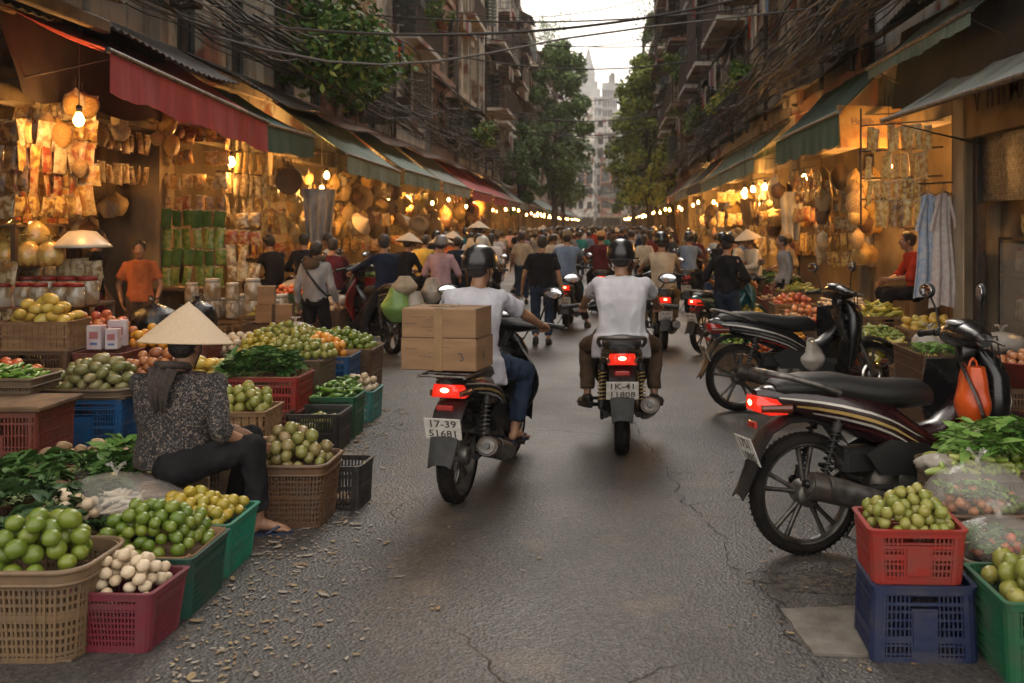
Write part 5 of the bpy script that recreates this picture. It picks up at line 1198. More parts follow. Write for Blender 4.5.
# tin eaves between house and awning
for side, YS in (('L', LY), ('R', RY)):
    for i in range(min(9, len(YS) - 1)):
        a, b = YS[i], YS[i + 1]; s = 1 if side == 'L' else -1; X0 = XL if side == 'L' else XR; e = MB(); n = int((b - a) / .08); r_ = random.Random(i + ord(side)); o0 = r_.uniform(.85, 1.0) if side == 'L' else r_.uniform(.42, .5)
        e.grid(lambda u, v: V(X0 + s * (.12 + o0 * v), a + (b - a) * u, (4.14 if side == 'L' else 4.4) - (.5 if side == 'L' else .2) * v + .014 * math.cos(u * n * PI) + .07 * math.sin(u * 5 + i) * v), n, 2, 0, True, .012)
        thing('tin_eave', e, m_darksheet if i < 3 else r_.choice((m_sheet, m_rustsheet)), f'weathered tin eave over the {ordn[i]} shop of the {"left" if side == "L" else "right"} row', 'eave', group='tin eaves above the awnings')
for i, (y0, y1, z0, z1, x) in enumerate(((9.3, 13.0, 2.98, 4.05, -5.78), (6.0, 8.95, 2.9, 4.05, -5.75))):
    e = MB(); e.grid(lambda u, v: V(x + .10 * math.sin(u * 9 + v * 2) * v + .25 * v, y0 + (y1 - y0) * u, z1 - (z1 - z0) * v * (1 + .05 * math.sin(u * 14))), 30, 8, 0, True, .01)
    thing('tarpaulin', e, M('dark_tarp', (.035, .028, .022), (.014, .011, .009), rough=.6, bump=.8, bscale=9, scale=3), ['dark tarpaulin hung above the first left doorway', 'dark tarpaulin hung at the left edge under the ochre beam'][i], 'tarpaulin')
# dark ceiling boards and beams over the first left shop
awning('R', 9.2, 12.8, 3.35, 3.72, 3.74, 4.3, AW['green'], 'pale green awning sloping high between the nearest right awning and the striped one', drop=.12, xb=3.98, group='awnings over the right shops')
e = MB(); e.grid(lambda u, v: V(3.82 - .12 * v + .04 * math.sin(u * 11), 7.4 + 5.4 * u, 4.2 - 1.02 * v * (1 + .04 * math.sin(u * 17))), 40, 8, 0, True, .01)  # dark sheet added to cover the bulb-lit wall here
thing('tarpaulin', e, MATS['dark_tarp'], 'dark sheet added over the lit wall above the amber sign board on the right', 'tarpaulin')
for i, (x, z) in enumerate(((-4.75, 3.62), (-5.2, 3.72), (-5.6, 3.8))):
    e = MB(); e.box((x, 6.7, z), (.09, 5.6, .12), 0, None, .01); thing('roof_beam', e, M('ochre_beam', (.16, .085, .025), (.08, .04, .015), rough=.7, scale=4) if i == 0 else m_wood, ['ochre painted roof beam running up to the red awning', 'middle dark roof beam over the first left shop', 'inner dark roof beam over the first left shop'][i], 'beam')
e = MB(); e.grid(lambda u, v: V(-4.4 - 1.5 * v, 3.6 + 5.6 * u, 3.78 + .35 * v + .014 * math.cos(u * 70 * PI)), 140, 2, 0, True, .012); thing('tin_roof', e, m_darksheet, 'corrugated tin roof over the first left shop', 'roof')
# ------------------------------------------------------------------ cables
def cable(pts, r, m, label, group):
    mb = MB(); mb.tube(pts, r, 5, 0, False); thing('power_cable', mb, m, label, 'cable', group=group)
for side in 'LR':
    s = 1 if side == 'L' else -1; X0 = (XL if side == 'L' else XR); nm = 'left' if side == 'L' else 'right'; r_ = random.Random(ord(side))
    for k in range(58):
        x = X0 + s * r_.uniform(.35, 1.25); z = 4.35 + abs(r_.gauss(0, .33)) + (.0 if r_.random() < .75 else r_.uniform(.3, 1.8)); ph = r_.uniform(0, 9); y = r_.choice((2.5, 3, 5, 8, 14)); y1 = y + r_.choice((18, 30, 45, 60, 70)); pts = []; sg = r_.uniform(.03, .3); st = .8
        wob = r_.uniform(.02, .10); per = r_.uniform(4.5, 7.5)
        while y < y1:
            t = ((y + ph) % per) / per; pts.append((x + wob * math.sin(y * .9 + ph) + .05 * noise.noise(V(y * .5, k, 1)), y, z - 4 * sg * t * (1 - t) + .09 * noise.noise(V(y * .6, k * 3.1, 2)))); y += st
        cable(pts, r_.choice((.007, .009, .012, .016, .022)), m_cable if r_.random() < .85 else m_cablegrey, f'cable in the sagging black bundle above the {nm} awnings', f'cable bundle along the {nm} houses')
    for k in range(18):       # tangles and coils hanging from the bundle
        x = X0 + s * r_.uniform(.5, 1.2); y = r_.uniform(6, 40); z = 4.5 + r_.uniform(-.1, .6); L = r_.uniform(.8, 3.5); pts = []
        for q in range(22): t = q / 21; pts.append((x + .25 * math.sin(t * 9 + k) * r_.uniform(.8, 1), y + L * t + .15 * math.sin(t * 13 + k), z - r_.uniform(.6, .7) * math.sin(PI * t) * (.4 + (k % 3) * .35) + t * r_.choice((-.3, 1.6)) * (k % 4 == 0)))
        cable(pts, .009, m_cable, f'loose loop of wire drooping below the {nm} cable bundle', f'loose wire loops on the {nm}')
    for k, (yy, zz) in enumerate(((12.5, 4.7), (19, 4.8), (26, 4.8), (34, 4.7), (45, 4.8))):
        b = MB(); b.box((X0 + s * .75, yy, zz), (.35, .22, .5), 0, None, .02); b.tube([(X0 + s * .1, yy, zz + .1), (X0 + s * .75, yy, zz + .1)], .03, 6)
        thing('junction_box', b, m_iron, f'black junction box in the {nm} cable bundle, {ordn[k]} from the camera', 'junction box')
CX = [(10.5, 5.6, 3.1, 5.35, .18, .016, 1), (15, 4.6, 4.3, 5.7, .5, .022, 0), (22, 6.6, 6.5, 6.3, .25, .02, 0), (22.6, 6.45, 6.6, 6.1, .5, .012, 0), (30, 6.9, 6.7, 6.9, .5, .022, 0), (30.7, 8.6, 8.2, 9.2, .7, .014, 0), (38, 6.2, 5.9, 6.3, .6, .02, 0), (46, 10.5, 9.7, 10.9, .8, .02, 0), (46, 6.4, 6.9, 6.4, .6, .02, 0), (55, 8, 7.5, 8.2, .7, .022, 0), (66, 8.5, 7, 8.0, .8, .025, 0), (75, 12, 11, 12, 1., .025, 0), (34, 11, 9.5, 12, .6, .012, 1), (42, 13.6, 9.9, 14, .9, .012, 1)]
for i, (y, z0, zm, z1, sg, r, g) in enumerate(CX):
    pts = [(XL + .6 + (XR - XL - 1.2) * t, y + 2.5 * math.sin(i * 2.2) * (t - .5), z0 + (z1 - z0) * t - 4 * sg * t * (1 - t)) for t in [q / 30 for q in range(31)]]
    if i == 0: pts = [(-5.0, 12.8, 4.15), (-4.4, 12.9, 4.0), (-3.6, 13, 3.86), (-2.9, 13, 3.82), (-2.2, 13.2, 3.9), (-1.6, 13.5, 4.05), (-.6, 14.2, 4.38), (.6, 15, 4.7), (1.8, 15.6, 4.95), (3.3, 16, 5.2)]
    cable(pts, r, m_cablegrey if g else m_cable, f'{"thin pale" if g else "black"} cable strung across the street, {ordn[i]} from the camera', 'cables strung across the street')
# ------------------------------------------------------------------ trees and plants
TM = [LM['tree'], LM['mid']]; TY = [LM['yellow'], LM['mid']]
tree(-4.0, 74, 15.2, 2.5, 5, 'tall dark green street tree leaning from the left row', 3, TM, .34, 80, 190, (.045, 0))
tree(-5.0, 58, 7.4, 1.2, 3.2, 'small dense tree beside the left houses, below the tall dark one', 5, TM, .24, 34, 110)
tree(-4.6, 105, 14, 3.0, 5, 'farther dark tree behind the tall one on the left', 8, TM, .4, 50, 110)
tree(2.9, 66, 12.6, 2.5, 4, 'broad yellow-green street tree leaning out from the right row', 12, TY, .3, 74, 160, (-.035, 0))
tree(3.3, 52, 6.3, 1.1, 3.0, 'low bright yellow-green tree in front of the broad one on the right', 15, TY, .2, 40, 130)
tree(2.6, 96, 12.5, 2.6, 4, 'hazy green tree farther off on the right', 18, TM, .38, 46, 110)
shrub(-5.05, 18.2, 4.45, 1.15, 'large leafy vine spilling over the first left balcony with broad bright leaves', 2, .15, 44, 130, None, .5, False, .75, 'climbing_vine', 1.15, .95)
shrub(-5.3, 20.6, 4.35, .6, 'thin yellowing creeper hanging under the large leafy vine', 4, .11, 9, 40, [LM['yellow'], LM['vine']], .5, False, .6, 'climbing_vine')
for i, (x, y, z, r, lb, sd_) in enumerate(((-4.9, 40, 4.7, .85, 'round green shrub on the ledge above the first red awning on the left', 7), (-4.8, 52, 4.6, .9, 'dark bushy plant on the ledge past the red awnings on the left', 9), (3.1, 22, 4.85, .42, 'spindly potted plant on the right ledge among the cables', 11), (3.15, 26.5, 4.8, .55, 'yellow-green creeper on the right ledge above the long awning', 13), (3.1, 37, 5.0, .75, 'leafy pot plant on the right ledge, below the trees', 17), (3.0, 60, 12.6, 1.6, 'green rooftop shrub spilling from the top right balcony', 21), (-4.9, 84, 17.0, 1.8, 'rooftop tree at the top of the far left houses', 23), (-4.75, 29, 7.6, .5, 'small balcony plant high on the left houses', 25), (3.1, 46, 8.4, .8, 'hanging balcony greenery high on the right houses', 27), (3.2, 48, 13.2, 1.5, 'dense creeper on the uppermost right balcony', 29), (-4.8, 64, 6.4, 1.3, 'broad dark shrub on a low left balcony', 31))):
    shrub(x, y, z, r, lb, sd_, .1 if r < .8 else .17, 9 if r < 1 else 18, 70, [LM['yellow'], LM['vine']] if 'yellow' in lb else ([LM['tree'], LM['mid']] if 'dark' in lb or 'roof' in lb else None), .2, r < .8)
# ------------------------------------------------------------------ street end and skyline in the haze
m_far = M('hazed_concrete', (.42, .41, .40), (.26, .25, .245), rough=.9, scale=.3, world=True, detail=6)  # base colour paled to stand in for distance haze on the towers
def block(x, y, w, d, h, label, seed, m, crown=None, wn=(6, 9)):
    t = Tm('apartment_block'); b = MB(); b.box((0, 0, h / 2), (w, d, h)); rr = random.Random(seed)
    for k in range(int(h / 3.2)): b.box((0, -d / 2 - .4, 3.2 * k + 3), (w + .6, .8, .35))
    t.part('wall', b, m); wmb = MB(); 
    for k in range(int(h / 3.2)):
        for j in range(wn[0]): wmb.box((-w / 2 + w * (j + .5) / wn[0], -d / 2 - .02, 3.2 * k + 1.7), (w / wn[0] * .5, .1, 1.6))
    tag(bpy.data.objects.new('x', None)); t.part('window_bands', wmb, m_pane)
    if crown == 'spire':
        c = MB()
        for i, (r_, z0, z1) in enumerate(((.84, 0, 5), (.66, 5, 10), (.46, 10, 15))): z0 *= .5; z1 *= .5; c.box((0, 0, h + (z0 + z1) / 2), (w * r_, d * r_, z1 - z0))
        c.tube([(0, 0, h + 7.5), (0, 0, h + 16)], [w * .26, .2], 8); t.part('stepped_crown', c, m)
    else:
        c = MB()
        for k in range(5): c.box((rr.uniform(-.35, .35) * w, 0, h + 1.5), (w * rr.uniform(.1, .2), d * .4, rr.uniform(2, 5)))
        t.part('roof_structures', c, m)
    return t.put((x, y, 0), 0, label, 'building')
for i, (x, y, w_, fl, wm_, lb) in enumerate(((-8.2, 214, 5.6, 8, 3, 'hazy pale apartment house closing the street on the left'), (-2.4, 226, 4.6, 7, 1, 'hazy grey apartment house in the middle of the street end'), (2.4, 219, 5.2, 5, 0, 'low hazy cream house at the street end, right of the middle'), (7.9, 212, 5.4, 7, 2, 'hazy ochre apartment house closing the street on the right'), (-1.2, 204, 4.4, 3, 4, 'small brick house in front at the street end'))):
    o = bld('L', 0, w_, fl, 900 + i, lb, WALLS[wm_], 1); o.location = (x, y, 0); o.rotation_euler = (0, 0, -PI / 2)
block(-13, 240, 12, 14, 30, 'hazy apartment block at the street end on the left', 3, m_far); block(17, 250, 10, 12, 28, 'hazy block behind the right trees', 8, m_far)
block(-5.6, 320, 9, 10, 42, 'tall hazy tower with a stepped pointed crown on the skyline', 4, m_far, 'spire', (5, 9)); block(-14.5, 325, 11, 12, 42, 'blocky grey tower on the skyline left of the pointed one', 5, m_far)
block(1.2, 324, 5, 8, 47, 'slab tower leaning against the right side of the pointed one', 9, m_far); block(9.5, 315, 15, 14, 37, 'wide grey tower block on the skyline right of the pointed one', 6, m_far); block(16, 400, 11, 14, 60, 'farthest faint tower behind the right trees', 7, m_far)
for i, (x, y, w_, z, c) in enumerate(((-1.2, 200, 5, 4.6, 'rust'), (2.2, 192, 4, 4.0, 'red'), (-4, 205, 3.6, 3.6, 'grey'))):
    t = Tm('market_canopy'); c_ = MB(); c_.grid(lambda u, v: V((u - .5) * w_, (v - .5) * 4, z - 1.1 * abs(u - .5) * 2), 8, 2, 0, True, .03); t.part('canvas', c_, AW[c]); p_ = MB()
    for sx in (-1, 1):
        for sy in (-1, 1): p_.cyl((sx * w_ * .46, sy * 1.9, 0), (sx * w_ * .46, sy * 1.9, z - 1), .05, None, 6)
    t.part('pole', p_, m_iron); t.put((x, y, 0), 0, f'{["wide rusty-red", "smaller red", "grey"][i]} market canopy at the far end of the street', 'canopy')
# ================================================================== LEFT SIDE, near produce
crate(-2.34, 4.17, .50, .44, .37, 'tan', 'tall tan woven basket of large green limes at the bottom left corner', taper=.86, r=.11, step=.021, rows=11, panel=False, weave=True, name='basket', cat='basket', bar=.010)
heap('lime', -2.34, 4.17, .33, .235, .205, .19, .039, 'large dark green lime in the tall tan basket at the bottom left', 'e', seed=3)
crate(-2.01, 4.22, .35, .33, .25, 'magenta', 'magenta plastic crate of white garlic bulbs in front', rot=-3, taper=.84, step=.016, rows=10, panel=False, bands=(0, .78), bar=.006)
heap('onion', -2.01, 4.22, .19, .155, .145, .16, .026, 'cream garlic bulb piled in the magenta crate', 'r', seed=4)
crate(-2.08, 4.63, .50, .44, .27, 'dgreen', 'dark green plastic crate lined with cardboard under a heap of limes', taper=.92, step=.017, rows=10, panel=False, bands=(0, .75), bar=.006, liner=m_card)
heap('lime', -2.09, 4.63, .245, .235, .205, .20, .029, 'green lime heaped on the dark green crate', 'r', seed=5)
crate(-2.10, 5.12, .50, .42, .27, 'teal', 'bright teal-green crate of lemons beside the seated vendor', taper=.9, step=.022, rows=6, panel=False, bar=.008)
heap('lemon', -2.11, 5.10, .25, .23, .19, .10, .030, 'yellow lemon in the bright teal-green crate', 'r', seed=6)
# leaf mat: low brown crates under leafy vegetables
for i, (x, y) in enumerate(((-2.85, 4.85), (-3.35, 5.35), (-2.75, 5.55), (-3.3, 6.05), (-3.0, 6.6), (-3.9, 5.9))):
    crate(x, y, .52, .46, .2 + .02 * (i > 1), ['brown', 'rust', 'wood', 'brown', 'rust', 'wood'][i], ['brown', 'rust red', 'wooden', 'darker brown', 'worn rust red', 'grey wooden'][i] + ' low crate under the spread of leafy greens, ' + ordn[i] + ' from the front', taper=.95, liner=m_card)
greens('broad', -2.72, 4.80, .23, .24, .22, .10, 26, 'dark spinach-like bunch behind the basket of large limes', 'deep', seed=1, sc=.66)
greens('broad', -3.1, 5.25, .24, .42, .30, .10, 38, 'broad dark leaf bunch on the low crates at the left edge', 'deep', seed=2, sc=.68)
greens('broad', -3.3, 5.9, .24, .6, .35, .11, 46, 'mixed leafy bunch spread behind the dark greens', 'mid', seed=3, sc=.66)
greens('greens', -2.95, 6.5, .22, .45, .3, .08, 16, 'lighter leafy bunch below the blue crate', 'bright', seed=5, sc=.8)
heap('radish', -2.66, 5.42, .22, .30, .2, .10, .019, 'white radish in the clear bag beside the dark leaves', 'e', seed=8, maxn=40)
heap('onion', -2.82, 5.22, .22, .20, .12, .12, .030, 'loose cream onion beside the white radishes', 'e', seed=9, maxn=24)
bag(-2.66, 5.43, .2, .33, .23, .20, 'clear plastic bag of white radishes between the greens and the lemons', m_bag, 3)
heap('potato', -3.35, 6.45, .24, .35, .12, .12, .038, 'yellowish tuber among the leafy greens under the blue crate', 'e', seed=10, maxn=14)
heap('tomato', -3.45, 4.95, .24, .25, .2, .10, .04, 'dark pink root vegetable at the left edge of the greens', 'e', seed=11, maxn=16)
# blue crate with avocado tray
crate(-3.93, 7.72, .60, .46, .43, 'blue', 'large blue plastic crate carrying the avocado tray', taper=.93, step=.021, rows=8, bands=(0, .52), bar=.007)
crate(-3.93, 7.74, .70, .56, .07, 'drab', 'shallow woven tray of avocados on the large blue crate', z=.435, taper=.97, r=.15, step=.03, rows=2, panel=False, weave=True, name='tray', cat='tray')
heap('avocado', -3.93, 7.76, .49, .33, .27, .20, .044, 'green-brown avocado on the tray over the blue crate', 'e', seed=12)
crate(-3.55, 8.35, .75, .5, .5, 'brown', 'brown crate under the peaches behind the avocados', taper=.95)
heap('peach', -3.72, 8.35, .50, .28, .22, .18, .043, 'red-brown peach behind the avocado tray', 'e', seed=13)
heap('ripe', -3.25, 8.2, .50, .22, .2, .12, .040, 'yellow mango between the peaches and the conical hat', 'e', seed=14)
crate(-3.95, 9.2, .7, .45, .66, 'rust', 'rust red crate under the orange fruit at the kid in orange', taper=.95)
heap('orange', -3.95, 9.0, .66, .33, .22, .16, .042, 'bright orange behind the peaches', 'e', seed=15)
crate(-4.75, 9.35, .75, .5, .72, 'brown', 'tall brown crate under the red apples', taper=.95)
heap('apple', -4.72, 9.3, .72, .36, .24, .15, .045, 'red apple in the tray left of the child in orange', 'e', seed=16)
# left edge stack
crate(-4.02, 6.75, .62, .5, .52, 'rust', 'dark red crate with a grey board on top at the left edge', taper=.96, rows=7)
e = MB(); e.box((-4.02, 6.75, .545), (.7, .56, .035), 0, None, .008); thing('board', e, m_wood, 'grey worn board lying on the dark red crate at the left edge', 'board')
crate(-4.25, 7.15, .5, .4, .10, 'drab', 'flat tray of green and yellow vegetables on the grey board', z=.565, taper=.97, panel=False, weave=True, rows=2)
heap('pepper', -4.25, 7.15, .65, .21, .16, .08, .020, 'green pepper in the flat tray on the grey board', 'r', seed=17)
crate(-4.62, 7.55, .75, .5, .62, 'wood', 'wooden crate beneath the pink and green tray at the left edge', taper=.96)
heap('tomato', -4.62, 7.5, .62, .33, .2, .10, .036, 'pinkish tomato in the tray at the left edge', 'r', seed=18, maxn=50)
crate(-4.75, 8.45, .62, .42, .70, 'brown', 'tall dark crate carrying the printed fruit box', taper=.97)
crate(-4.75, 8.45, .60, .40, .24, 'wood', 'worn wooden box of ripe mangoes at the left edge', z=.70, taper=1., panel=False, rows=3, step=.05, bar=.046)
heap('ripe', -4.75, 8.45, .92, .27, .17, .15, .052, 'large yellow mango in the worn wooden box at the left edge', 'r', seed=19)
for i, (x, y, z, w_, d_, h_) in enumerate(((-4.28, 8.4, .70, .12, .1, .2), (-4.15, 8.42, .70, .1, .1, .17), (-4.22, 8.65, .70, .15, .1, .22))):
    mb = MB(); mb.box((0, 0, h_ / 2), (w_, d_, h_), 0, None, .004); mb.box((0, -d_ / 2 - .001, h_ * .6), (w_ * .6, .002, h_ * .3), 1); mb.box((0, -d_ / 2 - .001, h_ * .25), (w_ * .5, .002, h_ * .1), 2)
    thing('carton', mb, [M('pale_box', (.5, .46, .45), (.42, .3, .33), rough=.5), M('box_print', (.35, .12, .12), rough=.5), M('box_blue', (.08, .12, .3), rough=.5)], ['pale pink printed carton beside the wooden mango box', 'small white carton right of the pale pink one', 'taller carton behind the pale pink one'][i], 'carton', (x, y, z), R(8 * i))
crate(-4.2, 8.45, .42, .4, .68, 'rust', 'narrow red crate beneath the pale pink cartons', taper=.96)
# guava basket, black crate, boxes beyond the vendor
crate(-1.85, 5.93, .47, .42, .36, 'brown', 'brown plastic basket of guavas by the vendor\'s knee', taper=.86, r=.06, step=.019, rows=12, panel=False, weave=True, name='basket', cat='basket', bar=.009)
heap('guava', -1.85, 5.93, .33, .225, .195, .19, .034, 'mottled green guava in the basket by the vendor\'s knee', 'e', seed=20)
crate(-1.63, 6.25, .27, .30, .27, 'black', 'small empty black plastic crate on the road', rot=-4, taper=.93, step=.022, rows=4, panel=False, bar=.008)
heap('potato', -1.63, 6.25, .02, .10, .12, .05, .03, 'potato left at the bottom of the empty black crate', 'r', seed=21, maxn=7)
crate(-2.45, 6.72, .42, .36, .3, 'drab', 'lower drab crate under the pale yellow guavas', taper=.95)
crate(-2.45, 6.72, .44, .38, .22, 'wood', 'slatted pale crate of yellow guavas behind the vendor\'s arm', z=.3, taper=.97, panel=False, rows=4, step=.05, bar=.042)
heap('pale', -2.45, 6.72, .50, .19, .16, .13, .036, 'yellow-green guava in the slatted crate behind the arm', 'r', seed=22)
crate(-2.12, 6.85, .40, .36, .2, 'brown', 'low tray of pale sprouts left of the empty black crate', taper=.95)
heap('cucumber', -2.12, 6.85, .18, .17, .15, .05, .014, 'pale bean in the low tray behind the guavas', 'r', seed=23, maxn=50)
crate(-2.23, 7.8, .40, .40, .30, 'black', 'black crate in front of the green peppers', taper=.93, step=.02, rows=5, panel=False)
heap('pale', -2.23, 7.8, .17, .17, .17, .06, .03, 'small pale fruit low inside the black crate', 'r', seed=24, nm='plum')
crate(-2.25, 8.3, .42, .36, .34, 'green', 'green crate heaped with green peppers', taper=.93, rows=5, panel=False, bands=(0, .6))
heap('pepper', -2.25, 8.3, .32, .19, .17, .11, .022, 'glossy green pepper in the green crate', 'r', seed=25)
crate(-2.22, 9.0, .34, .4, .27, 'aqua', 'aqua crate of white radishes at the road edge', taper=.93, rows=4, panel=False)
heap('onion', -2.22, 9.0, .26, .15, .17, .10, .034, 'white bulb in the aqua crate at the road edge', 'r', seed=26)
greens('herb', -2.3, 8.85, .30, .12, .12, .06, 6, 'pale herb bunch over the aqua crate', 'bright', seed=5)
crate(-2.72, 8.0, .62, .42, .28, 'rust', 'lower red crate under the bright herb heap', taper=.95, rows=4)
crate(-2.72, 8.0, .64, .44, .27, 'red', 'upper red crate carrying the bright herb heap', z=.28, taper=.96, rows=4, liner=m_card)
greens('greens', -2.80, 7.98, .56, .26, .18, .17, 34, 'bright green herb bunch heaped on the red crate', 'mid', seed=7, dirn=0., sc=.85)
heap('pale', -2.66, 8.62, .62, .34, .26, .14, .032, 'pale green fruit beyond the herb heap', 'e', seed=27, nm='green_apple', cat='green apple')
heap('lemon', -2.98, 8.6, .62, .2, .2, .17, .030, 'yellow fruit beyond the herb heap', 'e', seed=28)
crate(-2.75, 8.62, .72, .5, .6, 'drab', 'drab crate under the pale green and yellow fruit', taper=.95, liner=m_card)
crate(-2.68, 9.6, .52, .44, .25, 'green', 'green crate at the bottom of the persimmon stack', taper=.95, rows=4)
crate(-2.68, 9.6, .54, .46, .25, 'blue', 'blue and red printed crate under the persimmons', z=.25, taper=.96, rows=4, liner=m_card)
heap('orange', -2.70, 9.55, .50, .25, .2, .17, .042, 'orange persimmon heaped on the blue crate', 'e', seed=29)
heap('lime', -2.75, 10.15, .5, .45, .3, .15, .036, 'green citrus behind the orange persimmons', 'e', seed=30)
crate(-2.8, 10.2, .95, .55, .5, 'brown', 'brown crates under the green citrus', taper=.95, liner=m_card)
for (x, y, h_, k) in ((-3.5, 9.6, .55, 'onion'), (-3.35, 10.5, .55, 'pale')):
    crate(x, y, .7, .5, h_, 'drab', f'drab crate of {"white bulbs" if k == "onion" else "pale fruit"} behind the herb heap', taper=.95, liner=m_card); heap(k, x, y, h_, .32, .22, .12, .037, f'{"white bulb" if k == "onion" else "pale fruit"} in the drab crate behind the herb heap', 'r', seed=int(y * 3), hi=False)
bag(-3.1, 9.75, .55, .2, .16, .1, 'silvery plastic bag lying among the crates', m_bagw, 4, knot=False)
# black bags behind the hat
for i, (x, y, z, r_, m_) in enumerate(((-4.35, 10.3, .55, .26, m_bagblack), (-4.75, 10.5, .6, .25, m_bagblack), (-4.45, 10.9, .6, .2, m_bagblack))):
    bag(x, y, z, r_, r_ * .9, .32, ['black plastic sack behind the conical hat', 'second black sack, left of the first', 'third black sack, behind the other two'][i], m_, i + 5)
crate(-4.55, 10.4, 1.0, .6, .55, 'wood', 'low wooden bench crate under the black sacks', taper=1.)
# ---------------- stepped goods, shop one (Y 9-13)
def shelf(x0, x1, y0, y1, zs, label, mt=None, group=None):
    t = Tm('display_stand'); 
    for z in zs: b = MB(); b.box(((x0 + x1) / 2, (y0 + y1) / 2, z - .015), (x1 - x0, y1 - y0, .03), 0, None, .004); t.part('shelf_board', b, mt or m_wood)
    for x in (x0 + .03, x1 - .03):
        for y in (y0 + .03, y1 - .03): b = MB(); b.box((x, y, max(zs) / 2 + .0), (.045, .045, max(zs) - .035)); t.part('post', b, mt or m_wood)
    return t.put((0, 0, 0), 0, label, 'stand', group)
shelf(-6.3, -4.95, 9.15, 10.1, (.5, .98), 'low wooden stand of jars and packets at the left edge')
shelf(-6.3, -5.55, 9.4, 10.3, (1.35, 1.75), 'upper wooden shelf of yellow bags at the left edge')
JT = jar_tm()
for i in range(7): JT.put((-5.95 + i * .17, 9.3 + .05 * (i % 2), .98), i, 'plastic jar with a red lid on the left stand', 'jar', 'jars on the low left stand', 1.05)
for i in range(6): JT.put((-5.9 + i * .19, 9.55, .98), i, 'plastic jar with a red lid on the left stand', 'jar', 'jars on the low left stand', 1.3)
packets(-6.2, 9.2, -5.0, 9.15, .62, .86, 9, 2, 'sachet hanging off the front edge of the low left stand', 'sachets on the low left stand', 3, sc=.8, nm='sachet')
packets(-6.2, 9.85, -5.0, 9.85, 1.12, 1.3, 9, 2, 'upright packet standing behind the red-lidded jars', 'packets behind the jars', 4, sc=.9, nm='sachet')
for i in range(9):
    x = -6.15 + (i % 5) * .21; z = 1.36 if i < 5 else 1.55
    bag(x, 9.55 + .12 * (i // 5), z, .12, .11, .24, 'bulging bag of yellow snacks on the upper left shelf', M('yellow_snack_bag', (.6, .42, .12), (.42, .24, .06), rough=.25, coat=.5, scale=14, bump=1., bscale=20), i, 'snack_bag', 'bag', group='bulging yellow bags on the upper left shelf')
packets(-6.3, 9.6, -5.55, 9.6, 1.92, 2.62, 6, 4, 'shiny snack packet hanging over the upper left shelf', 'packets hanging over the upper left shelf', 5, sc=1.15)
packets(-5.62, 9.5, -5.5, 10.4, 1.92, 2.62, 5, 4, 'amber snack packet on the strings beside the first left bulb', 'packets hanging beside the first left bulb', 6, sc=1.1)
t = MB(); t.lathe([(.001, .16), (.12, .15), (.24, .03), (.27, 0), (.26, -.01), (.22, .02), (.11, .135)], 28); thing('pan_lid', t, M('dull_white_enamel', (.5, .46, .38), rough=.35), 'upturned white enamel bowl hanging at the first left shop', 'bowl', (-5.08, 9.7, 1.53))
packets(-6.9, 11.6, -6.2, 11.6, 1.9, 2.7, 5, 3, 'brown packet hung in the dark back of the first left shop', 'packets in the back of the first left shop', 7)
packets(-5.9, 11.2, -5.9, 12.9, 2.35, 2.75, 9, 2, 'bronze packet hung across the top of the dark doorway', 'packets over the first left doorway', 8, pal=[PM[2], PM[1]])
shelf(-7.6, -6.6, 11.9, 12.6, (.8, 1.2, 1.6), 'dim wooden shelves inside the first left shop')
# second display: green packets column
shelf(-6.2, -5.2, 13.0, 13.9, (.5, .9), 'stand under the green packets')
packets(-5.95, 13.35, -5.05, 13.35, 1.98, 2.95, 6, 4, 'golden packet in the rows above the green ones', 'golden packets above the green ones', 11)
packets(-5.1, 13.4, -5.0, 14.8, 1.98, 2.9, 6, 4, 'pale golden packet on the strings under the second bulb', 'golden packets under the second left bulb', 12, pal=[PM[0], PM[3], PM[1]])
packets(-5.9, 13.25, -5.05, 13.25, 1.05, 1.82, 6, 4, 'green vegetable packet in the hanging column of the second left shop', 'green packets at the second left shop', 13, nm='vegetable_packet', pal=[m_gpack, m_gpack, LM['mid']])
packets(-5.05, 13.3, -4.6, 13.3, 1.1, 1.8, 3, 4, 'pinkish packet beside the green ones', 'pinkish packets beside the green ones', 14, nm='vegetable_packet', pal=[PM[3], PM[4]])
for i in range(14):
    x, y, z = -5.3 + (i % 5) * .26, 12.8 + .3 * ((i // 5) % 2), .55 + .22 * (i // 10)
    JT.put((x, y, z), i, 'clear jar of dried goods stacked under the green packets', 'jar', 'jars under the green packets', 1.35 if i % 2 else 1.1, swap={'lid': {0: PC['white']}})
crate(-4.75, 12.95, 1.35, .7, .53, 'wood', 'long wooden crate under the stacked jars', taper=1.)
for i in range(3): tag(link('carton', carton_mesh(.2, .18, .22), None, (-4.15 + .23 * (i % 2), 12.2 + .02 * i, .55 + .222 * (i // 2)), .1 * i), 'small cardboard carton stacked right of the jars', 'carton', 'small cartons right of the jars')
crate(-3.95, 12.2, .8, .5, .54, 'brown', 'brown crate under the small cartons', taper=1.)
# bulbs
bulb(-5.06, 9.6, 2.79, 'bright bare bulb hanging in the first left shop', 11)
bulb(-5.02, 13.4, 2.62, 'bright bare bulb above the golden packets of the second left shop', 16)
bulb(-5.0, 17.9, 2.66, 'upper of two bulbs under the first large green awning', 24); bulb(-5.2, 18.3, 2.42, 'lower of two bulbs under the first large green awning', 14)
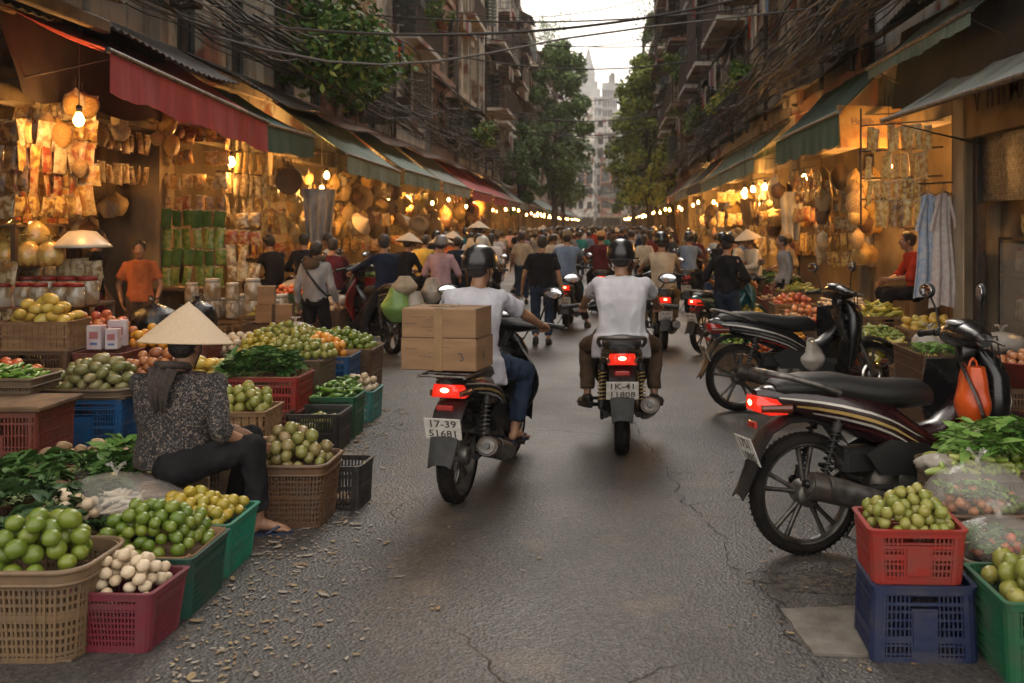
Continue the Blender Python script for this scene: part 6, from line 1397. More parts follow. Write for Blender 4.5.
# ================================================================== RIGHT SIDE, near produce
crate(1.28, 4.16, .40, .33, .30, 'navy', 'dark blue plastic crate at the bottom of the right stack', rot=-2, taper=1.06, step=.017, rows=9, bar=.006, bands=(0, .3))
crate(1.26, 4.17, .38, .32, .22, 'red', 'red plastic crate of small green fruit on the dark blue crate', z=.30, rot=-2, taper=.93, step=.017, rows=8, bar=.006)
heap('pale', 1.26, 4.17, .49, .175, .145, .13, .024, 'small green fruit heaped in the red crate', 'r', rot=-2, seed=40, nm='small_green_fruit', cat='green fruit')  # pale guava mesh made small, kind of fruit left open
crate(1.42, 4.62, .34, .30, .38, 'drab', 'drab crate of ginger roots behind the red crate', taper=.95)
heap('ginger', 1.40, 4.60, .36, .17, .14, .12, .019, 'knobbly ginger root behind the red crate', 'r', seed=41)
crate(1.74, 3.96, .48, .44, .33, 'green', 'green plastic crate at the bottom right corner', taper=.9, step=.019, rows=7, bar=.007, panel=False, bands=(0, .55))
heap('pale', 1.76, 3.98, .29, .215, .195, .14, .040, 'large green guava in the bottom right crate', 'r', seed=42)
crate(1.80, 4.42, .5, .34, .30, 'tan', 'tan woven basket between the dark blue and green crates', taper=.92, r=.07, rows=8, panel=False, weave=True, name='basket', cat='basket')
heap('tomato', 1.73, 4.40, .30, .15, .12, .08, .022, 'small fruit inside the lower clear bag', 'e', seed=43, maxn=40)
greens('herb', 1.73, 4.40, .33, .10, .08, .06, 8, 'herb sprig inside the lower clear bag', 'mid', seed=8, sc=.8)
bag(1.73, 4.40, .295, .20, .16, .175, 'knotted clear bag of vegetables by the green crate', m_bag, 6)
crate(1.86, 4.78, .56, .34, .40, 'brown', 'brown woven basket under the large clear bag', taper=.94, r=.06, rows=9, panel=False, weave=True, name='basket', cat='basket')
heap('peach', 1.76, 4.74, .40, .19, .13, .11, .024, 'orange-brown fruit inside the large clear bag', 'e', seed=44, maxn=55)
heap('lime', 1.84, 4.72, .41, .15, .11, .07, .022, 'lime inside the large clear bag', 'e', seed=45, maxn=18)
greens('herb', 1.74, 4.74, .46, .13, .09, .05, 7, 'herb sprig inside the large clear bag', 'bright', seed=9, sc=.8)
bag(1.76, 4.74, .395, .245, .18, .235, 'large knotted clear bag of mixed vegetables on the brown basket', m_bag, 9)
crate(1.96, 5.14, .64, .34, .52, 'drab', 'tall drab woven crate of cucumbers and greens beside the red-tailed scooter', taper=.95, rows=10, r=.05, step=.02, panel=False, weave=True)
heap('cucumber', 1.86, 5.06, .51, .24, .12, .08, .018, 'pale cucumber under the leafy heap on the right', 'r', seed=46)
heap('lime', 2.12, 5.06, .52, .14, .13, .10, .028, 'round green lime right of the cucumbers', 'e', seed=47)
greens('greens', 2.08, 5.14, .58, .24, .12, .13, 30, 'bright leafy green bunch heaped at the right edge', 'bright', seed=10, sc=.85)
bag(1.68, 5.06, .52, .11, .07, .07, 'small milky bag at the left end of the leafy heap', m_bagw, 12, knot=False)
# ---- behind the scooters
def tray(x, y, w, d, h, col, kind, r, label, seed, hd=.12, z=0, hi=False, nm=None, maxn=None):
    crate(x, y, w, d, h, col, f'{nm or col} crate under the {label}', z=z, taper=.95, rows=4, liner=m_card if seed % 2 else None)
    return heap(kind, x, y, z + h - .02, w * .46, d * .46, hd, r, label, 'r' if seed % 2 else 'e', seed=seed, hi=hi, maxn=maxn)
tray(2.85, 9.9, .62, .5, .44, 'rust', 'banana', .030, 'green-yellow banana in the rust red basket behind the scooters', 51, .16)
tray(3.45, 9.6, .5, .5, .5, 'brown', 'pale', .04, 'pale guava right of the green-yellow bananas', 52)
tray(2.25, 10.6, .55, .5, .36, 'drab', 'lime', .035, 'lime in the drab crate behind the parked scooters', 53)
tray(2.9, 10.7, .6, .5, .55, 'brown', 'cucumber', .022, 'long green gourd below the seated vendor in red', 54)
tray(3.5, 10.8, .6, .5, .62, 'wood', 'ripe', .045, 'ripe yellow mango below the hanging dresses', 55)
tray(2.1, 11.7, .5, .45, .42, 'rust', 'orange', .04, 'orange in the red crate behind the second scooter', 56)
tray(2.7, 11.8, .6, .5, .55, 'drab', 'tomato', .04, 'tomato in the middle of the right stall', 57)
tray(3.3, 12.0, .6, .5, .66, 'wood', 'banana', .028, 'banana just in front of the vendor in red', 58)
tray(1.95, 12.9, .5, .5, .42, 'red', 'ripe', .036, 'golden fruit in the bright red crate on the right', 59, nm='bright red')
tray(2.6, 13.1, .6, .5, .55, 'brown', 'peach', .04, 'peach in the right stall near the green awning', 60)
tray(3.2, 13.4, .6, .55, .68, 'drab', 'radish', .022, 'white radish in the stepped stall on the right', 61)
tray(2.0, 14.2, .55, .5, .45, 'green', 'lemon', .035, 'lemon in the right stall behind the man in the black polo', 62)
tray(2.7, 14.5, .6, .5, .6, 'wood', 'apple', .04, 'apple in the right stall under the green awning', 63)
tray(1.75, 11.0, .5, .45, .34, 'wood', 'tomato', .034, 'small tomato in the low wooden crate behind the second scooter', 65)
tray(1.55, 12.0, .45, .45, .34, 'drab', 'pepper', .024, 'green pepper in the low drab crate by the teal motorbike', 66)
tray(2.95, 9.35, .5, .4, .4, 'wood', 'lemon', .034, 'lemon in the wooden crate behind the leaning handlebar', 67)
tray(2.35, 12.4, .5, .5, .5, 'brown', 'potato', .038, 'brown potato among the right stalls', 68)
tray(3.6, 10.2, .5, .5, .6, 'drab', 'radish', .022, 'white radish by the cream post', 69)
tray(2.45, 9.95, .45, .4, .36, 'rust', 'apple', .036, 'red apple behind the second scooter saddle', 70)
crate(3.0, 7.2, .55, .5, .60, 'brown', 'brown crate under the dark red basin at the right edge', taper=.95)
mb = MB(); mb.lathe([(.001, 0), (.2, 0), (.24, .16), (.26, .165), (.26, .175), (.235, .17), (.195, .02), (.001, .015)], 28); thing('basin', mb, PC['red'], 'dark red plastic basin at the right edge by the handlebar', 'basin', (3.02, 7.15, .605))
heap('peach', 3.02, 7.15, .74, .2, .2, .08, .032, 'orange fruit in the dark red basin', 'e', seed=64, hi=False)
for i, (x, y, z, r_) in enumerate(((2.85, 7.9, .72, .18), (3.2, 8.1, .72, .2), (2.65, 8.2, .72, .15), (3.0, 8.5, .72, .2))):
    bag(x, y, z, r_, r_ * .8, .16, ['pale pinkish bag behind the dark red basin', 'largest milky bag behind the dark red basin', 'small milky bag nearest the handlebar', 'rear milky bag on the low crate'][i], M('pinkish_bag', (.55, .42, .36), rough=.35, bump=1., bscale=14) if i == 0 else m_bagw, i + 20)
crate(2.95, 8.2, .95, .85, .72, 'brown', 'wide brown crate under the milky bags at the right edge', taper=.97)
greens('herb', 2.6, 7.85, .74, .12, .1, .05, 6, 'herb sprig beside the milky bags', 'bright', seed=14)
# ---- shop one on the right
P_ = MB(); P_.box((4.0, 11.0, 1.85), (.26, .34, 3.3), 0, None, .01); P_.box((3.98, 11.0, .2), (.34, .42, .3), 0, None, .01)
thing('painted_post', P_, M('cream_post', (.42, .36, .27), (.2, .16, .11), rough=.8, scale=2.5, detail=8, stretch=(1, 1, .4), bump=.3), 'tall cream post with peeling paint on the right', 'post')
t = Tm('shop_front'); b = MB(); b.box((3.95, 9.0, 2.98), (.14, 3.6, .62), 0, None, .01)
t.part('fascia', b, M('ochre_fascia', (.34, .23, .10), (.22, .14, .06), rough=.8, scale=3))
b = MB(); T_ = Matrix(((0, 0, -1, 3.876), (-1, 0, 0, 9.0), (0, 1, 0, 3.06), (0, 0, 0, 1)))
for i, (ch, dy) in enumerate((('V', 1.45), ('n', 1.1), ('II', .82), ('M', .48), ('I', .15), ('E', -.2), ('N', -.6))): b.text(ch, .42, Matrix.Translation((0, dy, 0)) @ T_, 0, .004)
t.part('lettering', b, M('faded_brown_letter', (.11, .045, .02), rough=.8))
b = MB()
for k in range(26): b.box((4.03, 9.0, 2.0 + k * .028 + .0), (.03 + .012 * (k % 2), 3.3, .026))
t.part('roller_shutter', b, m_steel)
for yy in (10.72, 7.3): b = MB(); b.box((4.0, yy, 1.4), (.1, .14, 2.6), 0, None, .01); t.part('door_jamb', b, m_iron)
t.put((0, 0, 0), 0, 'first right shop front with half-lowered shutter and faded letters', 'shop front')
# glass counter
t = Tm('glass_counter'); b = MB()
for z in (.1, .62, 1.12, 1.5): b.box((4.5, 9.8, z), (.7, 1.5, .03))
t.part('shelf_board', b, m_wood); b = MB()
for x in (4.16, 4.84):
    for y in (9.06, 10.54): b.box((x, y, .8), (.035, .035, 1.42))
t.part('frame', b, m_alu); b = MB(); b.box((4.145, 9.8, .85), (.006, 1.42, 1.2)); b.box((4.5, 9.045, .85), (.62, .006, 1.2)); t.part('glass', b, m_bag); t.put((0, 0, .1), 0, 'glass counter of snacks inside the first right shop', 'counter')
for i in range(16): JT.put((4.35, 9.2 + .17 * (i % 8), .76 if i < 8 else 1.26), i, 'jar of snacks inside the glass counter', 'jar', 'jars in the glass counter', 1.2)
packets(4.3, 10.3, 4.3, 9.2, 1.72, 1.72, 7, 1, 'packet lying on top of the glass counter', 'packets on the glass counter', 15)
bulb(4.9, 9.6, 2.5, 'dim bulb deep inside the first right shop', 7)
# dresses on the post
for i, (y, x, w_, z1, mt) in enumerate(((11.25, 3.63, .15, .95, 'lightblue'), (11.1, 3.74, .13, .85, 'white'), (11.3, 3.84, .10, .92, 'grey'))):
    d = MB(); d.grid(lambda u, v: V(x + w_ * (u - .5) * (1.1 + 1.2 * v) + .0, y + .03 * math.sin(u * 15 + i) * (.4 + v) + .02 * math.sin(v * 7), 2.1 - (2.1 - z1) * v - .08 * abs(u - .5)), 18, 16, 0, True, .01)
    for sg in (-1, 1): d.grid(lambda u, v: V(x + sg * (.05 + .1 * v) + .03 * (u - .5), y - .02 + .012 * math.sin(u * 6), 2.05 - .38 * v), 4, 6, 0, True, .01)
    t = Tm('hanging_dress', None); t.part('fabric', d, M(['pale_blue_print', 'pale_pink_print', 'grey_print'][i], [(.34, .42, .56), (.55, .46, .44), (.42, .42, .45)][i], [(.5, .52, .58), (.6, .56, .54), (.5, .42, .42)][i], rough=.9, scale=16, bump=.3, lo=.45, hi=.55)); h_ = MB(); h_.tube([(x - .13, y, 2.05), (x, y, 2.12), (x + .13, y, 2.05)], .006, 5); h_.tube([(x, y, 2.12), (x + .01, y, 2.2), (x + .03, y, 2.19)], .004, 5); t.part('hanger', h_, m_steel)
    t.put((0, 0, 0), 0, ['pale blue patterned dress hanging left on the cream post', 'pinkish white dress hanging in the middle on the cream post', 'greyish print garment hanging nearest the cream post'][i], 'dress')
r_ = MB(); r_.tube([(3.5, 11.2, 2.2), (3.95, 11.15, 2.22)], .012, 6); thing('hanging_rail', r_, m_iron, 'short iron rail holding the dresses by the cream post', 'rail')
# packets above the vendor
packets(3.25, 12.5, 3.85, 11.9, 2.12, 2.78, 9, 3, 'long golden packet in the rows above the vendor in red', 'golden packets above the vendor in red', 16, nm='right_snack_packet', vs=(3,), pal=[PM[1], PM[0], PM[1]])  # same snack packets as on the left, named for the right side
packets(3.3, 12.3, 3.95, 11.7, 1.86, 1.86, 9, 1, 'brown packet in the lowest row above the vendor in red', 'brown packets above the vendor in red', 17, nm='right_snack_packet', vs=(3,), pal=[PM[2], PM[1]])
r_ = MB()
for z in (2.32, 2.66, 2.98, 2.06): r_.tube([(3.2, 12.55, z), (3.98, 11.8, z)], .01, 5)
r_.tube([(3.2, 12.55, 1.7), (3.2, 12.55, 3.2)], .014, 5); thing('packet_rack', r_, m_iron, 'iron rack carrying the golden packets above the vendor in red', 'rack')
shelf(4.15, 4.9, 12.2, 13.9, (.9, 1.3, 1.7), 'wooden shelves of yellow bags behind the vendor in red')
for i in range(12): bag(4.35 + .2 * (i % 2), 12.35 + .26 * (i // 2 % 6), (1.305, .905)[i % 2] if i < 8 else 1.705, .11, .12, .2, 'bulging yellow bag on the shelves behind the vendor in red', MATS['yellow_snack_bag'], i, 'snack_bag', 'bag', group='yellow bags behind the vendor in red')
# tilted sign board
S_ = Tm('sign_board'); b = MB(); Tt = Matrix.Translation((3.5, 13.1, 3.02)) @ Matrix.Rotation(R(12), 4, 'Z') @ Matrix.Rotation(R(-8), 4, 'X')
b.box((0, 0, 0), (.98, .04, .56), 0, None, .006); b.v = [tuple(Tt @ Vector(v)) for v in b.v]; S_.part('board', b, M('amber_board', (.4, .25, .08), (.24, .11, .03), rough=.5, scale=4))
b = MB(); T2 = Tt @ Matrix.Translation((0, -.024, .06)) @ Matrix.Rotation(PI / 2, 4, 'X'); b.text('Hnllllh  Mlllh', .125, T2, 0, .002); b.text('nllii hlllln', .11, T2 @ Matrix.Translation((0, -.17, 0)), 0, .002); S_.part('lettering', b, m_rustsheet)
S_.put((0, 0, 0), 0, 'tilted amber sign board with worn lettering above the right bulb', 'sign')
bulb(3.6, 12.75, 2.53, 'bright bare bulb under the amber sign board on the right', 17)
bulb(3.35, 16.9, 2.56, 'bright bulb below the striped green awning on the right', 28)
packets(3.4, 16.2, 3.9, 15.0, 1.2, 2.3, 6, 5, 'pale packet hanging between the posts under the green awning', 'pale packets under the striped green awning', 18, nm='right_snack_packet', pal=[PM[3], PM[0]])
packets(3.3, 15.3, 3.3, 17.3, 2.2, 2.45, 9, 2, 'packet hung high under the green awning', 'packets hung high under the striped awning', 19, nm='right_snack_packet')
# ================================================================== MOTORBIKES AND PEOPLE
SC = 1.0
bikeA.put((-.935, 6.30, 0), (R(1), 0, R(80)), 'black motorbike with lit tail light carrying two cardboard boxes', 'motorbike', scale=(1.04, 1.2, 1.04), skip=('kickstand', 'grab_rail'))
bikeB.put((.12, 7.62, 0), (0, 0, R(90)), 'dark motorbike with gold springs ridden away in the middle of the road', 'motorbike', scale=(1.04, 1.25, 1.06), skip=('kickstand',))
bikeC.put((1.06, 5.30, 0), (R(-3), 0, R(15)), 'dark wine-red parked scooter with an orange bag, nearest on the right', 'motorbike', scale=(1.10, 1.15, 1.13), swap={'leg_shield': {0: m_black}, 'front_cowl': {0: m_black}})
bikeD.put((1.24, 9.35, 0), (R(-3), 0, R(10)), 'black parked scooter behind the one with the orange bag', 'motorbike', scale=1.10)
bikeE.put((1.32, 13.5, 0), (R(0), 0, R(48)), 'teal motorbike with a lit tail light beside the man in the black polo', 'motorbike', scale=SC)
bikeB.put((.80, 13.9, 0), (0, 0, R(92)), 'motorbike ridden by the man in the beige shirt, tail light lit', 'motorbike', scale=SC, swap={'side_fairing': {0: m_black}})
bikeE.put((-.66, 16.5, 0), (0, 0, R(88)), 'small teal-tailed motorbike ridden by the man in the blue shirt', 'motorbike', scale=1.0)
bikeD.put((-2.86, 13.4, 0), (0, 0, R(128)), 'black and red scooter turned left under the man in navy', 'motorbike', scale=1.12, swap={'leg_shield': {0: m_red}})
bikeD.put((-3.6, 14.6, 0), (0, 0, R(118)), 'black scooter parked just left of the man in navy', 'motorbike', scale=1.05, swap={'side_fairing': {0: m_red}})
bikeB.put((-.1, 19.4, 0), (0, 0, R(90)), 'motorbike ridden by the man in maroon with the tan cap', 'motorbike')
bikeE.put((-1.95, 15.7, 0), (0, 0, R(95)), 'green motorbike left of the man in the black tee', 'motorbike', swap={'side_fairing': {0: PC['green']}, 'mudguard': {0: PC['teal']}})
for i, (x, y, a) in enumerate(((2.0, 17.6, 70), (1.6, 19.6, 80))):
    bikeD.put((x, y, 0), (0, 0, R(a)), f'dark motorbike in the right-hand line, {ordn[i]} behind the man in the black polo', 'motorbike', group='motorbikes lined up on the right')
# riders -----------------------------------------------------------
def P_at(t, x, y, ang, label, sc=1., group=None, z=0, **k): return t.put((x, y, z), (0, 0, R(ang)), label, 'person', group, sc, **k)
P_at(rA, -.935, 6.33, 79, 'man in white tee and black helmet riding behind two cardboard boxes', SC, swap={'shirt': {0: cloth('grey_white_tee', (.47, .46, .50), (.36, .355, .39))}})
P_at(rB, .12, 7.62, 90, 'man in white tee and brown trousers riding in the middle of the road', SC)
P_at(rC, .80, 13.9, 92, 'man in beige polo and black helmet riding on the right', SC)
P_at(rD, -2.86, 13.4, 128, 'man in navy long sleeves sitting on the red and black scooter', SC)
P_at(rE, -.66, 16.5, 88, 'man in blue-grey shirt and khaki cap astride the small teal motorbike', 1.02)
P_at(rF, -.1, 19.4, 90, 'man in maroon shirt and tan cap riding ahead in the middle', 1.)
P_at(rG, -1.95, 15.7, 95, 'rider in cream on the green motorbike left of the man in the black tee', .95, swap={'helmet': {0: PC['white']}})
for i, (x, y, a, c) in enumerate(((2.0, 17.6, 70, 'dark'), (1.6, 19.6, 80, 'blue'))):
    P_at(rC, x, y, a, f'rider in {dict(dark="black", blue="blue-grey", maroon="maroon")[c]} on the right-hand line of motorbikes', .98, swap={'shirt': {0: CL[c]}, 'trousers': {0: CL['dark']}})
# walkers ----------------------------------------------------------
P_at(w1, -.92, 14.4, 92, 'man in black tee and jeans walking away in mid-street', .98)
P_at(w2, -3.58, 12.3, 80, 'person in grey long sleeves with a brown hood and crossed strap on the left', .95)
P_at(w3, 1.56, 13.0, 58, 'man in black polo and dark cap standing by the teal motorbike', .99, swap={'cap': {0: CL['dark']}})
P_at(w4, -2.48, 15.0, 90, 'person in pale pink shirt and grey cap left of the boxes', .96, swap={'helmet': {0: M('grey_helmet', (.16, .15, .15), rough=.4)}})
# the vendor in the conical hat --------------------------------------
P_at(vn, -2.42, 5.62, 22, 'vendor in conical hat and dark floral blouse sitting among the crates', 1.03)
stl = MB(); stl.box((0, 0, .27), (.36, .3, .03), 0, None, .01)
for sx in (-1, 1):
    for sy in (-1, 1): stl.box((sx * .15, sy * .12, .13), (.035, .035, .26))
thing('low_stool', stl, PC['wood'], 'low wooden stool under the vendor in the conical hat', 'stool', (-2.42, 5.62, .0), R(22))
# other vendors ------------------------------------------------------
P_at(vr, 3.80, 12.25, 178, 'seated vendor in red-orange top below the golden packets on the right', 1.0, z=.42)
P_at(kid, -5.5, 11.8, -70, 'person in orange short-sleeved top standing in the first left doorway', .92, z=.1)
P_at(w1, -6.0, 11.7, 20, 'person in dark clothes turned away in the first left doorway', .98, z=.1, swap={'trousers': {0: CL['maroon']}})
for i, (x, y, a, z, c, l) in enumerate(((-4.95, 14.9, 150, .35, 'dark', 'vendor in black sitting at the pillar of the second left shop'), (-4.75, 15.8, 120, .35, 'dark', 'vendor in black jacket leaning forward near the left pillar'), (-4.5, 16.5, 160, .35, 'cream', 'vendor in a pale top behind the one in the black jacket'), (-4.0, 14.6, 100, .3, 'maroon', 'vendor in maroon behind the person in grey'), (-3.4, 18.6, 80, .3, 'yellow', 'vendor in yellow-ochre left of the man in navy'))):
    P_at(vs, x, y, a, l, 1., z=z, swap={'shirt': {0: CL[c]}})
for i, (x, y, a, z, c, l) in enumerate(((2.5, 16.9, 200, .35, 'cream', 'vendor in orange-toned conical hat at the right stalls'), (-3.35, 16.6, 60, .3, 'dark', 'vendor in pale conical hat just left of the man in navy'), (-3.2, 20.2, 40, .3, 'orange', 'vendor in conical hat and orange on the left, beyond the man in navy'), (-2.9, 17.6, 100, .25, 'dark', 'vendor in white conical hat left of the person in pink'), (-2.5, 19.5, 90, .5, 'cream', 'person in white conical hat behind the rider in cream'))):
    P_at(vh, x, y, a, l, 1., z=z, swap={'shirt': {0: CL[c]}})
for i, (x, y, a, c, l) in enumerate(((2.35, 17.9, 160, 'cream', 'man in a pale shirt leaning over the right stall'), (2.9, 16.2, 185, 'grey', 'person in grey standing at the posts under the green awning'), (3.3, 18.0, 190, 'khaki', 'person in khaki at the back of the right stalls'))):
    P_at(w2 if i == 1 else w3, x, y, a, l, .97, swap={'shirt': {0: CL[c]}}, skip=('hood', 'bag_strap'))
# crowd --------------------------------------------------------------
cn = ['black', 'navy', 'white', 'white', 'cream', 'grey', 'dark', 'blue', 'maroon', 'beige', 'pink', 'cream', 'brown', 'lightblue', 'teal', 'red', 'dark', 'navy']
hn = ['black hair', 'a cap', 'long hair', 'a helmet', 'a bun', 'a conical hat']
cw = dict(dark='charcoal', lightblue='light blue', blue='blue-grey')
r_ = random.Random(5); taken = []
def free(x, y, d): return all((x - a) ** 2 + (y - b) ** 2 > d * d for a, b in taken)
n = 0
for tries in range(6000):
    if n >= 262: break
    q = r_.random(); y = 17.5 + 95 * q ** 1.9; x = r_.uniform(-4.4, 3.1)
    if y < 30 and -.9 < x < .5: continue
    if y < 21 and -2.2 < x < 2.3: continue
    if not free(x, y, .62 if y > 30 else .75): continue
    if x < 0 and abs(x + .1) < .6 and abs(y - 19.4) < 1.2: continue
    taken.append((x, y)); k = r_.choice((0, 0, 0, 0, 1, 1, 2, 2, 3, 3, 4, 4, 0, 1, 5)); c = r_.choice(cn); n += 1
    zone = ('on the near left', 'in the near middle', 'on the near right')[0 if x < -1.4 else 1 if x < .9 else 2] if y < 32 else ('halfway down the street' if y < 60 else 'far down the street')
    nm_ = f'{cw.get(c, c)} top and {hn[k]}'
    cr[k].put((x, y, 0), (0, 0, R(90 + r_.gauss(0, 25) + (180 if r_.random() < .15 else 0))), f'shopper with {nm_} in the crowd {zone}', 'person', f'crowd: {nm_}, {zone}', r_.uniform(.9, 1.02), swap={'shirt': {0: CL[c]}}, skip=('shoe', 'chin_strap') if y > 26 else ())
# things carried on the bikes ------------------------------------------
t = Tm('cardboard_box')
def cbox(w_, d_, h_, seed):
    mb = MB(); mb.box((0, 0, h_ / 2), (w_, d_, h_), 0, None, .006); 
    mb.box((0, 0, h_ + .0005), (.055, d_ + .004, .002), 1); mb.box((0, -d_ / 2 - .001, h_ / 2), (.055, .003, h_ + .002), 1)
    rr = random.Random(seed)
    for sx in (-1, 1): mb.box((sx * w_ * .5, 0, h_ * .995), (.003, d_, .004), 2)
    for k in range(7):     # faint pencilled marks
        x0 = rr.uniform(-.4, .1) * w_; z0 = rr.uniform(.25, .75) * h_; mb.box((x0, -d_ / 2 - .0008, z0), (rr.uniform(.03, .1), .0012, .0022), 2)
    return mb
b_ = cbox(.485, .32, .195, 2); T_ = Matrix.Translation((.15, -.1612, .085)) @ Matrix.Rotation(PI / 2, 4, 'X'); b_.text('3', .07, T_ @ Matrix.Rotation(R(18), 4, 'Z'), 2, .0006); b_.text('4', .07, Matrix.Translation((.2438, -.03, .09)) @ Matrix.Rotation(PI / 2, 4, 'Z') @ Matrix.Rotation(PI / 2, 4, 'X'), 2, .0006)
thing('cardboard_box', b_, [m_card, m_tape, m_marker], 'lower taped cardboard box marked with a 3 behind the helmeted rider', 'box', (-.985, 6.22, .86), R(-12))
b_ = cbox(.475, .315, .18, 5); b_.grid(lambda u, v: V(-.02 + .2 * (u - .5), .05 * v - .02, .181 + .014 * math.sin(PI * u)), 8, 2, 0, True, .003)
thing('cardboard_box', b_, [m_card, m_tape, m_marker], 'upper cardboard box with a torn flap on the lower box', 'box', (-.987, 6.222, 1.056), R(-11))
def softbag(loc, r, label, mat, seed, rot=0, top=.35, hand=True):
    mb = MB(); n = 26; rs = []
    for q in range(15):
        t_ = q / 14; w_ = (math.sin(PI * min(1, t_ * .93 + .07)) ** .6 if t_ < .5 else (1 - (t_ - .5) * 2 * (1 - top)) * .98); z = -r[2] + 2 * r[2] * t_
        rs.append([V(r[0] * w_ * math.cos(a) * (1 + .12 * noise.noise(V(math.cos(a) * 2.2, t_ * 3, seed))), r[1] * w_ * math.sin(a) * (1 + .10 * math.sin(a * 7 + seed + t_ * 4) * t_ + .2 * noise.noise(V(math.sin(a) * 2, t_ * 4, seed + 5))), z) for a in [2 * PI * k / n for k in range(n)]])
    mb.rings(rs, 0, True, True)
    for sg in ((-1, 1) if hand else ()): mb.tube([V(sg * r[0] * top * .6, 0, r[2] * .95), V(sg * r[0] * .22, 0, r[2] * 1.15), V(0, 0, r[2] * 1.25)], r[0] * .08, 6)
    return thing('hanging_bag', mb, mat, label, 'bag', loc, R(rot))
softbag((2.0, 5.45, .80), (.085, .11, .175), 'crumpled orange plastic bag hanging from the nearest parked scooter', m_bagorange, 3, 20, .6)
softbag((1.93, 9.42, .50), (.14, .12, .14), 'white plastic bag hanging from the second parked scooter', m_bagw, 5, 10)
for i, (x, y, z, r, m_) in enumerate(((-2.72, 13.0, .70, (.2, .16, .22), m_baggreen), (-2.5, 13.05, .62, (.17, .14, .25), m_bagw), (-2.62, 13.02, .95, (.17, .14, .12), CL['beige']), (-2.35, 13.5, .85, (.15, .14, .17), m_bagw))):
    softbag((x, y, z), r, ['green net bag of vegetables on the back of the left scooter', 'white plastic bag hanging low on the left scooter', 'beige cloth bundle on top of the left scooter load', 'milky bag at the right of the left scooter load'][i], m_, 11 + i, 0, .45, False)
# ================================================================== STALLS FARTHER DOWN BOTH SIDES
r_ = random.Random(77)
GOODS = [('orange', .042, 'orange'), ('lemon', .036, 'lemon'), ('lime', .036, 'lime'), ('tomato', .04, 'tomato'), ('ripe', .045, 'yellow mango'), ('banana', .028, 'banana'), ('pepper', .024, 'green pepper'), ('apple', .042, 'apple'), ('peach', .042, 'peach'), ('radish', .024, 'radish'), ('potato', .042, 'potato'), ('cucumber', .022, 'cucumber')]
cnt = {}
spots = []
spots += [(-3.45, 11.2, .45), (-4.3, 12.9, .6)]
for y in (14.2, 15.4, 16.6, 17.8, 19.0, 20.4): spots += [(-4.0, y, .55), (-4.6, y + .3, .75)]
for y in (22, 24, 26, 28.5, 31): spots += [(-3.9, y, .6), (-4.5, y + .4, .75)]
for y in (15.6, 16.8, 18.2, 19.8, 21.5): spots += [(2.45 if y > 17.5 else 2.9, y, .5), (3.05, y + .3, .7)]
for y in (23.5, 26, 28.5, 31): spots += [(2.5, y, .55), (3.1, y + .4, .7)]
for i, (x, y, h) in enumerate(spots):
    k, r, nm_ = GOODS[(i * 5) % len(GOODS)]; sd = 'left' if x < 0 else 'right'
    near = y < 17
    c = r_.choice(['brown', 'wood', 'drab', 'rust', 'green', 'blue', 'red']); w_ = .62
    crate(x, y, w_, .7, h, c, f'{c} crate of the {sd} stalls under the {nm_} heap', taper=.97, rows=4, group=f'produce crates of the {sd} stalls')
    tray = f'{nm_} heaped on the {sd} stalls farther down the street'
    if near or i % 2 == 0: heap(k, x, y, h - .02, .29, .33, .14, r * (1.0 if near else 1.35), tray, 'r', seed=i + 200, hi=False, tries=12, maxn=34 if near else 13)
    else: greens('greens', x, y, h, .22, .25, .1, 6, f'leafy bunch on the {sd} stalls farther down the street', r_.choice(['bright', 'mid']), seed=i, sc=1.1)
    if r_.random() < .35: bag(x + r_.uniform(-.15, .15), y + .2, h + .02, .2, .16, .17, f'milky plastic bag set down on the {sd} stalls', m_bagw, i, group=f'milky bags on the {sd} stalls')
# goods hung in the shops
def shop_goods(side, y0, y1, seed, dens=1.):
    rr = random.Random(seed); s = 1 if side == 'L' else -1; X0 = XL if side == 'L' else XR; nm_ = 'left' if side == 'L' else 'right'; big = y0 > 25
    g = f'packets hanging in the {nm_} shops'
    for k in range(2 if not big else 1):
        y = rr.uniform(y0 + .3, y1 - 1.2); ln = rr.uniform(.9, 1.6); xx = X0 + s * rr.uniform(.1, .7); z1 = rr.uniform(2.3, 2.75); rows = rr.choice((2, 3)) if not big else 2; cols = 4 if not big else 3
        packets(xx, y, xx + s * .15, y + ln, z1 - .32 * rows * (1 if not big else 1.4), z1, cols, rows, f'packet hanging at the fronts of the {nm_} shops farther on', g, seed + k, sc=1.25 if not big else 1.9, nm='far_snack_packet')  # same snack packets, hung farther down the row
        r0 = MB(); r0.tube([(xx, y, z1 + .2), (xx + s * .15, y + ln, z1 + .2)], .01, 5); thing('hanging_rail', r0, m_iron, f'thin rail carrying packets in the {nm_} shops', 'rail', group=f'rails in the {nm_} shops')
        x2 = X0 + s * rr.uniform(-.2, .6); y2 = y1 - .35
        if not big: packets(x2 - s * .1, y2, x2 + s * .75, y2, 1.3, 2.4, 4, 3, f'packet hanging across the {nm_} shop fronts', g + ' crosswise', seed + 9 + k, sc=1.2, nm='cross_snack_packet')  # same snack packets, hung crosswise
    zs = (.75, 1.15, 1.55); xa, xb = sorted((X0 - s * 1.7, X0 - s * 1.1)); 
    shelf(xa, xb, y0 + .4, y1 - .4, zs, f'wooden shelves at the back of the {nm_} shops', PC['wood'], f'back shelves of the {nm_} shops')
    for z in zs[1:]:
        for q in range(4 if not big else 2):
            yy = y0 + .7 + (y1 - y0 - 1.4) * (q + .5) / (4 if not big else 2)
            tag(link('carton', carton_mesh(.34, .5, .28), None, ((xa + xb) / 2, yy, z), rr.uniform(-.2, .2) + PI / 2), f'cardboard carton on the back shelves of the {nm_} shops', 'carton', f'cartons on the {nm_} back shelves')
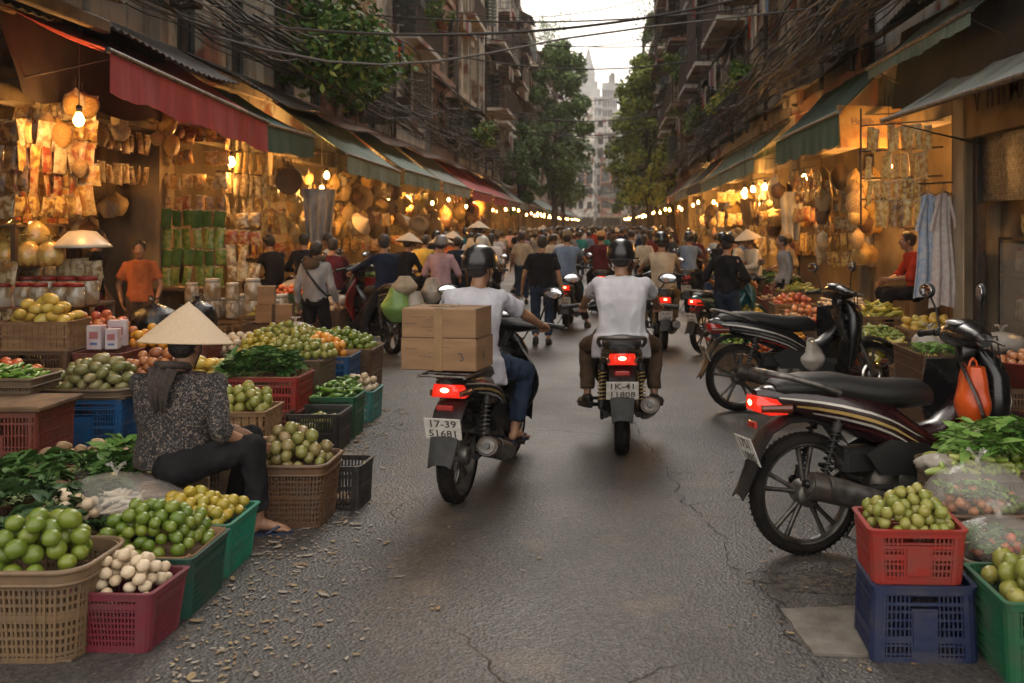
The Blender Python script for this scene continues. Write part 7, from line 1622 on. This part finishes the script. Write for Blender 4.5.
for side, YS in (('L', LY), ('R', RY)):
    for i in range(len(YS) - 1):
        y0, y1 = YS[i], YS[i + 1]
        if y0 > 60: continue
        if side == 'L' and y0 < 13: continue
        if side == 'R' and y0 < 14: continue
        shop_goods(side, y0, y1, i * 11 + ord(side))
# strings of bulbs
for side, YS in (('L', LY), ('R', RY)):
    X0 = XL if side == 'L' else XR; s = 1 if side == 'L' else -1; nm_ = 'left' if side == 'L' else 'right'; rr = random.Random(ord(side) + 1)
    for i in range(len(YS) - 1):
        y0, y1 = YS[i], YS[i + 1]
        if (side == 'L' and y0 < 21) or (side == 'R' and y0 < 19): continue
        n_ = 2 if y0 < 60 else 3
        for q in range(n_):
            y = y0 + (y1 - y0) * (q + .5) / n_ + rr.uniform(-.3, .3); x = X0 + s * rr.uniform(.75, 1.15)
            bulb(x, y, rr.uniform(2.35, 2.6), f'glowing bulb in the string under the {nm_} awnings', 24 if y0 < 60 else 40, f'bulb string under the {nm_} awnings', 1.2 if y0 < 40 else 1.5, q == n_ // 2)
# second, deeper lamps lighting the shop interiors
for (x, y, z, lb) in ((-6.9, 10.6, 2.7, 'bulb deep inside the first left shop'), (-6.8, 15.2, 2.6, 'bulb deep inside the second left shop'), (-6.8, 19.8, 2.6, 'bulb deep inside the third left shop'), (4.9, 13.0, 2.6, 'bulb behind the shelves of the vendor in red'), (4.8, 17.0, 2.6, 'bulb deep inside the shop under the striped awning'), (4.8, 22, 2.6, 'bulb deep in the right shop after the striped awning')):
    bulb(x, y, z, lb, 22)
for i, (x, y, z) in enumerate(((3.05, 19.2, 2.5), (3.0, 21.6, 2.5), (3.0, 20.4, 2.5))): bulb(x, y, z, f'bulb just past the striped awning, {ordn[i]} of three', 24, light=i == 0)
# baskets, hats and cloths hung under the left awnings
for i, (x, y, z) in enumerate(((-4.7, 19.2, 1.75), (-4.6, 22.6, 1.8), (-4.55, 24.3, 1.75))):
    h_ = MB(); h_.lathe([(.002, .2), (.1, .1), (.24, 0), (.24, -.005), (.1, .09)], 28); thing('conical_hat', h_, m_straw, f'conical straw hat for sale under the left awnings, {ordn[i]}', 'hat', (x, y, z), (R(20), R(60), i))
for i, (x, y, w_, c, lb) in enumerate(((-4.9, 16.9, .5, 'grey', 'grey cloth sheet draped between the left pillars'), (-4.85, 17.2, .4, 'beige', 'beige cloth bundle hanging by the grey sheet'), (3.45, 18.6, .45, 'cream', 'pale cloth hanging at the right shops'), (3.4, 23.5, .5, 'khaki', 'khaki cloth hanging farther down the right shops'))):
    d = MB(); d.grid(lambda u, v: V(w_ * (u - .5) * (1 - .4 * v), .05 * math.sin(u * 17 + i) * (.3 + v), -.9 * v), 20, 10, 0, True, .01); thing('hanging_cloth', d, CL[c], lb, 'cloth', (x, y, 2.35))
# ================================================================== MORE GOODS HUNG AND STACKED IN THE SHOPS
def bundle_mesh(v):
    k = ('bd', v)
    if k in CR: return CR[k]
    mb = MB(); n = 22; rs = []; rr = random.Random(v + 3); top = rr.uniform(.1, .3); L = rr.uniform(.75, 1.2)
    for q in range(11):
        t = q / 10; w_ = math.sin(PI * min(1, t * .8 + .12)) ** .7 * (1 if t < .7 else 1 - (t - .7) * 3.1 * (1 - top)); w_ = max(.05, w_)
        rs.append([V(w_ * math.cos(a) * (1 + .16 * noise.noise(V(math.cos(a) * 1.5, t * 3, v)) + .07 * math.sin(9 * a + t * 5)) , .75 * w_ * math.sin(a) * (1 + .16 * noise.noise(V(math.sin(a) * 1.5, t * 3, v + 7)) + .06 * math.sin(8 * a + v)), (t - .5) * 2 * L * 1.25) for a in [2 * PI * j / n for j in range(n)]])
    mb.rings(rs, 0, True, True); mb.tube([(0, 0, L * 1.2), (.02, 0, L * 1.6), (0, 0, L * 2.2)], .03, 4, 1)
    me = mb.mesh('hanging_bundle', [PM[3], m_cable]); CR[k] = me; return me
BM = [M('bundle_straw', (.55, .40, .2), (.26, .15, .06), rough=.7, scale=9, bump=1.2, bscale=16, rnd=.6), M('bundle_paper', (.6, .53, .4), (.36, .27, .17), rough=.6, scale=6, bump=1.4, bscale=12, rnd=.6), M('bundle_brown', (.2, .1, .045), (.07, .035, .018), rough=.6, scale=9, bump=1.2, bscale=16, rnd=.6), PM[0], PM[1]]
def bundles(x0, y0, x1, y1, z0, z1, n, label, group, seed, r=.11, pal=BM):
    rr = random.Random(seed)
    for i in range(n):
        t = rr.random(); o = link('hanging_bundle', bundle_mesh(i % 5), None, (x0 + (x1 - x0) * t, y0 + (y1 - y0) * t + rr.uniform(-.08, .08), rr.uniform(z0, z1)), (rr.uniform(-.15, .15), rr.uniform(-.15, .15), rr.uniform(0, 6)), r * rr.uniform(.7, 1.3))
        setmats(o, {0: rr.choice(pal)}); tag(o, label, 'bundle', group)
packets(-6.1, 10.35, -5.3, 10.35, 2.0, 2.95, 7, 5, 'golden packet in the dense rows behind the first left bulb', 'golden packets behind the first left bulb', 61, sc=1.1, nm='sachet')
bundles(-6.2, 10.0, -5.35, 10.2, 2.2, 3.0, 12, 'straw-coloured bundle hanging around the first left bulb', 'bundles around the first left bulb', 62)
bundles(-5.9, 11.3, -5.4, 12.9, 2.75, 3.1, 10, 'bundle hung under the beam of the first left doorway', 'bundles under the first left beam', 63, .1)
bundles(-7.1, 12.7, -6.2, 12.7, 1.2, 2.4, 12, 'dim bundle deep in the first left doorway', 'bundles deep in the first left doorway', 64, .13)
bundles(-5.9, 15.6, -5.2, 17.2, 1.5, 2.7, 16, 'pale bundle hanging by the left pillars', 'bundles by the left pillars', 65, .13)
bundles(-5.6, 17.6, -5.0, 21.8, 1.6, 2.7, 34, 'mixed bundle hanging under the first large green awning', 'bundles under the first large green awning', 66, .14)
bundles(-5.6, 22.3, -5.0, 27, 1.6, 2.7, 30, 'mixed bundle hanging under the second large green awning', 'bundles under the second large green awning', 67, .16)
bundles(-5.5, 28, -4.9, 40, 1.5, 2.6, 34, 'bundle hanging farther down the left shops', 'bundles farther down the left shops', 68, .2)
bundles(3.35, 13.6, 3.9, 14.4, 1.2, 2.5, 22, 'pale bundle hanging left of the amber sign board', 'bundles left of the amber sign board', 70, .13)
bundles(3.3, 15.2, 3.9, 18.0, 1.3, 2.6, 30, 'pale bundle hanging under the striped green awning', 'bundles under the striped green awning', 71, .14)
bundles(3.2, 18.6, 3.8, 24, 1.3, 2.5, 34, 'bundle hanging in the right shops past the striped awning', 'bundles past the striped awning', 72, .15)
bundles(3.2, 25, 3.7, 38, 1.4, 2.4, 30, 'bundle hanging farther down the right shops', 'bundles farther down the right shops', 73, .2)
bundles(4.2, 9.2, 4.8, 10.5, 1.9, 2.3, 6, 'dark bundle hanging inside the first right shop', 'bundles in the first right shop', 74, .1, [BM[2]])
packets(-6.35, 9.35, -5.5, 9.3, 1.05, 1.28, 7, 2, 'glossy packet under the upper left shelf', 'packets under the upper left shelf', 75, nm='sachet')
# panels of printed cloth and paper inside
for i, (x, y, w_, h_, z, m_, lb, rz) in enumerate(((-7.0, 13.1, .7, 1.0, 1.6, PM[3], 'pale printed sheet on the back wall of the first left doorway', 0), (4.55, 11.4, .5, .8, 2.2, PM[0], 'golden printed sheet behind the hanging dresses', 0), (3.9, 14.55, .5, 1.1, 1.7, BM[1], 'paper poster on the post under the green awning', 0), (-5.75, 17.3, .45, 1.3, 1.8, BM[1], 'faded paper sheet on the left pillar', 0))):
    d = MB(); d.grid(lambda u, v: V(w_ * (u - .5), .012 * math.sin(u * 9 + v * 5), h_ * (v - .5)), 8, 8, 0, True, .004); thing('printed_sheet', d, m_, lb, 'sheet', (x, y, z))
# round woven trays and strainers
for i, (x, y, z, r) in enumerate(((-5.15, 16.3, 2.45, .22), (-5.2, 21.2, 2.3, .26), (3.45, 14.9, 2.45, .2), (3.4, 19.0, 2.3, .22), (-5.3, 24.2, 2.2, .26))):
    d = MB(); d.lathe([(.001, 0), (r * .85, .0), (r, .05), (r * 1.02, .055), (r * .98, .06), (r * .84, .014), (.001, .012)], 26, 0, Matrix.Rotation(PI / 2, 4, 'X')); thing('woven_tray', d, PC['tan'], f'round woven tray hanging {["by the left pillars", "under the first large green awning", "left of the striped awning bulb", "just past the striped awning", "under the second large green awning"][i]}', 'tray', (x, y, z), .3 * i)
